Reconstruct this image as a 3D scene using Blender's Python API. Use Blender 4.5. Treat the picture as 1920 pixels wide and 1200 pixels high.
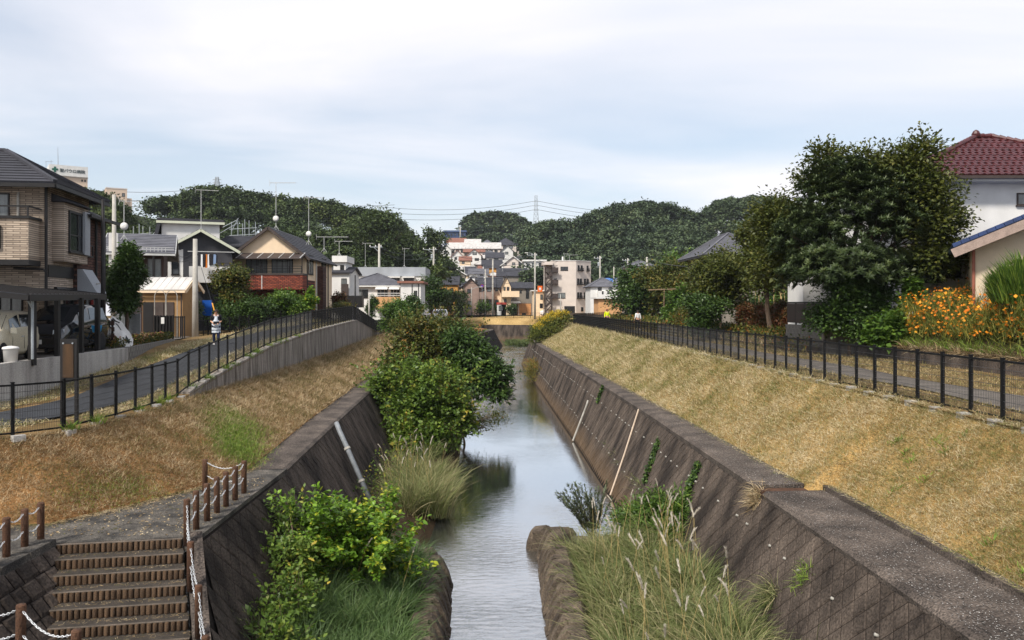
import bpy, math, random
import numpy as np
from mathutils import Vector, Matrix, noise as mnoise

sc = bpy.context.scene
for o in list(bpy.data.objects):
    bpy.data.objects.remove(o)
R = math.radians
random.seed(7)
RNG = np.random.default_rng(11)

# ------------------------------------------------------------------ camera
# metric frame: x right, y up the river, z up; water surface z = 0, lens on the footbridge 7.4 m above it
F, CX, CY, H = 1500.0, 920.0, 573.0, 7.4
cd = bpy.data.cameras.new('camera')
cam = bpy.data.objects.new('camera', cd)
sc.collection.objects.link(cam)
cam.location = (0, 0, H)
cam.rotation_euler = (R(90), 0, 0)
cd.sensor_width = 36
cd.lens = F / 1920 * 36
cd.shift_x = (960 - CX) / 1920
cd.shift_y = -(600 - CY) / 1920
cd.clip_start = 0.2
cd.clip_end = 6000
sc.camera = cam

# ------------------------------------------------------------------ sky and sun
SUN_EL, SUN_AZ = 47, 215       # sun behind the camera, to its left (azimuth clockwise from +y)
w = bpy.data.worlds.new('World')
sc.world = w
w.use_nodes = True
nt = w.node_tree
nt.nodes.clear()
N = nt.nodes.new
L_ = nt.links.new
out = N('ShaderNodeOutputWorld')
bg = N('ShaderNodeBackground')
bg.inputs['Strength'].default_value = 0.1
sky = N('ShaderNodeTexSky')
sky.sky_type = 'NISHITA'
sky.sun_disc = False
sky.sun_elevation = R(SUN_EL)
sky.sun_rotation = R(SUN_AZ)
sky.air_density = 1.0
sky.dust_density = 2.0
sky.ozone_density = 1.5
tc = N('ShaderNodeTexCoord')
sep = N('ShaderNodeSeparateXYZ')
L_(tc.outputs['Generated'], sep.inputs[0])
zc = N('ShaderNodeMath'); zc.operation = 'MAXIMUM'; zc.inputs[1].default_value = 0.0
L_(sep.outputs[2], zc.inputs[0])
za = N('ShaderNodeMath'); za.operation = 'ADD'; za.inputs[1].default_value = 0.10
L_(zc.outputs[0], za.inputs[0])
dx = N('ShaderNodeMath'); dx.operation = 'DIVIDE'; L_(sep.outputs[0], dx.inputs[0]); L_(za.outputs[0], dx.inputs[1])
dy = N('ShaderNodeMath'); dy.operation = 'DIVIDE'; L_(sep.outputs[1], dy.inputs[0]); L_(za.outputs[0], dy.inputs[1])
cmb = N('ShaderNodeCombineXYZ'); L_(dx.outputs[0], cmb.inputs[0]); L_(dy.outputs[0], cmb.inputs[1])
mp = N('ShaderNodeMapping')
mp.inputs['Scale'].default_value = (0.36, 0.62, 1)
mp.inputs['Rotation'].default_value = (0, 0, R(-14))
mp.inputs['Location'].default_value = (3.1, 1.7, 0)
L_(cmb.outputs[0], mp.inputs[0])
n1 = N('ShaderNodeTexNoise'); n1.inputs['Scale'].default_value = 0.85; n1.inputs['Detail'].default_value = 7; n1.inputs['Roughness'].default_value = 0.52
n1.inputs['Distortion'].default_value = 0.6
L_(mp.outputs[0], n1.inputs['Vector'])
r1 = N('ShaderNodeValToRGB')
r1.color_ramp.elements[0].position = 0.36; r1.color_ramp.elements[0].color = (0.44, 0.44, 0.44, 1)
r1.color_ramp.elements[1].position = 0.60; r1.color_ramp.elements[1].color = (0.96, 0.96, 0.96, 1)
L_(n1.outputs[0], r1.inputs[0])
# cloud body: lavender grey with warmer, brighter thin parts
n2 = N('ShaderNodeTexNoise'); n2.inputs['Scale'].default_value = 1.7; n2.inputs['Detail'].default_value = 5; n2.inputs['Distortion'].default_value = 0.4
L_(mp.outputs[0], n2.inputs['Vector'])
r2 = N('ShaderNodeValToRGB')
r2.color_ramp.elements[0].position = 0.32; r2.color_ramp.elements[0].color = (6.3, 6.5, 7.1, 1)
r2.color_ramp.elements[1].position = 0.68; r2.color_ramp.elements[1].color = (7.5, 7.3, 7.55, 1)
L_(n2.outputs[0], r2.inputs[0])
skm = N('ShaderNodeMix'); skm.data_type = 'RGBA'; skm.blend_type = 'MULTIPLY'; skm.inputs[0].default_value = 1
L_(sky.outputs[0], skm.inputs[6]); skm.inputs[7].default_value = (.98, 1.1, 1.1, 1)
mx = N('ShaderNodeMix'); mx.data_type = 'RGBA'
L_(r1.outputs[0], mx.inputs[0]); L_(skm.outputs[2], mx.inputs[6]); L_(r2.outputs[0], mx.inputs[7])
L_(mx.outputs[2], bg.inputs[0]); L_(bg.outputs[0], out.inputs[0])

sd = bpy.data.lights.new('sun', 'SUN')
sd.energy = 3.3
sd.angle = R(8)
sd.color = (1, 0.94, 0.85)
sun = bpy.data.objects.new('sun', sd)
sc.collection.objects.link(sun)
dv = Vector((math.sin(R(SUN_AZ)) * math.cos(R(SUN_EL)), math.cos(R(SUN_AZ)) * math.cos(R(SUN_EL)), math.sin(R(SUN_EL))))
sun.rotation_euler = dv.to_track_quat('Z', 'Y').to_euler()
sun.location = (-40, -40, 60)
sc.view_settings.view_transform = 'Standard'
sc.view_settings.look = 'None'
sc.view_settings.gamma = 1
sc.view_settings.exposure = 0.55
sc.view_settings.use_curve_mapping = False
sc.cycles.max_bounces = 5
sc.cycles.diffuse_bounces = 3
sc.cycles.glossy_bounces = 2
sc.cycles.transmission_bounces = 2
sc.cycles.transparent_max_bounces = 4
sc.cycles.caustics_reflective = False
sc.cycles.caustics_refractive = False

# ------------------------------------------------------------------ helpers
def at(px, py, Y):                       # a point of the photograph at a known distance
    return Vector(((px - CX) / F * Y, Y, H - (py - CY) / F * Y))
def X_(px, Y): return (px - CX) / F * Y
def Z_(py, Y): return H - (py - CY) / F * Y

def lin(r, g, b, k=1.0):
    f = lambda v: ((v / 255 + 0.055) / 1.055) ** 2.4 if v > 10 else v / 255 / 12.92
    return (f(r) * k, f(g) * k, f(b) * k)

MATS = {}
def mat(name, col, rough=0.85, var=0.22, scale=2.0, bump=0.0, bscale=40, spec=0.3, metal=0, streak=0, col2=None, lo=0.35, hi=0.68, fine=0.12):
    if name in MATS: return MATS[name]
    m = bpy.data.materials.new(name); MATS[name] = m
    m.use_nodes = True
    t = m.node_tree; n = t.nodes; l = t.links
    b = n['Principled BSDF']
    b.inputs['Roughness'].default_value = rough
    b.inputs['Specular IOR Level'].default_value = spec
    b.inputs['Metallic'].default_value = metal
    tcx = n.new('ShaderNodeTexCoord')
    v = tcx.outputs['Object']
    if streak:
        mp_ = n.new('ShaderNodeMapping'); mp_.inputs['Scale'].default_value = (1, 1, 1 / streak); l.new(v, mp_.inputs[0]); vs = mp_.outputs[0]
    else: vs = v
    a = n.new('ShaderNodeTexNoise'); a.inputs['Scale'].default_value = scale; a.inputs['Detail'].default_value = 5; l.new(vs, a.inputs['Vector'])
    r = n.new('ShaderNodeValToRGB')
    c2 = col2 or tuple(min(1, x * (1 + var)) for x in col)
    c1 = tuple(x * (1 - var) for x in col) if col2 is None else col
    r.color_ramp.elements[0].position = lo; r.color_ramp.elements[0].color = (*c1, 1)
    r.color_ramp.elements[1].position = hi; r.color_ramp.elements[1].color = (*c2, 1)
    l.new(a.outputs[0], r.inputs[0])
    f = n.new('ShaderNodeTexNoise'); f.inputs['Scale'].default_value = bscale; f.inputs['Detail'].default_value = 3; l.new(v, f.inputs['Vector'])
    mr = n.new('ShaderNodeMapRange'); mr.inputs[1].default_value = 0.25; mr.inputs[2].default_value = 0.75
    mr.inputs[3].default_value = 1 - fine * 2; mr.inputs[4].default_value = 1 + fine * 2
    l.new(f.outputs[0], mr.inputs[0])
    mm = n.new('ShaderNodeMix'); mm.data_type = 'RGBA'; mm.blend_type = 'MULTIPLY'; mm.inputs[0].default_value = 1
    l.new(r.outputs[0], mm.inputs[6]); l.new(mr.outputs[0], mm.inputs[7])
    l.new(mm.outputs[2], b.inputs['Base Color'])
    if bump:
        bp = n.new('ShaderNodeBump'); bp.inputs['Strength'].default_value = bump; bp.inputs['Distance'].default_value = 0.03
        l.new(f.outputs[0], bp.inputs['Height']); l.new(bp.outputs[0], b.inputs['Normal'])
    return m

def brickmat(name, c1, c2, mortar, bw, bh, ms=0.012, axis='x', rough=0.85, bump=0.6, offset=0.5):
    # small facing bricks on a wall; axis picks the wall's horizontal direction
    if name in MATS: return MATS[name]
    m = bpy.data.materials.new(name); MATS[name] = m
    m.use_nodes = True
    t = m.node_tree; n = t.nodes; l = t.links
    b = n['Principled BSDF']; b.inputs['Roughness'].default_value = rough; b.inputs['Specular IOR Level'].default_value = 0.25
    tcx = n.new('ShaderNodeTexCoord'); sp = n.new('ShaderNodeSeparateXYZ'); cb = n.new('ShaderNodeCombineXYZ')
    l.new(tcx.outputs['Object'], sp.inputs[0])
    if axis == 'xy':
        ad = n.new('ShaderNodeMath'); ad.operation = 'ADD'; l.new(sp.outputs[0], ad.inputs[0]); l.new(sp.outputs[1], ad.inputs[1]); l.new(ad.outputs[0], cb.inputs[0])
    else:
        l.new(sp.outputs['XYZ'.index(axis.upper())], cb.inputs[0])
    l.new(sp.outputs[2], cb.inputs[1])
    k = n.new('ShaderNodeTexBrick'); l.new(cb.outputs[0], k.inputs['Vector'])
    k.inputs['Scale'].default_value = 1; k.inputs['Brick Width'].default_value = bw; k.inputs['Row Height'].default_value = bh
    k.inputs['Mortar Size'].default_value = ms; k.inputs['Mortar Smooth'].default_value = 0.2; k.inputs['Bias'].default_value = 0.1
    k.inputs['Color1'].default_value = (*c1, 1); k.inputs['Color2'].default_value = (*c2, 1); k.inputs['Mortar'].default_value = (*mortar, 1)
    k.offset = offset
    nz = n.new('ShaderNodeTexNoise'); nz.inputs['Scale'].default_value = 1.2; nz.inputs['Detail'].default_value = 6; l.new(tcx.outputs['Object'], nz.inputs['Vector'])
    mr = n.new('ShaderNodeMapRange'); mr.inputs[1].default_value = 0.3; mr.inputs[2].default_value = 0.7; mr.inputs[3].default_value = 0.8; mr.inputs[4].default_value = 1.15; l.new(nz.outputs[0], mr.inputs[0])
    mm = n.new('ShaderNodeMix'); mm.data_type = 'RGBA'; mm.blend_type = 'MULTIPLY'; mm.inputs[0].default_value = 1
    l.new(k.outputs[0], mm.inputs[6]); l.new(mr.outputs[0], mm.inputs[7]); l.new(mm.outputs[2], b.inputs['Base Color'])
    bp = n.new('ShaderNodeBump'); bp.inputs['Strength'].default_value = bump; bp.inputs['Distance'].default_value = 0.02; bp.invert = True
    l.new(k.outputs[1], bp.inputs['Height']); l.new(bp.outputs[0], b.inputs['Normal'])
    return m

def leafmat(name, cols, rough=0.5, trans=0.25, patch=None, spec=0.3):
    # cols: list of (pos, rgb) picked by the per-leaf 'tint' attribute
    if name in MATS: return MATS[name]
    m = bpy.data.materials.new(name); MATS[name] = m
    m.use_nodes = True
    t = m.node_tree; n = t.nodes; l = t.links
    b = n['Principled BSDF']; b.inputs['Roughness'].default_value = rough; b.inputs['Specular IOR Level'].default_value = spec
    a = n.new('ShaderNodeAttribute'); a.attribute_name = 'tint'
    r = n.new('ShaderNodeValToRGB')
    e = r.color_ramp.elements
    e[0].position, e[0].color = cols[0][0], (*cols[0][1], 1)
    e[1].position, e[1].color = cols[-1][0], (*cols[-1][1], 1)
    for p_, c_ in cols[1:-1]:
        q = e.new(p_); q.color = (*c_, 1)
    fac = a.outputs['Fac']
    if patch:
        tcx = n.new('ShaderNodeTexCoord'); nz = n.new('ShaderNodeTexNoise'); nz.inputs['Scale'].default_value = patch[0]; nz.inputs['Detail'].default_value = 7; nz.inputs['Roughness'].default_value = .62
        l.new(tcx.outputs['Object'], nz.inputs['Vector'])
        mr = n.new('ShaderNodeMapRange'); mr.inputs[1].default_value = 0.3; mr.inputs[2].default_value = 0.7; mr.inputs[3].default_value = -patch[1]; mr.inputs[4].default_value = patch[1]
        l.new(nz.outputs[0], mr.inputs[0])
        ad = n.new('ShaderNodeMath'); ad.operation = 'ADD'; ad.use_clamp = True; l.new(fac, ad.inputs[0]); l.new(mr.outputs[0], ad.inputs[1]); fac = ad.outputs[0]
    l.new(fac, r.inputs[0])
    l.new(r.outputs[0], b.inputs['Base Color'])
    if trans:
        tr = n.new('ShaderNodeBsdfTranslucent'); l.new(r.outputs[0], tr.inputs[0])
        mxs = n.new('ShaderNodeMixShader'); mxs.inputs[0].default_value = trans
        l.new(b.outputs[0], mxs.inputs[1]); l.new(tr.outputs[0], mxs.inputs[2]); l.new(mxs.outputs[0], n['Material Output'].inputs[0])
    return m

class MB:
    def __init__(s): s.v = []; s.f = []
    def quad(s, a, b, c, d):
        i = len(s.v); s.v += [tuple(a), tuple(b), tuple(c), tuple(d)]; s.f.append((i, i + 1, i + 2, i + 3)); return s
    def poly(s, pts):
        i = len(s.v); s.v += [tuple(p) for p in pts]; s.f.append(tuple(range(i, i + len(pts)))); return s
    def hexa(s, p):                       # 8 points: bottom ring 0-3, top ring 4-7
        i = len(s.v); s.v += [tuple(q) for q in p]
        s.f += [tuple(i + k for k in q) for q in ((3, 2, 1, 0), (4, 5, 6, 7), (0, 1, 5, 4), (1, 2, 6, 5), (2, 3, 7, 6), (3, 0, 4, 7))]; return s
    def box(s, x0, x1, y0, y1, z0, z1):
        return s.hexa([(x0, y0, z0), (x1, y0, z0), (x1, y1, z0), (x0, y1, z0), (x0, y0, z1), (x1, y0, z1), (x1, y1, z1), (x0, y1, z1)])
    def prism(s, pts, z0, z1):            # pts ccw plan polygon
        n = len(pts); i = len(s.v)
        s.v += [(p[0], p[1], z0) for p in pts] + [(p[0], p[1], z1) for p in pts]
        s.f.append(tuple(i + k for k in reversed(range(n)))); s.f.append(tuple(i + n + k for k in range(n)))
        for k in range(n):
            q = (k + 1) % n; s.f.append((i + k, i + q, i + n + q, i + n + k))
        return s
    def extr(s, pts, d):                  # any planar polygon pushed along d
        n = len(pts); i = len(s.v); d = Vector(d)
        s.v += [tuple(p) for p in pts] + [tuple(Vector(p) + d) for p in pts]
        s.f.append(tuple(i + k for k in reversed(range(n)))); s.f.append(tuple(i + n + k for k in range(n)))
        for k in range(n):
            q = (k + 1) % n; s.f.append((i + k, i + q, i + n + q, i + n + k))
        return s
    def bar(s, p, q, w_, h_=None, up=(0, 0, 1)):
        p = Vector(p); q = Vector(q); d = (q - p).normalized(); h_ = h_ or w_
        u = Vector(up)
        if abs(d.dot(u)) > 0.98: u = Vector((0, 1, 0))
        a = d.cross(u).normalized() * w_ / 2; b = a.cross(d).normalized() * h_ / 2
        return s.hexa([p - a - b, p + a - b, p + a + b, p - a + b, q - a - b, q + a - b, q + a + b, q - a + b])
    def tube(s, pts, rad, n=8, cap=True):
        pts = [Vector(p) for p in pts]
        if not hasattr(rad, '__len__'): rad = [rad] * len(pts)
        i0 = len(s.v); ref = None
        for k, p in enumerate(pts):
            d = (pts[min(k + 1, len(pts) - 1)] - pts[max(k - 1, 0)]).normalized()
            u = ref if ref is not None and abs(d.dot(ref)) < 0.95 else (Vector((0, 0, 1)) if abs(d.z) < 0.9 else Vector((1, 0, 0)))
            a = d.cross(u).normalized(); b = a.cross(d).normalized(); ref = b
            for j in range(n):
                t = 2 * math.pi * j / n
                s.v.append(tuple(p + (a * math.cos(t) + b * math.sin(t)) * rad[k]))
        for k in range(len(pts) - 1):
            for j in range(n):
                q = (j + 1) % n
                s.f.append((i0 + k * n + j, i0 + k * n + q, i0 + (k + 1) * n + q, i0 + (k + 1) * n + j))
        if cap:
            s.f.append(tuple(i0 + j for j in reversed(range(n)))); s.f.append(tuple(i0 + (len(pts) - 1) * n + j for j in range(n)))
        return s
    def lathe(s, prof, c, n=16, axis='z'):
        i0 = len(s.v)
        for r_, h_ in prof:
            for j in range(n):
                t = 2 * math.pi * j / n
                a, b = r_ * math.cos(t), r_ * math.sin(t)
                s.v.append({'z': (c[0] + a, c[1] + b, c[2] + h_), 'x': (c[0] + h_, c[1] + a, c[2] + b), 'y': (c[0] + b, c[1] + h_, c[2] + a)}[axis])
        for k in range(len(prof) - 1):
            for j in range(n):
                q = (j + 1) % n
                s.f.append((i0 + k * n + j, i0 + k * n + q, i0 + (k + 1) * n + q, i0 + (k + 1) * n + j))
        s.f.append(tuple(i0 + j for j in reversed(range(n)))); s.f.append(tuple(i0 + (len(prof) - 1) * n + j for j in range(n)))
        return s
    def grid(s, rows):                    # rows of equal length
        i = len(s.v); m_ = len(rows[0])
        for r_ in rows: s.v += [tuple(p) for p in r_]
        for a in range(len(rows) - 1):
            for b in range(m_ - 1):
                s.f.append((i + a * m_ + b, i + a * m_ + b + 1, i + (a + 1) * m_ + b + 1, i + (a + 1) * m_ + b))
        return s
    def xf(s, M):
        s.v = [tuple(M @ Vector(p)) for p in s.v]; return s
    def mesh(s, name, smooth=False):
        me = bpy.data.meshes.new(name); me.from_pydata(s.v, [], s.f)
        if smooth: me.polygons.foreach_set('use_smooth', [True] * len(me.polygons))
        me.update(); return me
    def build(s, name, m, parent=None, smooth=False):
        me = s.mesh(name, smooth); me.materials.append(m)
        return link(name, me, parent)

def pmat(p): return Matrix.LocRotScale(p.location, p.rotation_euler, p.scale)
def link(name, me, parent=None):
    o = bpy.data.objects.new(name, me); sc.collection.objects.link(o)
    if parent is not None: setp(o, parent)
    return o
def setp(o, parent):
    o.parent = parent
    M = pmat(parent)
    if parent.parent is not None: M = pmat(parent.parent) @ parent.matrix_parent_inverse @ M
    o.matrix_parent_inverse = M.inverted()
    return o
def tag(o, label, cat, group=None, kind=None):
    if label: o['label'] = label
    if cat: o['category'] = cat
    if group: o['group'] = group
    if kind: o['kind'] = kind
    return o
def thing(name, label, cat, loc=(0, 0, 0), rz=0, group=None):
    o = bpy.data.objects.new(name, None); sc.collection.objects.link(o)
    o.location = loc; o.rotation_euler = (0, 0, rz); o.empty_display_size = 0.3
    return tag(o, label, cat, group)
def structure(o): o['kind'] = 'structure'; return o
def stuff(o, label=None, cat=None): o['kind'] = 'stuff'; return tag(o, label, cat)
def dup(root, loc, rz=0, label=None):
    r = root.copy(); sc.collection.objects.link(r); r.location = loc; r.rotation_euler = (0, 0, rz)
    if label: r['label'] = label
    for ch in [c for c in sc.objects if c.parent == root]:
        c = ch.copy(); sc.collection.objects.link(c); c.parent = r
        for g in [x for x in sc.objects if x.parent == ch]:
            d = g.copy(); sc.collection.objects.link(d); d.parent = c
    return r
def place(o, M, parent=None):             # an instance of a shared mesh at matrix M
    o.matrix_basis = M
    if parent is not None: setp(o, parent)
    return o

# ---- numpy meshes
def npmesh(name, V, Fq, tint, m, parent=None, smooth=False):
    me = bpy.data.meshes.new(name)
    nf, k = Fq.shape
    me.vertices.add(len(V)); me.vertices.foreach_set('co', np.ascontiguousarray(V, dtype=np.float32).ravel())
    me.loops.add(nf * k); me.loops.foreach_set('vertex_index', np.ascontiguousarray(Fq, dtype=np.int32).ravel())
    me.polygons.add(nf); me.polygons.foreach_set('loop_start', np.arange(0, nf * k, k, dtype=np.int32))
    try: me.polygons.foreach_set('loop_total', np.full(nf, k, dtype=np.int32))
    except Exception: pass
    if smooth: me.polygons.foreach_set('use_smooth', np.ones(nf, dtype=bool))
    a = me.attributes.new('tint', 'FLOAT', 'POINT'); a.data.foreach_set('value', np.ascontiguousarray(tint, dtype=np.float32))
    me.materials.append(m); me.update(calc_edges=True)
    return link(name, me, parent)

def unit(a): return a / np.maximum(np.linalg.norm(a, axis=-1, keepdims=True), 1e-6)
def leaf_arrays(C, D, Nn, Ln, Wd, curl=0.15, fold=0.12):
    n = len(C); D = unit(D); S = unit(np.cross(D, Nn)); U = np.cross(S, D)
    Ln = np.broadcast_to(np.asarray(Ln, float), (n,))[:, None]; Wd = np.broadcast_to(np.asarray(Wd, float), (n,))[:, None]
    mid = C + D * Ln * 0.45
    V = np.stack([C, mid + S * Wd / 2 + U * Wd * fold, C + D * Ln - U * Ln * curl, mid - S * Wd / 2 + U * Wd * fold], 1).reshape(-1, 3)
    return V, np.arange(n * 4).reshape(-1, 4)
def blade_arrays(C, D, Ln, Wd, bend=0.6, seg=3):
    # arching grass blades: start along D, bend towards horizontal/downwards
    n = len(C); D = unit(D)
    Ln = np.broadcast_to(np.asarray(Ln, float), (n,)); Wd = np.broadcast_to(np.asarray(Wd, float), (n,)); bend = np.broadcast_to(np.asarray(bend, float), (n,))
    hz = D.copy(); hz[:, 2] = 0; hz = unit(hz + RNG.normal(size=(n, 3)) * 0.05 * [1, 1, 0])
    S = unit(np.cross(D, np.array([0, 0, 1.0])) + RNG.normal(size=(n, 3)) * 0.3)
    P = C.copy(); Vs = []
    for k in range(seg + 1):
        t = k / seg
        wv = (Wd * (1 - t ** 1.6) * 0.5 + 0.0004)[:, None]
        Vs += [P - S * wv, P + S * wv]
        dk = unit(D + hz * (bend * t * 1.2)[:, None] - np.array([0, 0, 1.0]) * (bend * t * t * 1.3)[:, None])
        P = P + dk * (Ln / seg)[:, None]
    V = np.stack(Vs, 1).reshape(-1, 3); m_ = 2 * (seg + 1)
    b = np.arange(n)[:, None] * m_
    Fq = np.concatenate([np.concatenate([b + 2 * k, b + 2 * k + 1, b + 2 * k + 3, b + 2 * k + 2], 1) for k in range(seg)], 0)
    return V, Fq, m_
def blades(name, C, D, Ln, Wd, m, bend=0.6, seg=3, tint=None, parent=None):
    V, Fq, k = blade_arrays(C, D, Ln, Wd, bend, seg)
    t = RNG.random(len(C)) if tint is None else tint
    return npmesh(name, V, Fq, np.repeat(t, k), m, parent)

def crown_arrays(blobs, ncl, per, cr, Ln, Wd, up=0.35, shell=0.55, ragged=0.12, inner=0.25, droop=0.0, flat=1.0, low=-0.35, aim=0.7):
    B = np.array(blobs, float)
    wt = (B[:, 3] * B[:, 4] * B[:, 5]) ** (2 / 3); bi = RNG.choice(len(B), ncl, p=wt / wt.sum())
    d = unit(RNG.normal(size=(ncl, 3)))
    flip = (d[:, 2] < low); d[flip, 2] *= -1
    r = shell + (1 - shell) * RNG.random(ncl) ** 0.6
    isin = RNG.random(ncl) < inner; r[isin] = RNG.random(isin.sum()) ** 0.5 * shell
    r = np.minimum(r * (1 + ragged * RNG.normal(size=ncl)), 1.06)
    cc = B[bi, :3] + d * B[bi, 3:6] * r[:, None]
    off = RNG.normal(size=(ncl, per, 3)) * cr * np.array([1, 1, flat])
    C = (cc[:, None] + off).reshape(-1, 3)
    dd = np.repeat(d, per, 0)
    D = unit(unit(off.reshape(-1, 3)) * aim + dd * 0.45 + np.array([0, 0, up]) + RNG.normal(size=C.shape) * 0.35)
    if droop: D[:, 2] -= droop; D = unit(D)
    Nn = unit(dd * 0.5 + np.array([0, 0, 0.9]) + RNG.normal(size=C.shape) * 0.45)
    D = unit(D - Nn * ((D * Nn).sum(1, keepdims=True) * .75))
    n = len(C); sz = (0.7 + 0.6 * RNG.random(n)) * np.where(np.repeat(isin, per), 1.5, 1.0)
    tint = np.clip(np.repeat(RNG.random(ncl), per) * 0.55 + RNG.random(n) * 0.45, 0, 1)
    return C, D, Nn, Ln * sz, Wd * sz, tint, cc
def crown(name, m, parent, blobs, ncl, per, cr, Ln, Wd, sprigs=None, **k):
    C, D, Nn, l, w_, t, cc = crown_arrays(blobs, ncl, per, cr, Ln, Wd, **k)
    if sprigs:
        n, sl, pl = sprigs; B = np.array(blobs, float); bi = RNG.integers(0, len(B), n); d = unit(RNG.normal(size=(n, 3))); d[:, 2] = np.abs(d[:, 2]) * 1.0 - .15; d = unit(d)
        P0 = B[bi, :3] + d * B[bi, 3:6] * .8; sd_ = unit(d + [0, 0, .55] + RNG.normal(size=(n, 3)) * .35); sl_ = sl * (.5 + .8 * RNG.random(n))
        tv = np.linspace(.15, 1.0, pl); Cs = (P0[:, None] + sd_[:, None] * (sl_[:, None] * tv[None])[..., None] - np.array([0, 0, 1.0]) * ((sl_[:, None] * tv[None] ** 2) * .12)[..., None]).reshape(-1, 3)
        Ds = unit(np.repeat(sd_, pl, 0) * .7 + RNG.normal(size=Cs.shape) * .6); k_ = len(Cs)
        V2, F2, _ = blade_arrays(P0, sd_, sl_, .014 + Ln * .03, .15, 2); npmesh('twigs', V2, F2, np.zeros(len(V2)), MATS['bark'], parent)['kind'] = 'stuff'
        C = np.concatenate([C, Cs]); D = np.concatenate([D, Ds]); Nn = np.concatenate([Nn, unit(RNG.normal(size=Cs.shape) * .5 + [0, 0, 1])]); sz = .7 + .5 * RNG.random(k_)
        l = np.concatenate([l, Ln * sz]); w_ = np.concatenate([w_, Wd * sz]); t = np.concatenate([t, np.clip(np.repeat(RNG.random(n), pl) * .5 + .4 * RNG.random(k_) + .1, 0, 1)])
    V, Fq = leaf_arrays(C, D, Nn, l, w_)
    npmesh(name, V, Fq, np.repeat(t, 4), m, parent)
    return cc
def limbs(mb, base, top, blobs, r0, nb=6, rr=random):
    # trunk from base to top, limbs out to the blobs
    base = Vector(base); top = Vector(top)
    mid = base.lerp(top, 0.5) + Vector((rr.uniform(-.08, .08), rr.uniform(-.08, .08), 0)) * (top - base).length
    mb.tube([base - Vector((0, 0, 0.15)), base + Vector((0, 0, 0.12)), mid, top], [r0 * 1.35, r0 * 1.05, r0 * 0.85, r0 * 0.6], 8)
    for k in range(nb):
        b = blobs[k % len(blobs)]
        tgt = Vector(b[:3]) + Vector((rr.uniform(-.6, .6) * b[3], rr.uniform(-.6, .6) * b[4], rr.uniform(-.3, .7) * b[5]))
        s = mid.lerp(top, rr.uniform(0.2, 1))
        m2 = s.lerp(tgt, 0.5) + Vector((0, 0, 0.08 * (tgt - s).length))
        mb.tube([s, m2, tgt], [r0 * 0.45, r0 * 0.28, r0 * 0.1], 5, False)
        for j in range(2):
            t2 = tgt + Vector((rr.uniform(-.4, .4) * b[3], rr.uniform(-.4, .4) * b[4], rr.uniform(0, .5) * b[5]))
            mb.tube([m2, m2.lerp(t2, 0.55) + Vector((0, 0, 0.04)), t2], [r0 * 0.2, r0 * 0.13, r0 * 0.05], 4, False)
    return mb
def tree(name, label, cat, base, trunk_top, blobs, r0, fm, bark, ncl, per, cr, Ln, Wd, nb=6, group=None, **k):
    t = thing(name, label, cat, base, 0, group)
    rr = random.Random(hash(label) % 9999 if False else len(label) * 131 + ncl)
    limbs(MB(), base, trunk_top, blobs, r0, nb, rr).build('trunk', bark, t, True) if False else None
    mb = MB(); limbs(mb, base, trunk_top, blobs, r0, nb, rr); mb.build('trunk', bark, t, True)
    crown('crown', fm, t, blobs, ncl, per, cr, Ln, Wd, **k)
    return t
# ================================================================== large structure: river, banks, ground
m_mown = mat('mown_ground', lin(120, 88, 56), 0.95, scale=0.8, col2=lin(156, 118, 76), bump=0.9, bscale=26, fine=0.3, spec=0.1)
m_track = mat('gravel_track', lin(104, 98, 92), 0.95, 0.25, 1.5, 0.6, 60, fine=0.25, spec=0.1)
m_verge = mat('verge_ground', lin(96, 82, 52), 0.95, scale=0.9, col2=lin(134, 108, 74), bump=0.8, bscale=30, fine=0.25, spec=0.1)
m_asph = mat('asphalt', lin(52, 54, 58), 0.9, 0.15, 1.2, 0.35, 140, fine=0.18, spec=0.25)
m_soil = mat('soil', lin(62, 50, 36), 0.95, 0.3, 1.4, 0.8, 20, fine=0.25, spec=0.1)
m_cop = mat('coping_concrete', lin(62, 55, 50), 0.9, scale=1.3, col2=lin(98, 88, 80), bump=0.7, bscale=30, fine=0.5, spec=0.3)
m_wallb = mat('river_block', lin(44, 38, 34), 0.9, scale=1.3, col2=lin(96, 85, 76), bump=0.6, bscale=24, fine=0.3, spec=0.2, streak=5)
m_joint = mat('river_joint', lin(36, 31, 28), 0.95, 0.3, 2, 0.3, 30, spec=0.1)
m_conc = mat('concrete', lin(128, 124, 120), 0.9, scale=2.2, col2=lin(178, 174, 168), bump=0.25, bscale=30, fine=0.14, streak=9, lo=0.3, hi=0.62)
m_conc_d = mat('weathered_concrete', lin(84, 76, 66), 0.9, scale=6.5, col2=lin(158, 150, 142), bump=0.3, bscale=28, fine=0.2, streak=12, lo=0.34, hi=0.66)
m_blockw = mat('concrete_block', lin(116, 112, 106), 0.92, 0.25, 3, 0.4, 40, fine=0.18)
m_land = mat('landing_paving', lin(50, 48, 46), 0.9, scale=2.4, col2=lin(104, 98, 90), bump=0.9, bscale=46, fine=0.5, spec=0.3)
m_rust = mat('rust_silt', lin(82, 58, 44), 0.95, 0.3, 5, 0.4, 40, fine=0.2)
m_pvc = mat('white_pipe', lin(160, 156, 148), 0.7, 0.25, 3)
m_pipe = mat('grey_pipe', lin(128, 132, 136), 0.5, 0.15, 6)
m_far = mat('terrain_ground', lin(40, 46, 30), 0.95, 0.35, 0.05, 0, 2, spec=0.1)

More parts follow.
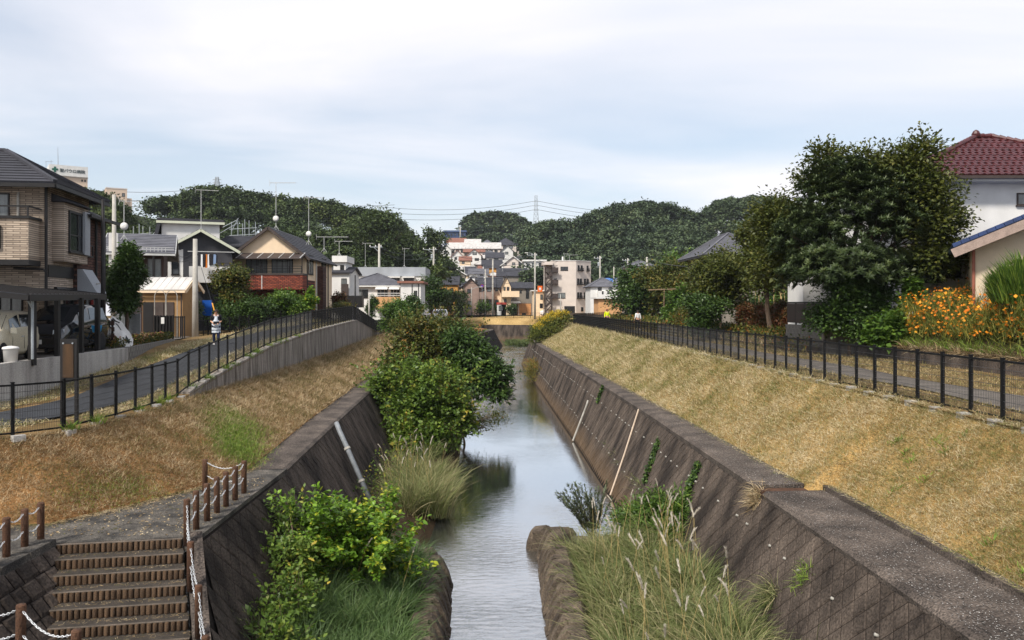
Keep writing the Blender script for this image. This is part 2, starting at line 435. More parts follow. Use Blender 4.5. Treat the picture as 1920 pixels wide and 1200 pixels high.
# lower river bank wall tone is brown where the river has stained it
def stain(m, z0, z1, c):
    t = m.node_tree; n = t.nodes; l = t.links; b = n['Principled BSDF']
    src = b.inputs['Base Color'].links[0].from_socket
    g = n.new('ShaderNodeNewGeometry'); sp = n.new('ShaderNodeSeparateXYZ'); l.new(g.outputs['Position'], sp.inputs[0])
    nz = n.new('ShaderNodeTexNoise'); nz.inputs['Scale'].default_value = 0.7; l.new(g.outputs['Position'], nz.inputs['Vector'])
    ad = n.new('ShaderNodeMath'); ad.operation = 'MULTIPLY_ADD'; ad.inputs[1].default_value = 1.1; l.new(nz.outputs[0], ad.inputs[0]); l.new(sp.outputs[2], ad.inputs[2])
    mr = n.new('ShaderNodeMapRange'); mr.inputs[1].default_value = z0 + 0.5; mr.inputs[2].default_value = z1 + 0.5; mr.inputs[3].default_value = 0.6; mr.inputs[4].default_value = 0
    l.new(ad.outputs[0], mr.inputs[0])
    mm = n.new('ShaderNodeMix'); mm.data_type = 'RGBA'; l.new(mr.outputs[0], mm.inputs[0]); l.new(src, mm.inputs[6]); mm.inputs[7].default_value = (*c, 1)
    l.new(mm.outputs[2], b.inputs['Base Color'])
stain(m_wallb, 0.4, 1.1, lin(104, 84, 62))

def ip(Y, ys, xs): return float(np.interp(Y, ys, xs))
RYS = [-10, 18, 30, 46, 84, 100, 130, 150, 170]
def RT(Y): return ip(Y, RYS, [6.15, 6.15, 6.1, 5.85, 5.05, 4.9, 8.2, 17, 45])
def RF(Y): return ip(Y, RYS, [4.6, 4.6, 4.6, 4.5, 4.1, 3.8, 6.8, 15, 43])
def RO(Y): return ip(Y, [-10, 18.05, 18.1, 30, 46, 84, 100, 130, 150, 170], [7.62, 7.62, 7.2, 7.0, 6.55, 5.6, 5.5, 9.0, 18, 46.6])
def RE(Y): return ip(Y, [-10, 93, 110, 130, 150, 170], [9.4, 9.4, 10.3, 13, 23, 54])
ZC, ZR = 3.2, 5.24
def rYs(a, b, n): return list(np.linspace(a, b, n))

# ---- water
mw = bpy.data.materials.new('river_water'); mw.use_nodes = True
t = mw.node_tree; b = t.nodes['Principled BSDF']
b.inputs['Base Color'].default_value = (0.045, 0.047, 0.043, 1); b.inputs['Roughness'].default_value = 0.06; b.inputs['IOR'].default_value = 1.7
tcx = t.nodes.new('ShaderNodeTexCoord'); mpp = t.nodes.new('ShaderNodeMapping'); mpp.inputs['Scale'].default_value = (1.0, 2.3, 1)
t.links.new(tcx.outputs['Object'], mpp.inputs[0])
na = t.nodes.new('ShaderNodeTexNoise'); na.inputs['Scale'].default_value = 2.6; na.inputs['Detail'].default_value = 5; na.inputs['Roughness'].default_value = 0.62; na.inputs['Distortion'].default_value = 0.7
t.links.new(mpp.outputs[0], na.inputs['Vector'])
nb_ = t.nodes.new('ShaderNodeTexNoise'); nb_.inputs['Scale'].default_value = 0.2; nb_.inputs['Detail'].default_value = 2
t.links.new(tcx.outputs['Object'], nb_.inputs['Vector'])
sp = t.nodes.new('ShaderNodeSeparateXYZ'); t.links.new(tcx.outputs['Object'], sp.inputs[0])
# the water runs quicker past the near blocks than in the still reach behind them
mr = t.nodes.new('ShaderNodeMapRange'); mr.interpolation_type = 'SMOOTHSTEP'
mr.inputs[1].default_value = 22; mr.inputs[2].default_value = 34; mr.inputs[3].default_value = 0.30; mr.inputs[4].default_value = 0.05
t.links.new(sp.outputs[1], mr.inputs[0])
mr2 = t.nodes.new('ShaderNodeMapRange'); mr2.inputs[1].default_value = 60; mr2.inputs[2].default_value = 120; mr2.inputs[3].default_value = 0; mr2.inputs[4].default_value = 0.45
t.links.new(sp.outputs[1], mr2.inputs[0])
ad = t.nodes.new('ShaderNodeMath'); t.links.new(mr.outputs[0], ad.inputs[0]); t.links.new(mr2.outputs[0], ad.inputs[1])
ml = t.nodes.new('ShaderNodeMath'); ml.operation = 'MULTIPLY'; t.links.new(ad.outputs[0], ml.inputs[0])
mr3 = t.nodes.new('ShaderNodeMapRange'); mr3.inputs[1].default_value = 0.3; mr3.inputs[2].default_value = 0.7; mr3.inputs[3].default_value = 0.25; mr3.inputs[4].default_value = 1.7
t.links.new(nb_.outputs[0], mr3.inputs[0]); t.links.new(mr3.outputs[0], ml.inputs[1])
bp = t.nodes.new('ShaderNodeBump'); bp.inputs['Distance'].default_value = 0.06
t.links.new(ml.outputs[0], bp.inputs['Strength']); t.links.new(na.outputs[0], bp.inputs['Height']); t.links.new(bp.outputs[0], b.inputs['Normal'])
gl = t.nodes.new('ShaderNodeBsdfGlossy'); gl.inputs['Roughness'].default_value = 0.035; gl.inputs[0].default_value = (0.93, 0.95, 0.97, 1); t.links.new(bp.outputs[0], gl.inputs['Normal'])
lwt = t.nodes.new('ShaderNodeLayerWeight'); lwt.inputs[0].default_value = 0.5; t.links.new(bp.outputs[0], lwt.inputs['Normal'])
pw_ = t.nodes.new('ShaderNodeMath'); pw_.operation = 'POWER'; pw_.inputs[1].default_value = 1.55; t.links.new(lwt.outputs['Facing'], pw_.inputs[0])
mxw = t.nodes.new('ShaderNodeMixShader'); t.links.new(pw_.outputs[0], mxw.inputs[0]); t.links.new(b.outputs[0], mxw.inputs[1]); t.links.new(gl.outputs[0], mxw.inputs[2]); t.links.new(mxw.outputs[0], t.nodes['Material Output'].inputs[0])
mb = MB(); mb.grid([[(-60, y, 0), (-8, y, 0), (8, y, 0), (60, y, 0)] for y in (-12, 10, 30, 60, 100, 134, 185)])
structure(mb.build('river_water', mw))
mb = MB(); mb.grid([[(-60, y, -0.7), (60, y, -0.7)] for y in (-12, 60, 190)])
structure(mb.build('river_bed', m_soil))
# ---- relief helper
def hum(x, y, z, a, s): return z + a * mnoise.noise(Vector((x * s, y * s, 3.3)))
def sheet(name, rows, m, amp=0.0, s=0.8, sub=1):
    rr = []
    for r_ in rows:
        q = []
        for k in range(len(r_) - 1):
            for j in range(sub):
                u = j / sub; p = [r_[k][c] * (1 - u) + r_[k + 1][c] * u for c in range(3)]; q.append(p)
        q.append(list(r_[-1])); rr.append(q)
    if amp: rr = [[(p[0], p[1], hum(p[0], p[1], p[2], amp, s) if 0 < i < len(r_) - 1 else p[2]) for i, p in enumerate(r_)] for r_ in rr]
    return structure(MB().grid(rr).build(name, m, None, bool(amp)))

# ---- right bank
NR = 150
ysR = np.concatenate([np.linspace(-8, 18.05, 40), np.linspace(18.1, 60, 60), np.linspace(61, 170, 50)])
m_mownr = mat('mown_ground_pale', lin(142, 114, 70), 0.95, scale=0.6, col2=lin(178, 146, 94), bump=0.7, bscale=40, fine=0.2, spec=0.1)
sheet('embankment_right', [[(RO(y) - 0.02, y, ZC + 0.02), (RE(y), y, ZR)] for y in ysR], m_mownr, 0.07, 0.9, 8)
rw = thing('river_wall', 'dark battered stone block river wall on the right bank', 'river wall', (RF(20), 20, 0))
mb = MB(); mb.grid([[(RF(y), y, -0.6), (RF(y), y, 0), (RT(y), y, ZC - 0.1)] for y in ysR]); mb.build('wall_face', m_joint, rw)
def coping(y0, y1, z, m, name):
    ys = rYs(y0, y1, max(3, int((y1 - y0) / 1.2)))
    mb = MB()
    mb.grid([[(RT(y) - 0.012, y, ZC - 0.22), (RT(y) - 0.03, y, z - 0.07), (RT(y) + 0.06, y, z), (RO(y), y, z + 0.03), (RO(y), y, ZC - 0.3)] for y in ys])
    y = ys[0]; mb.poly([(RT(y) - 0.012, y, ZC - 0.22), (RO(y), y, ZC - 0.3), (RO(y), y, z + 0.03), (RT(y) + 0.06, y, z), (RT(y) - 0.03, y, z - 0.07)])
    return mb.build(name, m, rw)
coping(-8, 18.05, ZC + 0.01, m_cop, 'coping')
mb = MB(); mb.box(RT(18) - 0.02, 7.55, 18.05, 18.35, ZC - 0.2, ZC + 0.015); mb.build('coping_joint', m_rust, rw)
coping(18.35, 165, ZC + 0.08, m_cop, 'coping')
mb = MB(); ys = rYs(-8, 18.3, 24)
mb.grid([[(7.5, y, ZC), (7.5, y, ZC + 0.15), (7.66, y, ZC + 0.15), (7.66, y, ZC - 0.1)] for y in ys]); mb.build('kerb', m_cop, rw)
# lozenge blocks of the wall: the near 300 one by one, the rest joined
UU, VV = 0.42, 0.5
def blockpts(y, v, rnd):
    h = 0.006 + 0.016 * rnd.random(); g = 0.965; g2 = 0.80
    def P(u_, v_, n_):
        v_ = min(v_, 3.52); yy = y + u_; s_ = v_ / 3.556
        x = RF(yy) + (RT(yy) - RF(yy)) * s_; z = (ZC - 0.1) * s_
        return (x - 0.9 * n_, yy, z + 0.436 * n_)
    o_ = [P(UU / 2 * g, v, 0.002), P(0, v + VV / 2 * g, 0.002), P(-UU / 2 * g, v, 0.002), P(0, v - VV / 2 * g, 0.002)]
    j = lambda: 0.04 * (rnd.random() - 0.5)
    i_ = [P(UU / 2 * g2 + j(), v, h), P(0, v + VV / 2 * g2 + j(), h), P(-UU / 2 * g2 + j(), v, h), P(0, v - VV / 2 * g2 + j(), h)]
    return o_, i_
cells = []
yy = 9.0; col_ = 0
while yy < 100:
    for k in range(8):
        v = VV * k + (VV / 2 if col_ % 2 else 0)
        if 0.1 < v < 3.6: cells.append((yy, v))
    yy += UU / 2; col_ += 1
# the largest in view: upper courses in front are not hidden by the reeds
cells.sort(key=lambda c: c[0] * (1.0 if c[1] > 1.2 else 1.5))
rnd = random.Random(5)
rest = MB()
for k, (y, v) in enumerate(cells):
    o_, i_ = blockpts(y, v, rnd)
    mb = MB() if k < 300 else rest
    i = len(mb.v); mb.v += o_ + i_
    mb.f += [(i + 4, i + 5, i + 6, i + 7)] + [(i + q, i + (q + 1) % 4, i + 4 + (q + 1) % 4, i + 4 + q) for q in range(4)]
    if k < 300: mb.build('stone_block', m_wallb, rw)
stuff(rest.build('stone_blocks', m_wallb, rw))
# weep-hole pipes in two rows
pm = MB().tube([(0, 0, 0), (0, 0, 0.085)], 0.026, 6).mesh('weep_pipe', True); pm.materials.append(m_pvc)
nd = Vector((-0.9, 0, 0.436)); q = nd.to_track_quat('Z', 'Y').to_matrix().to_4x4()
for z in (2.42, 1.06):
    y = 11.3 + (0.4 if z < 2 else 0)
    while y < 92:
        s_ = z / (ZC - 0.1); x = RF(y) + (RT(y) - RF(y)) * s_
        y += .75 if random.random() < .4 else 0
        o = link('weep_pipe', pm); place(o, Matrix.Translation((x + 0.03, y + random.uniform(-.05, .05), z + random.uniform(-.03, .03))) @ q, rw)
        y += 0.75
def onwall(y, z, n_=0.06):
    s_ = z / (ZC - 0.1); return (RF(y) + (RT(y) - RF(y)) * s_ - 0.9 * n_, y, z + 0.436 * n_)
mb = MB().tube([onwall(32.6, 3.15), onwall(31.5, 1.5), onwall(30.7, 0.1)], 0.035, 6)
tag(mb.build('drain_pipe', mat('pale_pipe', lin(190, 170, 150), 0.6, 0.1)), 'thin pinkish drain pipe running down the right river wall', 'pipe')
mb = MB().tube([onwall(44.3, 2.1), onwall(43.9, 1.95, 0.1), onwall(43.5, 0.02)], 0.055, 6)
tag(mb.build('drain_pipe', m_pvc), 'short white drain pipe bent into the water on right wall', 'pipe')

# ---- right road, garden
sheet('verge', [[(9.3, y, ZR), (10.35, y, ZR + 0.05), (14.2, y, ZR + 0.06), (15.4, y, ZR + 0.1)] for y in rYs(-8, 100, 60)], m_verge, 0.03, 0.7, 3)
sheet('gravel_track', [[(10.55 + 0.15 * math.sin(y * .7), y, ZR + 0.09), (11.3, y, ZR + 0.105), (12.2 + 0.2 * math.sin(y * .5), y, ZR + 0.09)] for y in rYs(-8, 100, 90)], m_track, 0.006, 2)
GR = 5.9   # garden level
def bankz(x, y):
    if y > 34: return GR if x > 14.3 else ZR + 0.06
    return ip(x, [15.4, 16.2, 18.0, 24], [5.72, 6.2, 6.85, 6.9])
sheet('garden_right', [[(x, y, bankz(x, y)) for x in (15.45, 15.9, 16.6, 17.5, 18.5, 20, 24, 40, 120, 420)] for y in (-8, 0, 5, 10, 14, 17, 20, 23, 26, 29, 31, 34.0)], m_soil, 0.05, 0.6, 2)
sheet('garden_far_right', [[(x, y, z) for x, z in ((13.7, 5.28), (14.35, GR), (16, GR), (22, GR), (60, 6), (420, 6))] for y in (34.05, 40, 50, 60, 70, 80, 90, 100, 130, 165)], m_soil, 0.05, 0.5, 2)
lw = thing('retaining_wall', 'low dark mossy retaining wall below the orange flower bank', 'wall', (15.4, 20, 5.2))
mb = MB(); rr = random.Random(3); y = -6.0
while y < 33.8:
    y2 = min(y + rr.uniform(1.7, 2.2), 33.9)
    mb = MB(); mb.hexa([(15.32, y, 5.1), (15.6, y, 5.1), (15.6, y2 - 0.03, 5.1), (15.32, y2 - 0.03, 5.1), (15.38, y, 5.72 + rr.uniform(-.03, .05)), (15.6, y, 5.74), (15.6, y2 - 0.03, 5.74), (15.38, y2 - 0.03, 5.72 + rr.uniform(-.03, .05))])
    mb.build('wall_segment', m_wallb, lw); y = y2

# ---- left bank polylines
PLF = [(-2.6, 9), (-3.7, 14.45), (-3.65, 19.7), (-4, 28.4), (-4.7, 51.6), (-4.6, 70), (-3.4, 90), (-1, 115), (1.9, 138.5), (2.2, 147), (-2, 153), (-60, 170)]
PLT = [(-4.3, 9), (-5.3, 14.45), (-5.25, 19.7), (-5.6, 28.4), (-6.35, 51.6), (-6.2, 70), (-5, 90), (-2.6, 115), (0.3, 138), (0.5, 145), (-3, 151.5), (-60, 168)]
PLO = [(-6.2, 20.5), (-6.6, 28.4), (-7.35, 51.6), (-7.2, 70), (-6, 90), (-3.6, 115), (-0.7, 138), (-0.6, 143.5), (-4, 150), (-60, 166)]
def resample(P, n):
    P = np.array(P, float); d = np.r_[0, np.cumsum(np.linalg.norm(np.diff(P, axis=0), axis=1))]
    s = np.linspace(0, d[-1], n); return np.stack([np.interp(s, d, P[:, k]) for k in range(P.shape[1])], 1)
def byY(P):
    ys = [p[1] for p in P]; xs = [p[0] for p in P]
    return lambda Y: float(np.interp(Y, ys, xs))
LT_, LF_, LO_ = byY(PLT), byY(PLF), byY(PLO)
lwall = thing('river_wall', 'dark stone river wall on the left bank behind the shrubs', 'river wall', (-3.7, 30, 0))
pa, pb, pc_ = resample(PLF[1:], 160), resample(PLT[1:], 160), None
mb = MB(); mb.grid([[(pa[k][0], pa[k][1], -0.6), (pa[k][0], pa[k][1], 0), (pb[k][0], pb[k][1], ZC - 0.08)] for k in range(160)]); mb.build('wall_face', m_joint, lwall)
ysL = rYs(20.5, 143, 90)
mb = MB(); mb.grid([[(LT_(y) + 0.015, y, ZC - 0.25), (LT_(y) + 0.03, y, ZC - 0.05), (LT_(y) - 0.05, y, ZC + 0.015), (LO_(y), y, ZC + 0.02), (LO_(y) - 0.1, y, ZC - 0.2)] for y in ysL]); mb.build('coping', m_cop, lwall)
restL = MB(); cnt = 0
def lblock(y, v, rnd):
    h = 0.006 + 0.016 * rnd.random()
    def P(u_, v_, n_):
        v_ = min(v_, 3.5); yy = y + u_; s_ = v_ / 3.55; x = LF_(yy) + (LT_(yy) - LF_(yy)) * s_
        return (x + 0.9 * n_, yy, (ZC - 0.08) * s_ + 0.436 * n_)
    return [P(UU / 2 * .965, v, .002), P(0, v + VV / 2 * .965, .002), P(-UU / 2 * .965, v, .002), P(0, v - VV / 2 * .965, .002),
            P(UU / 2 * .8, v, h), P(0, v + VV / 2 * .8, h), P(-UU / 2 * .8, v, h), P(0, v - VV / 2 * .8, h)]
yy = 14.8; col_ = 0
lc = []
while yy < 75:
    for k in range(8):
        v = VV * k + (VV / 2 if col_ % 2 else 0)
        if 0.1 < v < 3.6: lc.append((yy, v))
    yy += UU / 2; col_ += 1
lc.sort(key=lambda c: c[0] * (1 if c[1] > 1.6 else 2.2))
for k, (y, v) in enumerate(lc):
    mb = MB() if k < 220 else restL; i = len(mb.v); mb.v += lblock(y, v, rnd)
    mb.f += [(i + 7, i + 6, i + 5, i + 4)] + [(i + q, i + 4 + q, i + 4 + (q + 1) % 4, i + (q + 1) % 4) for q in range(4)]
    if k < 220: mb.build('stone_block', m_wallb, lwall)
stuff(restL.build('stone_blocks', m_wallb, lwall))
# drain pipe clipped to the left wall
mb = MB().tube([(-5.42, 28.1, 3.28), (-5.28, 27.9, 3.05), (-4.98, 27.7, 2.5), (-3.95, 27.0, 0.55)], 0.085, 10)
pp = thing('drain_pipe', 'grey drain pipe with two brackets down the left river wall', 'pipe', (-4.6, 27.5, 1.7))
mb.build('tube', m_pipe, pp, True)
for u in (0.12, 0.6):
    c0 = Vector((-5.1, 27.78, 2.72)).lerp(Vector((-3.95, 27.0, 0.55)), u); dd = (Vector((-3.95, 27.0, 0.55)) - c0).normalized()
    MB().tube([c0 - dd * 0.04, c0 + dd * 0.04], 0.115, 10).build('bracket', m_pvc, pp)
mb = MB().tube([(-5.55, 20.2, 3.1), (-5.1, 20.1, 2.5)], 0.05, 8); tag(mb.build('drain_pipe', m_pvc), 'short white pipe stub at top of left river wall', 'pipe')

# ---- left slope
LOWER = [(-15, 14.4), (-11, 15.0), (-8.5, 15.3), (-7.6, 16.7), (-6.75, 18.4), (-6.2, 20.5), (-6.35, 24), (-6.6, 28.4), (-7.0, 40), (-7.35, 51.6), (-7.2, 70), (-6, 90), (-3.6, 115), (-0.7, 138), (-0.6, 143.5), (-4, 150), (-60, 166)]
UPPER = [(-13.5, 15.6), (-11, 16.25), (-9.9, 17.0), (-9.3, 17.8), (-9.12, 19.5), (-9.0, 21.7), (-9.25, 25), (-9.4, 28.4), (-9.7, 40), (-10.2, 51.6), (-10.5, 70), (-10.5, 90), (-10.5, 112), (-10, 130), (-12, 138), (-16, 142), (-62, 156)]
UZ = [4.6, 4.6, 4.62, 4.62, 4.62, 4.6, 4.55, 4.5, 4.4, 4.35, 4.5, 4.7, 4.8, 4.8, 4.8, 4.8, 4.8]
lo_, up_ = [], []
for k in range(len(LOWER) - 1):
    nn = 7 if k < 10 else 4
    for j in range(nn):
        u = j / nn
        lo_.append((LOWER[k][0] * (1 - u) + LOWER[k + 1][0] * u, LOWER[k][1] * (1 - u) + LOWER[k + 1][1] * u, ZC + 0.03))
        up_.append((UPPER[k][0] * (1 - u) + UPPER[k + 1][0] * u, UPPER[k][1] * (1 - u) + UPPER[k + 1][1] * u, UZ[k] * (1 - u) + UZ[k + 1] * u))
sheet('embankment_left', [[a, b] for a, b in zip(lo_, up_)], m_mown, 0.09, 0.9, 8)
# landing above the steps
ln_ = [(-5.3, 14.52), (-5.24, 20.6), (-6.2, 20.55), (-6.6, 18.5), (-7.5, 16.8), (-8.4, 15.45), (-11, 15.15), (-15, 14.6), (-15, 8), (-7.72, 8), (-7.72, 14.12)]
structure(MB().prism([(p[0], p[1]) for p in ln_], ZC - 0.25, ZC + 0.005).build('landing', m_land))

# ---- left path zone
def zp(Y): return ip(Y, [0, 24, 28, 35.7, 46, 63, 76, 90, 160], [4.64, 4.64, 5.0, 5.6, 5.95, 6.22, 4.85, 4.85, 4.9])
FENCE_L = [(-13.2, 14.6), (-10.2, 16.7), (-9.45, 17.55), (-9.3, 19.9), (-9.3, 21.7), (-9.52, 25), (-9.68, 28.3), (-10.2, 45), (-10.75, 62), (-10.95, 76), (-10.8, 92), (-10.6, 112)]
FLx = byY(FENCE_L)
rows = []
for y in list(rYs(14, 80, 80)) + [90, 110, 130, 142]:
    xr = {True: FLx(y) + 0.25}.get(y > 17.4, ip(y, [13.5, 15.6, 16.25, 17.0, 17.4], [-16, -13.4, -11, -9.8, -9.4]))
    z = zp(y); rows.append([(min(xr, -9.0), y, z - 0.02), (-11.5, y, z), (-13.6, y, z), (-14.6, y, z - 0.05 if y > 40 else z), (-18, y, min(z, 5.5)), (-40, y, min(z, 5.5)), (-420, y, 5.5)])
sheet('verge_left', rows, m_verge, 0.03, 0.8, 3)
PR = [(-14.8, 14.7), (-13.2, 16.1), (-11, 17.9), (-10.35, 20.5), (-10.35, 25), (-10.5, 30), (-10.9, 45), (-11.5, 62), (-11.7, 76), (-11.6, 95)]
PL_ = [(-16.3, 16.9), (-14.6, 18.2), (-12.6, 19.8), (-12.35, 22), (-12.55, 25.2), (-12.75, 32), (-13.3, 45), (-13.9, 62), (-14.1, 76), (-14, 95)]
a_, b_ = resample(PR, 120), resample(PL_, 120)
sheet('footpath', [[(p[0], p[1], zp(p[1]) + 0.045), ((p[0] + q[0]) / 2, (p[1] + q[1]) / 2, zp((p[1] + q[1]) / 2) + 0.06), (q[0], q[1], zp(q[1]) + 0.045)] for p, q in zip(a_, b_)], m_asph, 0.0, 1, 2)
# concrete wall carrying the rising path
pw = thing('path_retaining_wall', 'streaked concrete retaining wall under the rising fenced path', 'wall', (-9.4, 40, 4.4))
ys = [24.6, 28.5, 33, 38, 43, 48, 53, 58, 62, 66, 70, 74, 77]
for k in range(len(ys) - 1):
    y0, y1 = ys[k] + 0.012, ys[k + 1] - 0.012; mb = MB(); rws = []
    for y in rYs(y0, y1, 5):
        xo = FLx(y) + 0.22; zt = zp(y) + 0.05
        rws.append([(xo - 0.3, y, zt - 0.2), (xo - 0.3, y, zt), (xo, y, zt), (xo + 0.04, y, 3.9), (xo - 0.25, y, 3.9)])
    mb.grid(rws); i = len(mb.v)
    mb.poly(rws[0][::-1]); mb.poly(rws[-1]); mb.build('wall_panel', m_conc_d, pw)
# yard wall on the left
yw = thing('yard_wall', 'pale streaked concrete wall in front of the carport', 'wall', (-13.7, 24, 4.6))
WP = [(-13.15, 14), (-13.4, 18), (-13.7, 22.4), (-13.88, 26.7), (-14.05, 31)]
for k in range(len(WP) - 1):
    (xa, ya), (xb, yb) = WP[k], WP[k + 1]
    MB().hexa([(xa, ya + .012, 4.3), (xb, yb, 4.3), (xb - .22, yb, 4.3), (xa - .22, ya + .012, 4.3), (xa, ya + .012, 5.77), (xb, yb, 5.77), (xb - .22, yb, 5.77), (xa - .22, ya + .012, 5.77)]).build('wall_panel', m_conc, yw)
bw = thing('block_wall', 'grey concrete block garden wall beside the footpath bend', 'wall', (-14.8, 35, 5))
bm_ = MB().box(-0.193, 0.193, -0.09, 0.09, -0.094, 0.094).mesh('concrete_block'); bm_.materials.append(m_blockw)
A, B_ = Vector((-14.05, 31.02, 0)), Vector((-15.6, 39.6, 0)); dirv = (B_ - A).normalized(); rot = math.atan2(dirv.y, dirv.x)
for r_ in range(5):
    s_ = 0.2 + (0.2 if r_ % 2 else 0)
    while s_ < (B_ - A).length - 0.2:
        zz = 4.87 + 0.2 * r_; p = A + dirv * s_
        if zz + 0.1 > zp(p.y) - 0.1:
            o = link('concrete_block', bm_); place(o, Matrix.Translation((p.x - 0.11 + random.uniform(-.006, .006), p.y, zz)) @ Matrix.Rotation(rot, 4, 'Z'), bw)
        s_ += 0.4
MB().bar(A + Vector((-0.11, 0, 4.9)), B_ + Vector((-0.11, 0, 4.9)), 0.14, 1.7).build('mortar', m_conc_d, bw)
sheet('yard_left', [[(ip(y, [14, 31, 39.6, 44], [-13.3, -14.2, -15.7, -16.5]), y, 5.7), (-18, y, 5.7), (-60, y, 5.7)] for y in (14, 20, 26, 31, 36, 39.6, 44)], m_track)

# ---- far ground: valley floor rising to the wooded hills
RIDGE_L = [(-200, 26), (-150, 34), (-130, 40), (-100, 34), (-88, 33), (-70, 30), (-55, 27), (-40, 22), (-32, 18), (-24, 12), (-16, 5)]
RIDGE_R = [(8, 5), (14, 22), (22, 27), (32, 28), (42, 32), (56, 35), (64, 33), (72, 31), (86, 34), (100, 35), (130, 30), (200, 24)]
def terr(x, y):
    z = 5.2 + 30 * np.clip((y - 195) / 150, 0, 1) ** 1.2 * math.exp(-(x / 60) ** 2) + 10 * np.clip((y - 345) / 100, 0, 1)
    for rg, yb, yt in ((RIDGE_L, 150, 250), (RIDGE_R, 205, 300)):
        zr = float(np.interp(x, [p[0] for p in rg], [p[1] for p in rg])) - .5
        z = max(z, 5.2 + (zr - 5.2) * float(np.clip((y - yb) / (yt - yb), 0, 1)))
    return float(z)
gx = [-420, -340, -280] + list(range(-220, 221, 12)) + [280, 340, 420]
gy = list(range(178, 470, 9)) + [500, 540, 600]
sheet('terrain', [[(x, y, terr(x, min(y, 460))) for x in gx] for y in gy], m_far, 0.0)
sheet('terrain_left', [[(x, y, 5.1) for x in (-420, -200, -60, -30, -16)] for y in (141.5, 150, 160, 180)], m_verge)
# far outer bank of the bend
fw = thing('river_wall', 'dark stone wall on the outer bank where the river bends away', 'river wall', (5, 170, 0))
mb = MB(); FW = [(-60, 178), (-12, 174), (1, 171), (9, 168), (16, 164), (30, 160), (60, 165)]
mb.grid([[(x + 0.6, y - 1.5, -0.5), (x, y, 3.3), (x, y + 0.6, 3.32)] for x, y in FW]); mb.build('wall_face', m_wallb, fw)
m_mownf = mat('mown_far_bank', lin(150, 124, 78), 0.95, scale=0.25, col2=lin(186, 158, 108), bump=0.4, bscale=6, fine=0.25, spec=0.1)
sheet('embankment_far', [[(x, y + 0.55, 3.3), (x, y + 4.5, 4.6), (x, y + 9, 5.1), (x, 190, 5.15)] for x, y in FW], m_mownf, 0.08, 0.3, 3)
sheet('terrain_right', [[(x, y, z) for x, z in ((22, 5.1), (60, 5.3), (300, 5.3), (420, 5.3))] for y in (164.9, 178, 185)], m_verge)
# ================================================================== steps, chain railings, block rows, fences
m_log = mat('log_riser', lin(98, 78, 60), 0.9, 0.5, 5, 0.6, 60, fine=0.25, streak=3)
m_nose = mat('step_tread', lin(62, 56, 50), 0.9, 0.3, 2.5, 0.7, 50, fine=0.35)
m_edge = mat('step_nosing', lin(98, 88, 78), 0.9, 0.25, 4, 0.4, 60, fine=0.25)
m_post = mat('brown_post', lin(88, 62, 46), 0.85, 0.3, 14, 0.7, 40, fine=0.2, streak=6)
m_chain = mat('white_chain', lin(196, 198, 200), 0.45, 0.08, 20, spec=0.5)
m_black = mat('black_fence', lin(17, 17, 18), 0.6, 0.2, 6, spec=0.2)
m_wire = mat('fence_wire', lin(52, 52, 54), 0.45, 0.1, 6, spec=0.5)
m_rev = mat('revetment_concrete', lin(58, 50, 43), 0.9, scale=2.2, col2=lin(102, 90, 77), bump=0.5, bscale=22, fine=0.3, spec=0.25)

st = thing('staircase', 'steps with log fronted risers leading down to the river', 'stairs', (-6.6, 14.3, 3.2))
L0, R0, SV, DZ = Vector((-7.65, 14.12, 3.2)), Vector((-5.58, 14.5, 3.2)), Vector((0.135, -0.3, 0)), 0.175
lm = MB().lathe([(0.036, 0), (0.042, 0.01), (0.042, 0.156), (0.038, 0.163)], (0, 0, 0), 8).mesh('log_post', True); lm.materials.append(m_log)
ang = math.atan2(R0.y - L0.y, R0.x - L0.x)
NST = 9
for i in range(NST):
    a, b = L0 + SV * i - Vector((0, 0, DZ * i)), R0 + SV * i - Vector((0, 0, DZ * i))
    c, d = b + SV * 1.12 - Vector((0, 0, DZ)), a + SV * 1.12 - Vector((0, 0, DZ))
    z = a.z - DZ
    MB().prism([(d.x, d.y), (c.x, c.y), (b.x, b.y), (a.x, a.y)], z - 0.5, z).build('tread', m_nose, st)
    nrm = Vector((-(b.y - a.y), b.x - a.x, 0)).normalized()
    MB().bar(a - nrm * 0.045 + Vector((0, 0, -0.009)), b - nrm * 0.045 + Vector((0, 0, -0.009)), 0.075, 0.013).build('nosing', m_edge, st)
    nlog = 23
    for k in range(nlog):
        p = a.lerp(b, (k + 0.5) / nlog) - nrm * (0.05 + random.uniform(-.004, .004))
        o = link('log', lm); place(o, Matrix.Translation((p.x, p.y, z + 0.002)) @ Matrix.Rotation(random.random() * 6, 4, 'Z') @ Matrix.Diagonal((random.uniform(.92, 1.04), random.uniform(.92, 1.04), 1, 1)), st)
RN = R0 + SV * NST - Vector((0, 0, DZ * NST))
mb = MB(); e = Vector((0.27, 0.05, 0)); u0, u1 = R0 + Vector((0.015, 0.12, 0.07)), RN + Vector((0.015, 0, 0.12))
mb.hexa([u0 - Vector((0, 0, .6)), u0 + e - Vector((0, 0, .6)), u1 + e - Vector((0, 0, .6)), u1 - Vector((0, 0, .6)), u0, u0 + e, u1 + e, u1][0:8]); mb.build('side_kerb', m_cop, st)
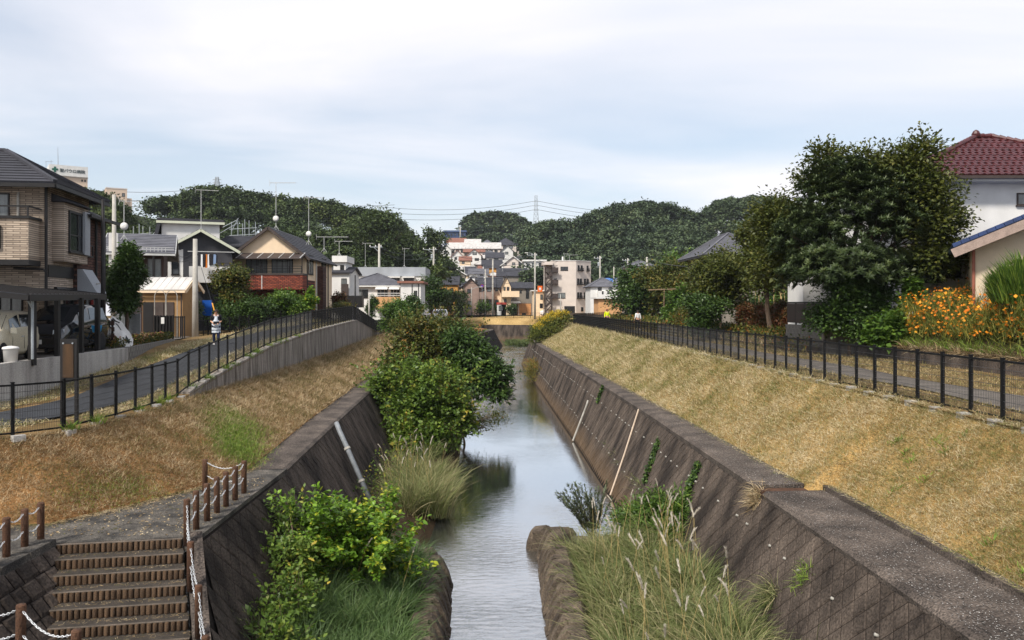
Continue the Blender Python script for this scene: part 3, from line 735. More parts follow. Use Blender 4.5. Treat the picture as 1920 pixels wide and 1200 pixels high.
# river wall below the steps
mb = MB(); rws = []
for y in rYs(9.5, 14.5, 12):
    zt = 3.2 - 0.583 * (14.5 - y); s_ = zt / 3.12
    rws.append([(LF_(y), y, -0.6), (LF_(y) + (LT_(y) - LF_(y)) * s_, y, zt)])
mb.grid(rws); mb.build('wall_face', m_joint, lwall)
rnd2 = random.Random(8)
yy, col_ = 9.8, 0
while yy < 14.75:
    for k in range(8):
        v = VV * k + (VV / 2 if col_ % 2 else 0)
        if 0.1 < v and v / 3.55 * 3.12 + 0.3 < 3.2 - 0.583 * max(0, 14.5 - yy):
            P8 = lblock(yy, v, rnd2); mb = MB(); mb.v += P8
            mb.f += [(7, 6, 5, 4)] + [(q, 4 + q, 4 + (q + 1) % 4, (q + 1) % 4) for q in range(4)]
            mb.build('stone_block', m_wallb, lwall)
    yy += UU / 2; col_ += 1
# wall on the other side of the steps, rough stones
sw = thing('stair_side_wall', 'dark rough stone wall along the left side of the steps', 'wall', (-7.5, 12, 2))
def SWp(y, v, n_): return Vector((-7.68 + 0.61 * v + 0.79 * n_, y, 3.2 - 0.79 * v + 0.61 * n_))
MB().quad(SWp(14.2, 0, -.01), SWp(8, 0, -.01), SWp(8, 3.2, -.01), SWp(14.2, 3.2, -.01)).build('backing', m_joint, sw)
rr = random.Random(12)
for r_ in range(9):
    y = 14.15 - rr.uniform(0, .25); v0 = 0.03 + r_ * 0.31
    while y > 8.6:
        wd = rr.uniform(0.26, 0.46); h = rr.uniform(0.015, 0.05)
        c_ = SWp(y - wd / 2, v0 + .15, 0)
        if c_.z < 3.2 - 0.583 * (14.12 - c_.y) - 0.25: y -= wd; continue
        j = lambda s_: rr.uniform(-s_, s_)
        q8 = [SWp(y - .012, v0 + .3 + j(.02), 0), SWp(y - wd + .012, v0 + .3 + j(.02), 0), SWp(y - wd + .012, v0 + j(.015), 0), SWp(y - .012, v0 + j(.015), 0)]
        q8 += [SWp(y - .05 + j(.01), v0 + .255 + j(.02), h), SWp(y - wd + .05 + j(.01), v0 + .255 + j(.02), h * .8), SWp(y - wd + .05, v0 + .045 + j(.015), h), SWp(y - .05, v0 + .04 + j(.015), h * .9)]
        MB().hexa(q8).build('stone', m_wallb, sw); y -= wd
y = 14.1
while y > 8.5:
    MB().hexa([(-7.98, y - .78, 3.15), (-7.64, y - .78, 3.15), (-7.64, y, 3.15), (-7.98, y, 3.15), (-7.97, y - .77, 3.29 + rr.uniform(-.008, .008)), (-7.66, y - .77, 3.29), (-7.66, y - .01, 3.29), (-7.97, y - .01, 3.29)]).build('coping_slab', m_land, sw); y -= 0.8
# ledge of the lower landing, off the bottom edge of the view
structure(MB().box(-8.2, -4.2, 6.5, 9.9, -0.5, 2.95).build('lower_landing', m_land))

PH = 0.73
pmesh = MB().lathe([(0.06, -0.1), (0.06, PH - 0.02), (0.052, PH)], (0, 0, 0), 10).mesh('post', True); pmesh.materials.append(m_post)
def link_ring(mb, c, d, up, ln, wd, r_):
    s_ = d.cross(up).normalized(); pts = []
    for k in range(8):
        t = 2 * math.pi * k / 8; pts.append(c + d * math.cos(t) * ln / 2 + s_ * math.sin(t) * wd / 2)
    i = len(mb.v)
    for k in range(8):
        o_ = (pts[k] - c).normalized(); nn = d.cross(s_)
        for q in range(3):
            t = 2 * math.pi * q / 3; mb.v.append(tuple(pts[k] + (o_ * math.cos(t) + nn * math.sin(t)) * r_))
    for k in range(8):
        for q in range(3):
            a = (k + 1) % 8; c_ = (q + 1) % 3; mb.f.append((i + k * 3 + q, i + a * 3 + q, i + a * 3 + c_, i + k * 3 + c_))
def chain(p, q, sag, parent):
    mb = MB(); n = max(6, int((q - p).length * 1.06 / 0.043)); pr = None
    for k in range(n + 1):
        t = k / n; c = p.lerp(q, t) - Vector((0, 0, sag * 4 * t * (1 - t)))
        if pr is not None:
            d = (c - pr).normalized(); up = Vector((0, 0, 1)) if k % 2 else d.cross(Vector((0, 0, 1))).normalized()
            if abs(d.dot(up)) > .95: up = Vector((1, 0, 0))
            link_ring(mb, (c + pr) / 2, d, up, (c - pr).length * 1.42, 0.026, 0.0052)
        pr = c
    mb.build('chain', m_chain, parent)
def chain_fence(label, posts, skip=()):
    t = thing('chain_railing', label, 'chain railing', posts[0])
    for k, p in enumerate(posts):
        o = link('post', pmesh); place(o, Matrix.Translation(p) @ Matrix.Rotation(random.random() * 6, 4, 'Z') @ Matrix.Rotation(random.uniform(-.02, .02), 4, 'X'), t)
        if k and k not in skip:
            a, b = Vector(posts[k - 1]), Vector(p); d = (b - a).normalized() * 0.06
            for h in (0.66, 0.36): chain(a + d + Vector((0, 0, h)), b - d + Vector((0, 0, h)), 0.13 * max(.5, (b - a).length), t)
    return t
chain_fence('chain railing with brown posts along river edge above the steps', [(-6.45, 18.05, ZC), (-5.52, 17.9, ZC), (-5.52, 17.28, ZC), (-5.53, 16.72, ZC), (-5.54, 16.2, ZC), (-5.53, 15.6, ZC), (-5.52, 15.0, ZC), (-5.45, 14.35, ZC), (-5.03, 13.4, 2.72), (-4.6, 12.6, 2.27), (-4.2, 11.8, 1.8)])
chain_fence('chain railing with brown posts beside the left stone wall', [(-7.93, 14.1, ZC), (-7.95, 13.65, ZC), (-7.93, 13.1, ZC), (-7.92, 12.4, ZC), (-7.92, 11.7, ZC)])
chain_fence('nearest brown chain posts at bottom left corner', [(-6.7, 10.25, 2.95), (-5.85, 9.95, 2.95), (-4.92, 9.5, 2.82)])

# ---- revetment block rows in the river
def rev_block(mb, xw, sgn, y, ln, zt, jit):
    rows = []
    for u, rec, dz in ((0, .24, -.09), (.02, .24, -.05), (.2, .22, -.02), (.3, .0, .0), (.7, .0, .02), (.8, .22, -.02), (.98, .24, -.05), (1, .24, -.09)):
        prof = [(0.0, -.65), (0.0, .02), (.04 + rec * .6, .16), (.12 + rec, .46), (.27 + rec * .8, .76 + dz), (.36 + rec * .3, .86 + dz), (.74, .88 + dz), (.86, .72 + dz), (.86, -.65)]
        rows.append([(xw + sgn * p_, y + u * ln, -0.65 + (q_ + .65) * (zt + .65) / 1.55) for p_, q_ in prof])
    if sgn < 0: rows = [r_[::-1] for r_ in rows]
    mb.grid(rows); mb.poly(rows[0]); mb.poly(rows[-1][::-1])
def rev_row(label, xf, sgn, y0, y1):
    t = thing('revetment_row', label, 'revetment', (xf(y0), y0, 0)); y = y0; rr = random.Random(len(label))
    while y < y1:
        ln = rr.uniform(0.56, 0.62); mb = MB(); rev_block(mb, xf(y) + rr.uniform(-.03, .03), sgn, y, ln - 0.03, 0.88 + rr.uniform(-.06, .05), 0)
        mb.build('revetment_block', m_rev, t); y += ln
    return t
rl = rev_row('row of humped brown concrete blocks left of the water', lambda y: -0.85 - 0.03 * (y - 16) - (0.35 * max(0, y - 20.6) ** 2), -1, 12.5, 22.2)
rv = rev_row('row of humped brown concrete blocks right of the water', lambda y: 1.2 + 0.02 * (y - 16), 1, 12.5, 23.4)
for k, (x, y, a_, zz) in enumerate(((1.55, 24.35, 24, -.12), (2.2, 24.5, 52, -.2))):
    mb = MB(); rev_block(mb, -.5, 1, -.33, .66, .8, 0); mb.xf(Matrix.Translation((x, y, zz)) @ Matrix.Rotation(R(-a_), 4, 'Z') @ Matrix.Rotation(R(-9), 4, 'Y')); mb.build('revetment_block', m_rev, rv)
tag(MB().hexa([(2.4, 22.7, -.5), (4.3, 23.0, -.5), (4.3, 23.9, -.5), (2.4, 23.7, -.5), (2.42, 22.75, .62), (4.3, 23.05, .5), (4.3, 23.8, .5), (2.42, 23.6, .62)]).build('concrete_sill', m_rev), 'flat brown concrete sill between block row and right wall', 'sill')

# ---- black mesh fences
pst = MB().box(-.03, .03, -.03, .03, -.1, 1.15).box(-.034, .034, -.034, .034, 1.15, 1.17).mesh('post'); pst.materials.append(m_black)
ftg = MB().box(-.12, .12, -.09, .09, -.1, .03).mesh('footing'); ftg.materials.append(m_conc)
def walk(P, step, first=0.0):
    P = [Vector(p) for p in P]; out_ = []; acc = 0; nxt = first
    for k in range(len(P) - 1):
        d = (P[k + 1] - P[k]).length
        while nxt <= acc + d + 1e-6: out_.append(P[k].lerp(P[k + 1], (nxt - acc) / d)); nxt += step
        acc += d
    return out_
def mesh_fence(label, pts, h=1.12, foot=True, vert=0.05, hn=6, foot_side=(0, 0)):
    t = thing('mesh_fence', label, 'fence', pts[0])
    for k, p in enumerate(pts):
        o = link('post', pst); d = (pts[min(k + 1, len(pts) - 1)] - pts[max(0, k - 1)]); a = math.atan2(d.y, d.x)
        place(o, Matrix.Translation(p) @ Matrix.Rotation(a, 4, 'Z') @ Matrix.Diagonal((1, 1, h / 1.12, 1)), t)
        if foot and p.y < 60:
            o = link('footing', ftg); place(o, Matrix.Translation(p + Vector((*foot_side, random.uniform(-.015, .02)))) @ Matrix.Rotation(a + random.uniform(-.1, .1), 4, 'Z'), t)
        if k == len(pts) - 1: break
        q = pts[k + 1]; z = Vector((0, 0, 1)); dd = (q - p).normalized(); side = Vector((-dd.y, dd.x, 0)) * 0.03
        MB().bar(p + z * (h - .02), q + z * (h - .02), .045, .04).build('top_rail', m_black, t)
        mb = MB().bar(p + z * .07 + dd * .03, q + z * .07 - dd * .03, .03, .035)
        mb.build('bottom_rail', m_black, t)
        mb = MB()
        for i in range(1, hn + 1):
            zz = .07 + (h - .1) * i / (hn + 1); mb.tube([p + z * zz + dd * .03 + side * .4, q + z * zz - dd * .03 + side * .4], .0045 if p.y < 40 else .008, 4, False)
        n = max(2, int((q - p).length / vert))
        if p.y > 45: n = n // 2
        for i in range(1, n):
            c = p.lerp(q, i / n) + side * .2; mb.tube([c + z * .08, c + z * (h - .03)], .0032 if p.y < 30 else (.005 if p.y < 45 else .009), 3, False)
        mb.build('wire_panel', m_wire if p.y < 45 else m_black, t)
    return t
yR = [14.92 + .994 * k for k in range(-10, 79)]
mesh_fence('long black mesh fence along the top of the right bank', [Vector((9.55, y, ZR + 0.01)) for y in yR], 1.13, True, .05, 6, (-.14, 0))
mesh_fence('black mesh fence turning away at the far end of right bank', walk([(9.8, 93.6, ZR), (13, 108, ZR), (19, 128, ZR)], 1.6), 1.13, False, .1)
PF = [(x, y, zp(y) + (0.06 if y > 24.6 else 0)) for x, y in (list(resample(FENCE_L[:7], 60)) + list(resample(FENCE_L[6:], 120))[1:])]
ptsL = walk(PF, 1.08, 0.62)
mesh_fence('black mesh fence beside the footpath on the left bank', ptsL, 1.1, True, .05, 6, (.12, 0))
mesh_fence('black mesh fence on the far side of the footpath', walk([(-17.2, 46.8, 5.4), (-15.6, 55, 5.75), (-14.4, 63, 6.2), (-14.6, 76, 4.9)], 1.25), 1.1, False, .06)
mesh_fence('far black fence on the grass bank before the bend', walk([(-10.2, 118, 4.85), (-9.5, 131, 4.85), (-12, 139, 4.85), (-17, 143, 4.85), (-30, 147, 4.85)], 2.0), 1.1, False, .12)
mesh_fence('dark low fence along the outer bank below the town', walk([(-30, 181.5, 4.75), (-3, 178.6, 4.75), (10, 172.5, 4.75), (24, 166.5, 4.75)], 2.0), 1.1, False, .2, 4)
# ================================================================== buildings
m_glass = mat('window_glass', lin(34, 38, 42), 0.06, 0.3, 0.6, spec=0.8)
m_curt = mat('curtained_glass', lin(112, 116, 116), 0.15, 0.25, 5, spec=0.6, streak=8)
m_fr_d = mat('dark_sash', lin(30, 28, 28), 0.5, 0.15)
m_fr_l = mat('light_sash', lin(190, 190, 188), 0.5, 0.1)
m_brown = mat('brown_trim', lin(66, 56, 52), 0.6, 0.2)
m_white = mat('white_render', lin(214, 212, 208), 0.85, 0.07, 1.2, 0.15, 80, fine=0.05)
m_cream = mat('cream_render', lin(226, 202, 172), 0.9, 0.06, 1.5, 0.3, 90, fine=0.06)
m_beige = mat('beige_render', lin(206, 194, 184), 0.9, 0.07, 0.7, 0.1, 60, fine=0.05)
m_grey = mat('grey_metal_cladding', lin(150, 154, 160), 0.6, 0.1, 0.8)
m_pinkw = mat('pinkish_cladding', lin(150, 128, 118), 0.9, 0.1, 1.0)
m_taupe = mat('taupe_cladding', lin(128, 120, 110), 0.9, 0.1, 1.0)
m_tanw = mat('tan_render', lin(196, 150, 104), 0.9, 0.1, 1.5)
m_orange = mat('ochre_render', lin(206, 152, 82), 0.9, 0.12, 1.0)
m_blackw = mat('black_cladding', lin(58, 58, 62), 0.8, 0.12, 2, streak=20)
m_roofd = mat('dark_slate_roof', lin(58, 58, 64), 0.75, 0.2, 1.2, 0.3, 30, fine=0.15)
m_roofg = mat('grey_tile_roof', lin(96, 96, 102), 0.7, 0.2, 1.2, 0.3, 30, fine=0.15)
m_roofl = mat('pale_roof', lin(186, 182, 178), 0.8, 0.15, 0.8)
m_roofr = mat('red_brown_roof', lin(134, 92, 78), 0.8, 0.2, 1.2)
m_roofb = mat('blue_roof', lin(66, 108, 168), 0.5, 0.15, 1.0)
m_bluet = mat('blue_glazed_tile', lin(24, 48, 94), 0.4, 0.2, 3, spec=0.6)
m_redt = mat('red_glazed_tile', lin(74, 31, 32), 0.38, 0.3, 2.5, spec=0.5, fine=0.1)
m_tanbr = brickmat('tan_stone_facing', lin(194, 176, 156), lin(150, 134, 118), lin(88, 78, 70), 0.46, 0.075, 0.010)
m_tanbr_y = brickmat('tan_stone_facing_side', lin(192, 176, 160), lin(152, 138, 124), lin(90, 82, 74), 0.46, 0.075, 0.010, 'y')
m_brnbr = brickmat('brown_brick_siding', lin(98, 68, 58), lin(72, 48, 42), lin(44, 32, 28), 0.34, 0.11, 0.014)
m_redbr = brickmat('red_brick_parapet', lin(164, 84, 62), lin(112, 54, 42), lin(64, 40, 34), 0.30, 0.11, 0.022)

class House:
    def __init__(s, name, label, cat, loc, rz=0, group=None):
        s.t = thing(name, label, cat, loc, rz, group)
    def part(s, name, mb, m, parent=None, smooth=False):
        o = mb.build(name, m, None, smooth); o.parent = parent or s.t; return o
    def fr(s, face, w=0, d=0):
        return {'f': (Vector((0, 0, 0)), Vector((1, 0, 0)), Vector((0, -1, 0))), 'r': (Vector((w, 0, 0)), Vector((0, 1, 0)), Vector((1, 0, 0))),
                'l': (Vector((0, 0, 0)), Vector((0, 1, 0)), Vector((-1, 0, 0)))}[face]
    def window(s, face, u0, u1, v0, v1, w=0, d=0, off=0.0, fm=None, gm=None, fw=0.05, mull=1, sill=True, rail=0):
        o, a, n = s.fr(face, w, d); o = o + n * off; z = Vector((0, 0, 1)); fm = fm or m_fr_d
        P = lambda u, v, q: o + a * u + z * v + n * q
        mb = MB()
        def bx(ua, ub, va, vb, q0, q1): mb.hexa([P(ua, va, q0), P(ub, va, q0), P(ub, va, q1), P(ua, va, q1), P(ua, vb, q0), P(ub, vb, q0), P(ub, vb, q1), P(ua, vb, q1)])
        bx(u0, u0 + fw, v0, v1, -.02, .055); bx(u1 - fw, u1, v0, v1, -.02, .055); bx(u0 + fw, u1 - fw, v1 - fw, v1, -.02, .054); bx(u0 + fw, u1 - fw, v0, v0 + fw, -.02, .054)
        for k in range(1, mull + 1):
            c = u0 + (u1 - u0) * k / (mull + 1); bx(c - fw * .4, c + fw * .4, v0 + fw, v1 - fw, -.02, .045)
        if rail: bx(u0 + fw, u1 - fw, v0 + (v1 - v0) * rail - fw * .3, v0 + (v1 - v0) * rail + fw * .3, -.02, .04)
        f = s.part('window', mb, fm)
        np_ = mull + 1
        for k in range(np_):
            c0 = u0 + fw + (u1 - u0 - 2 * fw) * k / np_; c1 = u0 + fw + (u1 - u0 - 2 * fw) * (k + 1) / np_
            q = .012 + .006 * (k % 2)
            s.part('pane', MB().quad(P(c0, v0 + fw, q), P(c1, v0 + fw, q), P(c1, v1 - fw, q), P(c0, v1 - fw, q)), gm or m_glass, f)
        if sill:
            mb = MB(); bx(u0 - .04, u1 + .04, v0 - .05, v0 - .003, -.02, .1); s.part('sill', mb, fm, f)
        return f
    def box(s, name, m, x0, x1, y0, y1, z0, z1, parent=None): return s.part(name, MB().box(x0, x1, y0, y1, z0, z1), m, parent)
    def body(s, m, w, d, h, roof, rise, sink=1.0):
        mb = MB()
        if roof == 'gy': mb.extr([(0, 0, -sink), (w, 0, -sink), (w, 0, h), (w / 2, 0, h + rise), (0, 0, h)][::1], (0, d, 0))
        elif roof == 'gx': mb.extr([(0, d, -sink), (0, 0, -sink), (0, 0, h), (0, d / 2, h + rise), (0, d, h)], (w, 0, 0))
        else: mb.box(0, w, 0, d, -sink, h)
        return s.part('wall', mb, m)
    def slope(s, mb, A, B, C, D, n, th=0.1, step=0.03):
        A, B, C, D = map(Vector, (A, B, C, D)); nr = (B - A).cross(D - A).normalized()
        for i in range(n):
            t0, t1 = i / n, (i + 1) / n
            a, b, c, d = A.lerp(D, t0), B.lerp(C, t0), B.lerp(C, t1), A.lerp(D, t1)
            mb.quad(a + nr * step, b + nr * step, c, d)
            mb.quad(a, b, b + nr * step, a + nr * step)
        a, b, c, d = (p - nr * th for p in (A, B, C, D))
        mb.quad(d, c, b, a); mb.quad(a, b, B, A); mb.quad(b, c, C, B); mb.quad(d, a, A, D)
    def roof(s, m, w, d, h, kind, rise, ov=0.45, n=8, trim=None, th=0.12, x0=0.0):
        mb = MB(); ex = 0.12
        if kind == 'gy':
            k = rise / (w / 2); R1, R2 = (w / 2, -ov, h + rise + ex), (w / 2, d + ov, h + rise + ex); ze = h - ov * k + ex
            s.slope(mb, (-ov, d + ov, ze), (-ov, -ov, ze), R1, R2, n, th); s.slope(mb, (w + ov, -ov, ze), (w + ov, d + ov, ze), R2, R1, n, th)
            o = s.part('roof', mb, m)
            if trim:
                mb = MB()
                for x in (-ov, w + ov): mb.bar((x, -ov - .015, ze - .12), (w / 2, -ov - .015, h + rise + ex - .12), .05, .2, (0, 0, 1))
                s.part('barge_board', mb, trim, o)
        elif kind == 'gx':
            k = rise / (d / 2); R1, R2 = (-ov, d / 2, h + rise + ex), (w + ov, d / 2, h + rise + ex); ze = h - ov * k + ex
            s.slope(mb, (-ov, -ov, ze), (w + ov, -ov, ze), R2, R1, n, th); s.slope(mb, (w + ov, d + ov, ze), (-ov, d + ov, ze), R1, R2, n, th)
            o = s.part('roof', mb, m)
            if trim:
                mb = MB()
                for x in (-ov - .015, w + ov + .015): mb.bar((x, -ov, ze - .1), (x, d / 2, h + rise + ex - .1), .05, .2); mb.bar((x, d + ov, ze - .1), (x, d / 2, h + rise + ex - .1), .05, .2)
                mb.bar((-ov, -ov - .04, ze - .1), (w + ov, -ov - .04, ze - .1), .08, .12); s.part('barge_board', mb, trim, o)
        elif kind == 'hip':
            k = rise / (min(w, d) / 2); ze = h - ov * k * .6 + ex; zt = h + rise + ex
            if w >= d: r1, r2 = (d / 2, d / 2, zt), (w - d / 2, d / 2, zt)
            else: r1, r2 = (w / 2, w / 2, zt), (w / 2, d - w / 2, zt)
            a, b, c, e = (-ov, -ov, ze), (w + ov, -ov, ze), (w + ov, d + ov, ze), (-ov, d + ov, ze)
            if w >= d: s.slope(mb, a, b, r2, r1, n, th); s.slope(mb, b, c, r2, r2, n, th); s.slope(mb, c, e, r1, r2, n, th); s.slope(mb, e, a, r1, r1, n, th); hips = ((a, r1), (b, r2), (c, r2), (e, r1), (r1, r2))
            else: s.slope(mb, a, b, r1, r1, n, th); s.slope(mb, b, c, r2, r1, n, th); s.slope(mb, c, e, r2, r2, n, th); s.slope(mb, e, a, r1, r2, n, th); hips = ((a, r1), (b, r1), (c, r2), (e, r2), (r1, r2))
            o = s.part('roof', mb, m)
            mb = MB()
            for p, q in hips:
                if (Vector(p) - Vector(q)).length > .05: mb.bar(Vector(p) + Vector((0, 0, .05)), Vector(q) + Vector((0, 0, .05)), .16, .1)
            s.part('ridge_cap', mb, m, o)
            if trim:
                mb = MB()
                for p, q in ((a, b), (b, c), (e, a)): mb.bar(Vector(p) - Vector((0, 0, .12)), Vector(q) - Vector((0, 0, .12)), .1, .14)
                s.part('gutter', mb, trim, o)
        else:
            mb.box(-ov, w + ov, -ov, d + ov, h + .003, h + max(rise, .12)); o = s.part('roof', mb, m)
        return o
    def antenna(s, p, hgt, ln=0.9, dish=False):
        p = Vector(p); mb = MB().tube([p, p + Vector((0, 0, hgt))], .022, 5)
        t_ = p + Vector((0, 0, hgt)); mb.bar(t_ + Vector((-ln * .3, 0, 0)), t_ + Vector((ln, 0, 0)), .035)
        for k in range(9): c = t_ + Vector((-ln * .3 + ln * 1.3 * k / 8, 0, .0)); mb.bar(c + Vector((0, -.25, 0)), c + Vector((0, .25, 0)), .02)
        c = t_ + Vector((-ln * .3, 0, 0)); mb.bar(c + Vector((-.06, 0, .25)), c, .02); mb.bar(c + Vector((-.06, 0, -.25)), c, .02)
        for dx_ in (-.25, .25): mb.tube([p + Vector((dx_, 0, 0)), p + Vector((0, 0, .4))], .018, 4)
        a = s.part('antenna', mb, m_fr_l)
        if dish:
            c = p + Vector((.02, -.1, .95)); mb = MB(); i = 0
            mb.lathe([(.02, .05), (.14, .035), (.24, 0), (.25, -.01), (.02, .04)], c, 14, 'y'); s.part('dish', mb, m_white, a, True)
        return a

def PXH(name, label, x0, x1, ye, yb, Y, dep, roof, yp, wm, rm, wins=(), ov=0.35, n=7, trim=None, sink=3.0, cat='house', fm=None, gms=None, side=(), mull=1, group=None, th=0.12):
    k = Y / F; w_, h_ = (x1 - x0) * k, (yb - ye) * k
    p = at(x0, yb, Y); hs = House(name, label, cat, p, 0, group); rise = (ye - yp) * k
    hs.w, hs.d, hs.h = w_, dep, h_; hs.k = k; hs.x0, hs.yb = x0, yb
    hs.body(wm, w_, dep, h_, roof, rise, sink); hs.roof(rm, w_, dep, h_, roof, rise, ov, n, trim, th)
    for i, q in enumerate(wins):
        hs.window('f', (q[0] - x0) * k, (q[2] - x0) * k, (yb - q[3]) * k, (yb - q[1]) * k, fm=fm, fw=max(.05, .0006 * Y), gm=(m_curt if (i + len(label)) % 3 == 0 else m_glass), mull=mull, sill=Y < 140)
    for q in side: hs.window(q[0], *q[1:], w=w_, d=dep, fm=fm)
    return hs

# ---- tan stone-faced house, far left
hs = House('stone_faced_house', 'tan stone faced house with dark hip roof behind the carport', 'house', (-16.2 - 8.9 * .99, 29 - 8.9 * .139, 5.7), R(8))
W1, D1, H1 = 8.9, 4.5, 6.2
hs.body(m_tanbr, W1, D1, H1, 'hip', 0)
hs.part('side_facing', MB().box(W1 + .002, W1 + .02, .25, D1, -.3, H1 - .05), m_tanbr_y)
hs.roof(m_roofd, W1, D1, H1, 'hip', 1.35, .62, 12, m_fr_d)
hs.box('eave_board', m_fr_l, -.5, W1 + .5, -.52, -.46, H1 - .24, H1 - .2)
# balcony across the front
hs.box('balcony', m_tanbr, 1.0, W1 - .12, -1.0, -.02, 3.3, 4.75); hs.box('balcony_band', m_fr_d, .98, W1 - .1, -1.03, -.02, 3.12, 3.31)
b = hs.box('balcony_cap', m_fr_d, .95, W1 - .06, -1.06, .02, 4.753, 4.84)
mb = MB(); mb.bar((.95, -1.0, 5.18), (W1 - .1, -1.0, 5.18), .05); mb.bar((W1 - .1, -1.0, 5.18), (W1 - .1, 0, 5.18), .05)
for k in range(9): mb.bar((1 + k * .97, -1.0, 4.8), (1 + k * .97, -1.0, 5.18), .05)
hs.part('railing', mb, m_fr_d, b)
mb = MB(); fx0, fx1 = W1 - 2.6, W1 - 1.05
for k in range(14):
    x = fx0 + (fx1 - fx0) * k / 13; mb.bar((x, -1.04, 3.75), (x + .35 if x + .35 < fx1 else fx1, -1.04, 4.45), .02); mb.bar((x, -1.045, 4.45), (min(x + .35, fx1), -1.045, 3.75), .02)
mb.bar((fx0, -1.05, 3.72), (fx1, -1.05, 3.72), .07); mb.bar((fx0, -1.05, 4.47), (fx1, -1.05, 4.47), .07); mb.bar((fx0, -1.05, 3.7), (fx0, -1.05, 4.5), .07); mb.bar((fx1, -1.05, 3.7), (fx1, -1.05, 4.5), .07)
hs.part('lattice', mb, m_fr_d); hs.box('lattice_opening', m_glass, fx0, fx1, -1.012, -1.004, 3.75, 4.45)
hs.window('f', W1 - 3.0, W1 - 1.15, 4.2, 5.75, mull=1, gm=m_curt)
hs.part('vent_pipe', MB().tube([(W1 - .85, -.06, 4.7), (W1 - .85, -.06, 5.7), (W1 - .85, 0, 5.78)], .045, 8), m_pvc)
hs.box('front_door', m_fr_d, W1 - 3.4, W1 - 1.7, -.04, .02, 0, 2.3); hs.window('f', W1 - 1.5, W1 - .7, 1.0, 2.2, gm=m_curt)
mb = MB().tube([(W1 + .1, -.06, H1 - .1), (W1 + .1, -.06, 0)], .055, 8); mb.tube([(W1 + .1, -.06, 2.9), (W1 + .1, -.3, 3.0), (W1 - .9, -.3, 3.05)], .04, 6); hs.part('downpipe', mb, m_fr_d)
# bay window on the river side
hs.box('bay', m_tanbr_y, W1, W1 + .42, .75, 3.15, 3.35, 5.55)
mb = MB(); mb.hexa([(W1, .6, 5.56), (W1 + .62, .6, 5.56), (W1 + .62, 3.3, 5.56), (W1, 3.3, 5.56), (W1, .62, 5.86), (W1 + .05, .62, 5.86), (W1 + .05, 3.28, 5.86), (W1, 3.28, 5.86)]); hs.part('bay_roof', mb, m_roofd)
hs.window('r', 1.15, 3.0, 3.75, 5.3, w=W1, off=.42, fw=.07, rail=.42)
hs.box('shutter', m_grey, W1 + .46, W1 + .56, 2.5, 3.05, 3.7, 5.4)
hs.box('dark_band', m_fr_d, W1 + .021, W1 + .05, .3, 3.3, 2.75, 3.2)
hs.window('r', .95, 2.7, .95, 2.05, w=W1, off=.02, rail=.5)
mb = MB(); mb.hexa([(W1, .85, 2.1), (W1 + .25, .85, 2.1), (W1 + .25, 2.8, 2.1), (W1, 2.8, 2.1), (W1, .85, 2.4), (W1 + .12, .85, 2.4), (W1 + .12, 2.8, 2.4), (W1, 2.8, 2.4)]); hs.part('shutter_box', mb, m_fr_d)
# ---- brown wing behind it
W2, D2, H2 = 3.06, 3.1, 5.3
o2 = Matrix.LocRotScale(hs.t.location, hs.t.rotation_euler, None) @ Vector((W1 - 2.9, 2.75, 0))
hb = House('brown_brick_house', 'dark brown brick sided house wall behind the stone faced house', 'house', o2, R(8))
m_brnbr_y = brickmat('brown_brick_side', lin(98, 68, 58), lin(72, 48, 42), lin(44, 32, 28), 0.34, 0.11, 0.014, 'y')
hb.body(m_brnbr_y, W2, D2, H2, 'flat', 0)
hb.part('roof', MB().hexa([(1.2, -.02, H2 + .01), (W2 + .5, -.02, H2 + .01), (W2 + .5, D2 + .4, H2 + .01), (1.2, D2 + .4, H2 + .01), (1.2, .2, H2 + .75), (W2 - 1.0, .2, H2 + .75), (W2 - 1.0, D2 - 1.2, H2 + .75), (1.2, D2 - 1.2, H2 + .75)]), m_roofd)
hb.part('gutter', MB().bar((W2 + .52, -.02, H2 - .02), (W2 + .52, D2 + .42, H2 - .02), .1, .12), m_fr_d)
hb.window('r', .35, .75, 3.75, 4.85, w=W2, mull=0)
hb.part('railing', MB().bar((W2 + .2, .3, 4.15), (W2 + .2, 1.2, 4.15), .04).bar((W2 + .2, .3, 3.7), (W2 + .2, 1.2, 3.7), .06).bar((W2 + .2, 1.2, 3.7), (W2 + .2, 1.2, 4.15), .04).bar((W2, 1.2, 3.7), (W2 + .2, 1.2, 3.7), .06), m_fr_d)
hb.part('vent_pipe', MB().tube([(W2 + .06, .85, 3.75), (W2 + .06, .85, 4.4), (W2 + .06, 1.0, 4.62)], .035, 8), m_pvc)
hb.part('awning', MB().hexa([(W2, .05, 2.2), (W2 + .75, .05, 2.2), (W2 + .75, 1.15, 2.2), (W2, 1.15, 2.2), (W2, .05, 3.15), (W2 + .2, .05, 3.15), (W2 + .2, 1.15, 3.15), (W2, 1.15, 3.15)]), m_grey)
hb.box('shutter_wall', m_fr_d, W2 + .003, W2 + .05, .9, 2.75, 0, 1.95); hb.box('band', m_fr_d, W2 + .003, W2 + .07, .4, D2, 1.96, 2.06)
hb.part('downpipe', MB().tube([(W2 + .07, 2.0, H2 - .05), (W2 + .07, 2.0, 2.1)], .05, 8).tube([(W2 + .07, D2 - .06, H2 - .05), (W2 + .07, D2 - .06, 0)], .05, 8), m_fr_d)

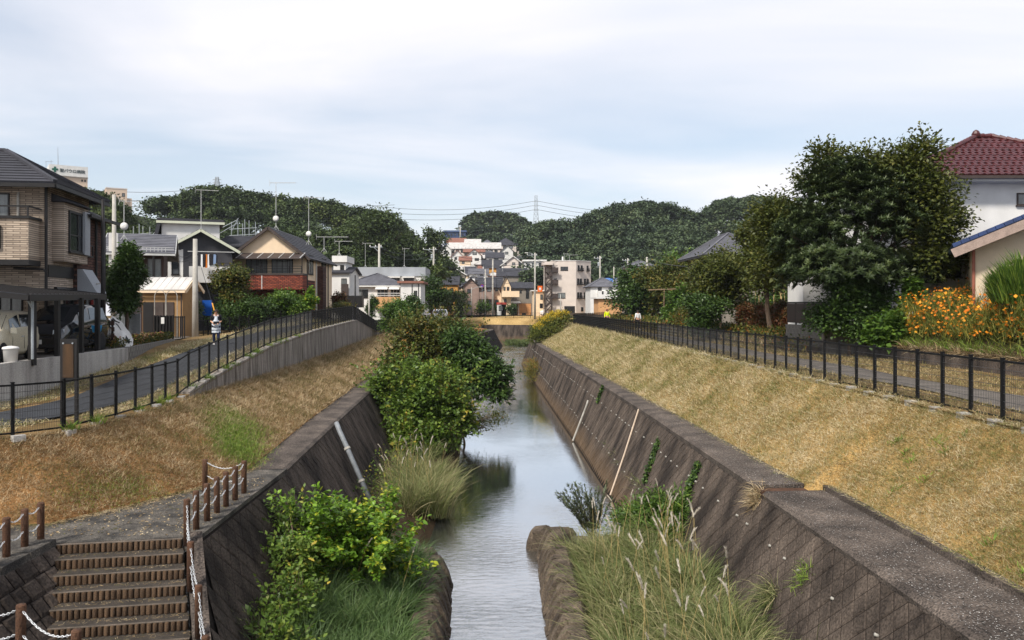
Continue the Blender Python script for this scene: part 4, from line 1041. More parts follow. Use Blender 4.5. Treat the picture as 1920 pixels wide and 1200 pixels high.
# ---- brown timber house with snow-guarded roof
h3 = PXH('timber_house', 'brown timber house with grey tiled roof behind the leafy tree', 214, 300, 470, 630, 50, 7, 'gx', 432, mat('dark_timber', lin(72, 54, 48), 0.8, 0.25, 3, streak=10), m_roofg, (), .7, 12, m_fr_l)
mb = MB()
for k in range(16): mb.bar((-.3 + k * .22, -.55, h3.h - .05), (-.3 + k * .22, -.55, h3.h + .22), .03)
mb.bar((-.4, -.56, h3.h + .22), (3.5, -.56, h3.h + .22), .03); mb.bar((-.4, -.56, h3.h + .1), (3.5, -.56, h3.h + .1), .03); h3.part('snow_guard', mb, m_fr_l)
h3.window('f', 1.9, 2.75, 3.1, 4.9, fm=m_brown, gm=m_curt); h3.t.rotation_euler = (0, 0, R(20)); h3.antenna((.4, 2, 6.1), 2.6, .9, True); h3.part('balcony_post', MB().bar((2.3, -.7, 1.8), (2.3, -.7, 5.2), .12).bar((1.2, -.7, 3.1), (2.3, -.7, 3.1), .08), m_fr_d)
h3.box('chimney', m_white, -.25, .25, -.6, -.1, 4.3, 6.4)
# ---- shed with metal roof
sh = House('garden_shed', 'low ochre shed with pale ribbed metal roof and shutters', 'shed', (-20.1, 46.2, 5.6), R(-4))
m_shed = mat('ochre_shed_wall', lin(150, 118, 80), .9, .12, 1.5)
sh.body(m_shed, 2.4, 1.9, 2.75, 'gx', .6, .5); sh.roof(m_roofl, 2.4, 1.9, 2.75, 'gx', .6, .28, 1, m_cream, .06)
mb = MB()
for k in range(8): x = -.25 + k * .41; mb.bar((x, -.28, 2.75 + .12 - .28 * .63 + .03), (x, .95, 3.35 + .14), .025, .03)
sh.part('roof_rib', mb, m_roofl)
for k in range(3): sh.box('shutter', m_brown if k else m_fr_d, .05 + k * .62, .64 + k * .62, -.06, -.003, .2, 2.0)
sh.part('downpipe', MB().tube([(2.3, -.12, 2.7), (2.36, -.12, 2.4), (2.36, -.12, 0)], .04, 6), m_brown)
# ---- black and white house
hbw = PXH('black_white_house', 'black gabled house with white balcony and long cream barge boards', 316, 430, 464, 622, 60, 6, 'gy', 431, m_blackw, m_roofd, (), .55, 8, mat('pale_green_trim', lin(196, 198, 178), .7, .05))
hbw.t.rotation_euler = (0, 0, R(20)); k6 = hbw.k; W4 = hbw.w
hbw.box('white_wing', m_white, -.02, .92, -.03, .5, -.5, 6.15); hbw.box('white_corner', m_white, .9, 1.02, -.035, .02, -.5, 6.2)
hbw.box('balcony', m_white, 1.45, W4 + .15, -1.3, -.02, (622 - 530) * k6, (622 - 500) * k6)
mb = MB().bar((1.45, -1.27, 5.15), (W4 + .1, -1.27, 5.15), .04)
for k in range(5): mb.bar((1.5 + k * .75, -1.27, 4.85), (1.5 + k * .75, -1.27, 5.15), .035)
hbw.part('railing', mb, m_fr_d)
hbw.window('f', 1.7, 3.4, 4.0, 5.9, gm=m_curt, fm=m_fr_d); hbw.part('laundry_pole', MB().bar((1.35, -1.1, 6.0), (W4 + .1, -1.1, 6.0), .05), m_fr_l)
hbw.window('f', .2, .75, 4.3, 5.8, mull=0, off=.03); hbw.antenna((2.3, 3, 7.75), 3.4, 1.3)
hbk = PXH('white_upper_block', 'white upper storey with thin flat roof behind the black gable', 303, 406, 414, 622, 66, 6, 'flat', 409, m_white, m_roofd, (), .35, 1)
hbk.t.rotation_euler = (0, 0, R(20)); hbk.part('side_roof', MB().hexa([(-.9, -.35, 6.6), (-.6, -.35, 6.6), (-.6, 6, 6.6), (-.9, 6, 6.6), (-.25, -.35, 9.25), (.02, -.35, 9.25), (.02, 6, 9.25), (-.25, 6, 9.25)]), m_roofd)
hbk.part('fascia', MB().box(-.4, hbk.w + .4, -.4, -.34, 8.95, 9.15), mat('pale_green_trim', (0, 0, 0)))
PXH('slate_roofed_house', 'dark slate roof slope between the white block and tan gable', 404, 448, 462, 622, 68, 8, 'gx', 437, m_blackw, m_roofd, (), .3, 14)
# ---- tan gabled house with brick balcony
h5 = PXH('tan_gabled_house', 'peach gabled house with red brick balcony and two aerials', 437, 573, 480, 616, 64, 10.6, 'gy', 428, m_cream, m_roofd, (), .45, 12, m_brown)
k5, W5, D5 = h5.k, h5.w, h5.d
V5 = lambda py: (616 - py) * k5
h5.window('f', 1.05, 2.75, V5(514), V5(486), gm=m_curt, mull=3); h5.window('f', 3.1, 4.8, V5(514), V5(486), gm=m_curt, mull=3)
h5.box('balcony', m_redbr, .1, W5 + .1, -1.5, -.02, V5(543), V5(517)); h5.box('balcony_cap', m_brown, .05, W5 + .15, -1.55, 0, V5(517) + .003, V5(517) + .14)
h5.box('balcony_joint', m_fr_l, 2.7, 2.76, -1.512, -1.5, V5(543), V5(517))
mb = MB()
for zz in (.3, .5, .7): mb.bar((.1, -1.45, V5(517) + zz), (W5 + .1, -1.45, V5(517) + zz), .035)
for k in range(7): mb.bar((.15 + k * .94, -1.45, V5(517) + .1), (.15 + k * .94, -1.45, V5(517) + .7), .035)
for x in (.1, 2.6, 4.9, W5 + .05): mb.bar((x, -1.4, V5(517)), (x, -1.4, V5(484)), .06)
h5.part('railing', mb, m_fr_d)
aw = h5.part('awning', MB().hexa([(-.1, -1.75, V5(488)), (W5 + .05, -1.75, V5(488)), (W5 + .05, 0, V5(476)), (-.1, 0, V5(476)), (-.1, -1.75, V5(488) + .07), (W5 + .05, -1.75, V5(488) + .07), (W5 + .05, 0, V5(476) + .07), (-.1, 0, V5(476) + .07)]), m_brown)
mb = MB()
for k in range(8): mb.bar((-.05 + k * .83, -1.75, V5(488) + .09), (-.05 + k * .83, 0, V5(476) + .09), .05, .03)
h5.part('awning_rib', mb, m_fr_l, aw)
h5.box('recess_shade_panel', m_fr_d, 1.2, 4.6, -.05, -.003, 0, 2.2); h5.box('ground_floor_facing', m_redbr, 0, W5, -.04, -.002, 2.25, V5(543)); h5.window('f', 2.4, 4.4, .6, 2.0, off=.05)  # flat dark panel on the wall stands in for the recess's shade
for u0, u1 in ((.9, 2.6), (6.2, 7.8)): h5.window('r', u0, u1, 4.4, 6.0, w=W5, gm=m_curt)
h5.box('side_brick', m_redbr, W5, W5 + .05, .1, 3.2, -.3, 3.9); h5.box('side_wing', m_brnbr, W5, W5 + .5, 4.3, 5.6, -.3, 5.2)
for u in (.25, 3.6, 5.8, 8.5): h5.part('downpipe', MB().tube([(W5 + .08, u, V5(480) - .1), (W5 + .08, u, 0)], .05, 6), m_fr_l if u > 3 and u < 4 else m_fr_d)
h5.antenna((W5 / 2 + .1, 1.6, h5.h + 2.2), 3.9, 1.6, True); h5.antenna((W5 / 2 + 1.9, 5.5, h5.h + 1.3), 4.1, 1.2, True); h5.antenna((W5 / 2 + 2.5, 9, h5.h + .9), 1.4, 2.2)
# ---- white houses beyond
h6 = PXH('small_white_house', 'narrow white house with stepped roofs beside the peach house', 618, 655, 512, 604, 82, 6, 'gx', 500, m_white, m_roofd, ((640, 522, 650, 540),), .3, 6)
h6.box('upper_storey', m_white, .2, 1.45, 1.0, 5, 4.9, 6.2); h6.box('upper_roof', m_white, .1, 1.65, .7, 5.2, 6.2, 6.85); h6.window('f', .9, 1.3, 5.1, 5.9, off=-1.0, mull=0); h6.antenna((.6, 2, 6.85), 1.6, 1.4)
h6.box('timber_screen', m_brown, 1.25, 2.0, -.4, -.3, 2.6, 3.9); h6.box('lower_balcony', m_fr_d, .4, 3.6, -1.6, -.5, 1.5, 2.7)
h7 = PXH('white_hip_house', 'white rendered house with grey hip roof and awnings', 648, 752, 535, 600, 95, 7.5, 'hip', 513, m_white, m_roofg, ((662, 543, 678, 558), (679, 543, 690, 558)), .45, 14, m_white)
k7 = h7.k; V7 = lambda py: (600 - py) * k7; U7 = lambda px: (px - 648) * k7
h7.box('balcony', m_tanw, U7(704), U7(752), -1.1, -.02, V7(578), V7(557)); h7.part('railing', MB().bar((U7(705), -1.05, V7(554)), (U7(752), -1.05, V7(554)), .06).bar((U7(705), -1.05, V7(550)), (U7(752), -1.05, V7(550)), .06), m_white)
for a, b in ((707, 728), (732, 750)):
    h7.window('f', U7(a), U7(b), V7(557), V7(541), fm=m_fr_l, mull=2)
    h7.part('awning', MB().hexa([(U7(a) - .1, -.9, V7(543)), (U7(b), -.9, V7(543)), (U7(b), 0, V7(537)), (U7(a) - .1, 0, V7(537)), (U7(a) - .1, -.9, V7(543) + .08), (U7(b), -.9, V7(543) + .08), (U7(b), 0, V7(537) + .08), (U7(a) - .1, 0, V7(537) + .08)]), m_white)
h7b = PXH('white_flat_house', 'white timber framed house with reddish flat roof edge', 751, 789, 531, 600, 93, 6, 'flat', 527, m_white, m_roofr, ((776, 545, 782, 556),), .35, 1, mull=0)
for x in (772, 784): h7b.part('timber_strip', MB().box(X_(x, 93) - X_(751, 93), X_(x, 93) - X_(751, 93) + .1, -.03, -.002, 0, 4.2), m_fr_d)
h7b.box('porch_roof', m_roofr, .6, 2.0, -1.0, 0, 1.5, 1.62)
h8 = PXH('grey_topped_building', 'long white building with broad grey metal parapet', 655, 796, 518, 600, 118, 9, 'flat', 501, m_white, m_grey, ((730, 521, 749, 531), (757, 521, 776, 531)), .15, 1, cat='building'); h8.antenna((2.2, 1, 7.8), 3.6, 1.2); h8.antenna((8, 1, 7.8), 2.8, .8)
for a, b in ((728, 751), (755, 778)): h8.box('awning', m_white, (a - 655) * h8.k, (b - 655) * h8.k, -.7, 0, (600 - 521) * h8.k, (600 - 518.5) * h8.k)

# ---- hospital on the hill, sign on its roof block
hp = PXH('hospital_building', 'pale hospital tower on the hill with roof sign', 92, 157, 330, 470, 250, 16, 'flat', 327, mat('hospital_render', lin(206, 184, 164), .9, .06, .1), m_beige, ((146, 332, 149, 336), (151, 332, 154, 336)), .1, 1, cat='building', sink=12, mull=0)
hp.t.rotation_euler = (0, 0, R(33)); kk = hp.k; sg = hp.box('sign_panel', m_white, -.05, 10.85, -.6, 8, (470 - 328) * kk, (470 - 308) * kk)
m_grn = mat('sign_green', lin(24, 92, 74), .6, .1)
cx, cz, ca, cb = (101.5 - 92) * kk, (470 - 317) * kk, .85, .3
hp.part('green_cross', MB().box(cx - ca, cx + ca, -.68, -.602, cz - cb, cz + cb).box(cx - cb, cx + cb, -.684, -.604, cz - ca, cz + ca), m_grn, sg)
cu = bpy.data.curves.new('sign_text', 'FONT'); cu.body = '聖パウロ病院'; cu.size = 1.22; cu.extrude = .03; cu.offset = .012
to = bpy.data.objects.new('lettering', cu); sc.collection.objects.link(to)
bpy.context.view_layer.update()
me = bpy.data.meshes.new_from_object(to.evaluated_get(bpy.context.evaluated_depsgraph_get())); bpy.data.objects.remove(to)
xs = [v.co.x for v in me.vertices]; sx = (152 - 109.5) * kk / (max(xs) - min(xs))
for v in me.vertices: v.co = Vector(((v.co.x - min(xs)) * sx + (109.5 - 92) * kk, -.66 - v.co.z, v.co.y * .98 + (470 - 320.6) * kk))
me.materials.clear(); me.materials.append(mat('sign_ink', lin(38, 58, 62), .6, .1))
o = bpy.data.objects.new('lettering', me); sc.collection.objects.link(o); o.parent = sg
hp.part('roof_rail', MB().bar((-1, .5, (470 - 303) * kk), (1.2, .5, (470 - 302) * kk), .1).bar((-.8, .5, 26), (-.8, .5, (470 - 303) * kk), .1).bar((0.6, .5, 26), (.6, .5, (470 - 299) * kk), .1), m_grey)
hp.part('mast', MB().tube([(2.6, 1, 26), (2.5, 1, (470 - 273) * kk)], [.14, .05], 5), m_grey)
hp2 = PXH('hospital_wing', 'beige tower block half hidden by trees right of the hospital', 199, 235, 353, 470, 255, 14, 'flat', 351, mat('hospital_render', (0, 0, 0)), m_beige, ((226, 360, 231, 367),), .1, 1, cat='building', sink=14, mull=0)
hp2.t.rotation_euler = (0, 0, R(30)); hp2.box('lower_block', mat('hospital_render', (0, 0, 0)), 5.2, 7.6, .5, 12, -14, (470 - 369) * hp2.k)
# ================================================================== the town across the bend
D = m_roofd; G = m_roofg
T = [
 ('pinkish_house', 'pink brown clad house with dark gable above the hedge', 868, 898, 536, 590, 186, 9, 'gy', 522, m_pinkw, D, ((876, 542, 885, 550), (877, 564, 885, 580))),
 ('pinkish_house', 'pink brown house wing with long dark roof and balcony', 899, 927, 538, 590, 187, 8, 'gx', 520, m_pinkw, D, ((903, 541, 909, 546), (913, 540, 921, 547), (915, 562, 920, 576))),
 ('cream_house', 'cream house with sharp pointed gable and cream balcony', 940, 958, 537, 590, 184, 7, 'gy', 517, m_cream, D, ((944, 538, 948, 545), (950, 538, 955, 545), (945, 560, 950, 568))),
 ('cream_house', 'cream house wing under dark roof left of pointed gable', 927, 940, 538, 590, 188, 7, 'gx', 519, m_cream, D, ((928, 540, 934, 546), (928, 562, 935, 575))),
 ('taupe_house', 'grey brown house right of the pointed gable', 960, 998, 540, 590, 190, 8, 'gx', 529, m_taupe, D, ((974, 544, 978, 550), (986, 541, 992, 560))),
 ('dark_roofed_house', 'house with broad dark roof and a small dish', 934, 986, 517, 545, 205, 9, 'gx', 502, m_taupe, D, ()),
 ('beige_house', 'beige house with cream trimmed stepped gable', 940, 984, 497, 535, 232, 9, 'gy', 480, m_beige, D, ((947, 493, 950, 498), (960, 492, 966, 497), (972, 491, 978, 498))),
 ('white_flat_block', 'white flat roofed block beside the apartment stair tower', 983, 1022, 490, 520, 225, 8, 'flat', 487, m_white, m_white, ((987, 494, 993, 502), (997, 493, 1003, 500), (1010, 493, 1019, 501))),
 ('pale_house', 'white house with dark roof below the long pale building', 912, 944, 483, 515, 262, 9, 'gx', 472, m_white, D, ((917, 486, 924, 491), (927, 484, 935, 493))),
 ('long_pale_building', 'long white building with pale roof on the hillside', 842, 938, 466, 482, 300, 12, 'gx', 453, m_beige, m_roofl, tuple((846 + 9 * i, 468, 852 + 9 * i, 474) for i in range(10))),
 ('pink_roofed_house', 'small white house with pinkish roof, left of the pair', 847, 868, 480, 505, 268, 9, 'gy', 469, m_white, m_roofr, ((852, 482, 857, 487),)),
 ('pink_roofed_house', 'small white house with pinkish roof, right of the pair', 876, 902, 478, 505, 266, 9, 'gy', 467, m_white, m_roofr, ((886, 473, 894, 478), (890, 484, 898, 489))),
 ('hillside_house', 'grey roofed white house at top of the hill slope', 872, 900, 456, 475, 325, 9, 'gx', 447, m_white, m_roofl, ((881, 455, 886, 459), (888, 455, 893, 459))),
 ('hillside_house', 'blue grey roofed house below the central wooded hill', 902, 925, 458, 475, 330, 9, 'hip', 449, m_taupe, G, ()),
 ('hillside_house', 'large dark roofed house with gable below the wooded hill', 928, 968, 459, 480, 322, 12, 'hip', 445, m_beige, D, ((943, 461, 951, 466), (955, 461, 962, 466))),
 ('hillside_house', 'brown roofed house under the blue roofed hall', 838, 872, 455, 475, 330, 9, 'gx', 445, m_white, m_roofr, ()),
 ('blue_hall', 'long dark blue building on the skyline left of woods', 833, 873, 435, 452, 380, 14, 'flat', 432, mat('dark_blue_cladding', lin(52, 66, 96), .7, .2, .3), mat('blue_grey_edge', lin(70, 86, 120), .6, .1), tuple((838 + 7 * i, 438, 841 + 7 * i, 442) for i in range(5))),
 ('grey_gable_house', 'grey house with white trimmed gable under street lamp', 842, 872, 514, 545, 212, 8, 'gy', 505, m_taupe, G, ((853, 510, 856, 514), (858, 510, 861, 514))),
 ('ochre_house', 'ochre walled house with dark slate roof behind tree', 818, 858, 533, 590, 190, 8, 'gx', 518, m_orange, D, ((845, 540, 850, 548),)),
 ('ochre_lean_to', 'small ochre house corner below the dark slate roof', 826, 842, 548, 590, 176, 6, 'gy', 541, m_orange, m_roofr, ()),
 ('grey_roofed_house', 'pale house with grey hip roof left of apartment block', 986, 1016, 531, 560, 215, 9, 'hip', 520, m_white, G, ()),
 ('cream_flat_house', 'narrow cream flat roofed house left of the fire stairs', 1000, 1019, 546, 592, 178, 6, 'flat', 544, m_cream, m_white, ((1013, 552, 1018, 562), (1012, 569, 1018, 578))),
 ('white_blue_house', 'white house with blue awning above the stair tower', 1003, 1023, 514, 545, 210, 7, 'flat', 507, m_white, mat('royal_blue', lin(40, 74, 150), .6, .1), ((1008, 516, 1016, 522),)),
 ('white_balcony_house', 'white house with notched balcony and grey hip roof', 1107, 1160, 537, 592, 150, 8, 'hip', 521, m_white, G, ((1121, 539, 1128, 545), (1141, 539, 1148, 545))),
 ('tan_box_house', 'plain tan walled building behind the person in yellow', 1122, 1166, 560, 597, 132, 6, 'flat', 557, m_tanw, m_white, ()),
 ('blue_roofed_house', 'white house with bright blue roof behind the fruit trees', 1137, 1168, 535, 580, 185, 9, 'gx', 521, m_white, m_roofb, ()),
 ('trimmed_gable_house', 'small house with white trimmed gables by utility poles', 1158, 1180, 530, 575, 172, 7, 'gy', 517, m_taupe, G, ()),
 ('red_roofed_house', 'house with low red brown roof behind the blue roof', 1108, 1150, 526, 560, 215, 9, 'gx', 516, m_white, m_roofr, ()),
 ('grey_roofed_house', 'house with grey hip roof above the fruit trees', 1179, 1228, 499, 545, 170, 8, 'hip', 488, m_beige, G, ((1183, 500, 1188, 506), (1189, 500, 1193, 506))),
 ('small_grey_house', 'low grey roofed house behind the pink brown roof', 880, 914, 513, 545, 222, 8, 'gx', 503, m_white, G, ((886, 515, 892, 520), (900, 515, 906, 520))),
 ('ochre_block', 'low ochre walled house on the slope above dark roof', 910, 948, 502, 520, 236, 7, 'gx', 493, m_orange, D, ()),
 ('white_terrace', 'white terrace with a row of windows above ochre wall', 905, 940, 496, 510, 244, 7, 'gx', 487, m_white, D, tuple((908 + 6 * i, 497, 911 + 6 * i, 501) for i in range(5))),
 ('grey_roofed_house', 'pale house with slanting dark roofs behind the lamp pole', 972, 1004, 526, 550, 208, 8, 'gx', 515, m_white, D, ((978, 528, 984, 533),)),
 ('trimmed_gable_house', 'small white trimmed gable behind the tall lamp pole', 985, 1006, 520, 545, 222, 7, 'gy', 508, m_white, G, ()),
 ('grey_roofed_house', 'grey roofed house behind the white trimmed gables', 1150, 1186, 520, 550, 205, 8, 'gx', 508, m_white, G, ((1156, 522, 1161, 527),)),
 ('hillside_house', 'pale gabled house just right of the long pale building', 940, 962, 470, 490, 290, 8, 'gy', 460, m_white, G, ((947, 472, 953, 477),)),
 ('hillside_house', 'white gabled house at left end of the long pale building', 828, 846, 468, 490, 296, 8, 'gy', 459, m_white, m_roofl, ((833, 470, 838, 475),)),
 ('hillside_house', 'small pale house between two pinkish roofs', 862, 882, 488, 508, 255, 7, 'gx', 480, m_cream, m_roofr, ((866, 490, 871, 495),)),
 ('brick_house', 'dark house glimpsed under the tall left hand tree', 782, 806, 470, 500, 300, 9, 'gx', 458, m_white, m_roofr, ((786, 474, 792, 480),)),
 ('white_house', 'white house glimpsed between trunks left of the lone tree', 800, 842, 492, 520, 262, 8, 'gx', 482, m_white, m_roofl, ((806, 495, 812, 501), (830, 495, 836, 501))),
]
for q in T:
    nm, lb, x0, x1, ye, yb, Y, dp, rf, yp, wm, rm, wn = q
    hh = PXH(nm, lb, x0, x1, ye, yb, Y, dp, rf, yp, wm, rm, wn, .45, 6, (m_white if ('trim' in lb or 'beige' in lb) else None), 2.5 if Y > 200 else 4.0, 'house', None, None, (), 1 if Y < 200 else 0)
    k = hh.k
    if 'pointed gable and' in lb: hh.box('balcony', m_cream, .1, 4.1, -1.2, -.02, (590 - 557) * k, (590 - 546) * k)
    if 'balcony' in lb and 'pink' in lb: hh.box('balcony', m_pinkw, 0, 3.4, -1.1, -.02, (590 - 561) * k, (590 - 548) * k)
    if 'notched' in lb:
        hh.box('balcony', m_white, 1.3, 5.6, -1.2, -.02, (592 - 557) * k, (592 - 546) * k)
        for a in (2.0, 3.0, 4.0): hh.box('balcony_notch', m_fr_d, a, a + .3, -1.215, -1.201, (592 - 552) * k, (592 - 546) * k)
    if 'wing with long' in lb or 'broad dark' in lb or 'beige house' in lb: hh.antenna((1.2, 2, hh.h + 1.2), 1.8, 1.2, True)
    if 'pale building' in lb:
        mb = MB()
        for i in range(14): mb.box(.6 + i * 1.35, .75 + i * 1.35, 1.5, 1.7, hh.h + .6, hh.h + .95)
        hh.part('roof_vent', mb, m_roofg)

# ---- the many small houses packed on the slope
rh_ = random.Random(31); used_l = set()
walls = [('white', m_white), ('cream', m_cream), ('beige', m_beige), ('grey', m_taupe)]; roofs = [('dark slate', D), ('grey tile', G), ('pale', m_roofl), ('red brown', m_roofr)]
for i in range(46):
    t = rh_.random(); Y = 198 + t * 110; px = rh_.uniform(838, 1004) - (0 if t < .6 else rh_.uniform(0, 40)); base = 548 - 74 * t + rh_.uniform(-4, 4); wpx = rh_.uniform(15, 26); hpx = rh_.uniform(8, 13); rp = rh_.uniform(5, 9)
    zone = 'below the long pale building' if t > .7 else ('above the pointed gable house' if px > 925 and t < .35 else ('left of the apartment block' if px > 955 else ('behind the pink brown roofs' if t < .35 else 'halfway up the far hillside')))
    for _ in range(40):
        wn, wm = rh_.choice(walls); rn, rm = rh_.choice(roofs); kind = rh_.choice(('gx', 'gx', 'gy', 'hip'))
        lab = 'small %s house with %s %s roof %s' % (wn, rn, {'gx': 'broad', 'gy': 'gabled', 'hip': 'hip'}[kind], zone)
        if lab not in used_l: break
    used_l.add(lab)
    ws_ = tuple((px + wpx * (.15 + .3 * j), base - hpx * .75, px + wpx * (.32 + .3 * j), base - hpx * .4) for j in range(rh_.choice((1, 2, 3))))
    PXH('town_house', lab, px, px + wpx, base - hpx, base, Y, 7, kind, base - hpx - rp, wm, rm, ws_, .4, 4, None, 2.5, 'house', None, None, (), 0, 'small houses packed on the far hillside')

# ---- four-storey apartment block with fire stairs
ap = House('apartment_block', 'pinkish beige four storey apartment block with steel fire stairs', 'apartment block', at(1035, 592, 172), 0)
ka = 172 / F; UA = lambda px: (px - 1035) * ka; VA = lambda py: (592 - py) * ka
WA = UA(1080)
ap.part('wall', MB().prism([(0, 0), (WA, 0), (WA + 3.6, 3.2), (WA + 3.6, 11), (0, 11)], -2, VA(489)), m_beige)
ap.part('roof', MB().prism([(-.1, -.1), (WA + .05, -.1), (WA + 3.7, 3.15), (WA + 3.7, 11.1), (-.1, 11.1)], VA(489) + .003, VA(488)), m_white)
ap.box('stair_head', m_beige, UA(1017), UA(1036), -1.2, 3, VA(497), VA(491)); ap.box('stair_wall', m_beige, UA(1024), -.01, 1.6, 8, -2, VA(497))
ap.window('f', UA(1051), UA(1065), VA(507), VA(500), fm=m_fr_d); ap.window('f', UA(1037), UA(1041), VA(507), VA(501), mull=0); ap.window('f', UA(1045), UA(1060), VA(559), VA(549), fm=m_fr_d, gm=m_curt)
ap.window('f', UA(1039), UA(1044), VA(530), VA(522), mull=0)
ap.box('garage_shade_panel', m_fr_d, UA(1058), UA(1078), -.03, -.003, VA(590), VA(574))  # dark panel on the wall in place of the garage's shaded inside
dd = Vector((3.6, 3.2, 0)); ll = dd.length; du = dd / ll; nn = Vector((du.y, -du.x, 0)); Ob = Vector((WA, 0, 0))
def awin(u0, u1, py0, py1, balc):
    P = lambda u, v, q_: Ob + du * u + nn * q_ + Vector((0, 0, v)); v0, v1 = VA(py1), VA(py0)
    bx = lambda mb, a, b, c, d, q0, q1: mb.hexa([P(a, c, q0), P(b, c, q0), P(b, c, q1), P(a, c, q1), P(a, d, q0), P(b, d, q0), P(b, d, q1), P(a, d, q1)])
    mb = MB(); bx(mb, u0, u0 + .08, v0, v1, -.02, .07); bx(mb, u1 - .08, u1, v0, v1, -.02, .07); bx(mb, u0, u1, v1 - .08, v1, -.021, .068); bx(mb, u0, u1, v0, v0 + .08, -.021, .068)
    f = ap.part('window', mb, m_fr_d); ap.part('pane', MB().quad(P(u0, v0, .02), P(u1, v0, .02), P(u1, v1, .02), P(u0, v1, .02)), m_glass, f)
    if balc:
        mb = MB(); bx(mb, u0 - .1, u1 + .1, v0 - .25, v0 - .05, .02, .45)
        for k in range(4): c = u0 + (u1 - u0) * k / 3; bx(mb, c - .03, c + .03, v0 - .05, v0 + .45, .38, .44)
        ap.part('railing', mb, m_fr_d, f)
for j, (py0, py1) in enumerate(((522, 532), (548, 558))):
    for u in (.35, 1.2, 2.5, 3.4): awin(u, u + .62, py0, py1, True)
for u in (.5, 1.5, 3.4): awin(u, u + .55, 497, 506, True)
awin(1.6, 2.3, 576, 584, False); awin(3.4, 4.2, 576, 584, False)
mb = MB()
for x in (UA(1022), UA(1035) - .1): mb.bar((x, -1.3, -1), (x, -1.3, VA(497)), .14); mb.bar((x, .9, -1), (x, .9, VA(497)), .14)
ys_ = [VA(p) for p in (584, 559, 533, 510)]
for k in range(3):
    mb.bar((UA(1023), -1.25, ys_[k]), (UA(1034), -1.25, (ys_[k] + ys_[k + 1]) / 2), .3, .22); mb.bar((UA(1034), -.2, (ys_[k] + ys_[k + 1]) / 2), (UA(1023), -.2, ys_[k + 1]), .3, .22)
    mb.bar((UA(1023), -1.25, ys_[k] + 1), (UA(1034), -1.25, (ys_[k] + ys_[k + 1]) / 2 + 1), .08, .5)
    mb.box(UA(1022), UA(1046), -1.2, -.05, ys_[k + 1] - .15, ys_[k + 1]); mb.box(UA(1035), UA(1046), -1.22, -1.16, ys_[k + 1], ys_[k + 1] + .95)
    mb.box(UA(1022), UA(1035), -1.3, .9, (ys_[k] + ys_[k + 1]) / 2 - .12, (ys_[k] + ys_[k + 1]) / 2)
ap.part('fire_stairs', mb, m_brown); ap.antenna((3, 3, VA(488)), 1.6, .8); ap.antenna((WA - 1, 4, VA(488)), 1.4, 1.8); ap.box('roof_tank', m_white, WA * .45, WA * .45 + .3, 2, 2.4, VA(488), VA(480))
# ---- small things on the far bank
gb = PXH('brick_kiosk', 'plain orange brick garage cube on the far bank', 971, 996, 569, 590, 186, 3, 'flat', 567, mat('orange_brick', lin(196, 140, 92), .9, .1, 2), m_taupe, ((979, 587, 986, 592),), .05, 1, cat='kiosk', mull=0); gb.box('grey_side', m_grey, gb.w + .003, gb.w + 1.2, .2, 3, -1, gb.h)
kb = PXH('bus_shelter', 'white kiosk with red edged roof beside the round hedge', 932, 949, 571, 590, 184, 3, 'flat', 567, m_white, mat('kiosk_red', lin(170, 70, 60), .7, .1), ((935, 573, 943, 583),), .1, 1, cat='kiosk'); 
cn = thing('canopy', 'wide white canopy roof between kiosk and brick cube', 'canopy', at(964, 590, 186)); mb = MB(); a = at(950, 566, 186); mb.hexa([(a.x, 185, a.z - .3), (a.x + 3.4, 185, a.z - .3), (a.x + 3.4, 189, a.z - .3), (a.x, 189, a.z - .3), (a.x + .3, 185.3, a.z + .15), (a.x + 3, 185.3, a.z + .15), (a.x + 3, 188.5, a.z + .15), (a.x + .3, 188.5, a.z + .15)]); mb.build('roof', m_white, cn)
mb = MB()
for x in (.15, 2.8): mb.bar((a.x + x, 186, 4.9), (a.x + x, 186, a.z - .3), .12)
mb.build('post', m_white, cn)
sgn = thing('hanging_sign', 'orange square sign on the cream house wall', 'sign', at(1012, 541, 176)); a = at(1008, 547, 176); MB().box(a.x, a.x + 1.05, 175.9, 176.1, a.z, a.z + 1.3).build('panel', mat('sign_orange', lin(232, 110, 40), .6, .05), sgn)
MB().box(a.x + .3, a.x + .75, 175.86, 175.9, a.z + .35, a.z + .9).box(a.x + .36, a.x + .69, 175.84, 175.86, a.z + .6, a.z + .66).build('mark', m_white, sgn)
MB().bar((a.x + 1.0, 176, a.z + .65), (a.x + 1.2, 176, a.z + .65), .08).build('bracket', m_fr_d, sgn)
sg2 = thing('round_sign', 'round blue and red road sign on a pole', 'road sign', at(907, 590, 185)); a = at(904, 536, 185); MB().lathe([(.33, 0), (.33, .04)], a, 16, 'y').build('red_disc', mat('sign_red', lin(180, 40, 50), .6, .05), sg2); MB().lathe([(.24, -.02), (.24, -.003)], a, 16, 'y').build('blue_disc', mat('sign_blue', lin(40, 60, 170), .6, .05), sg2); MB().tube([a + Vector((0, .1, .3)), (a.x, a.y + .1, 4.7)], .05, 6).build('pole', m_grey, sg2)

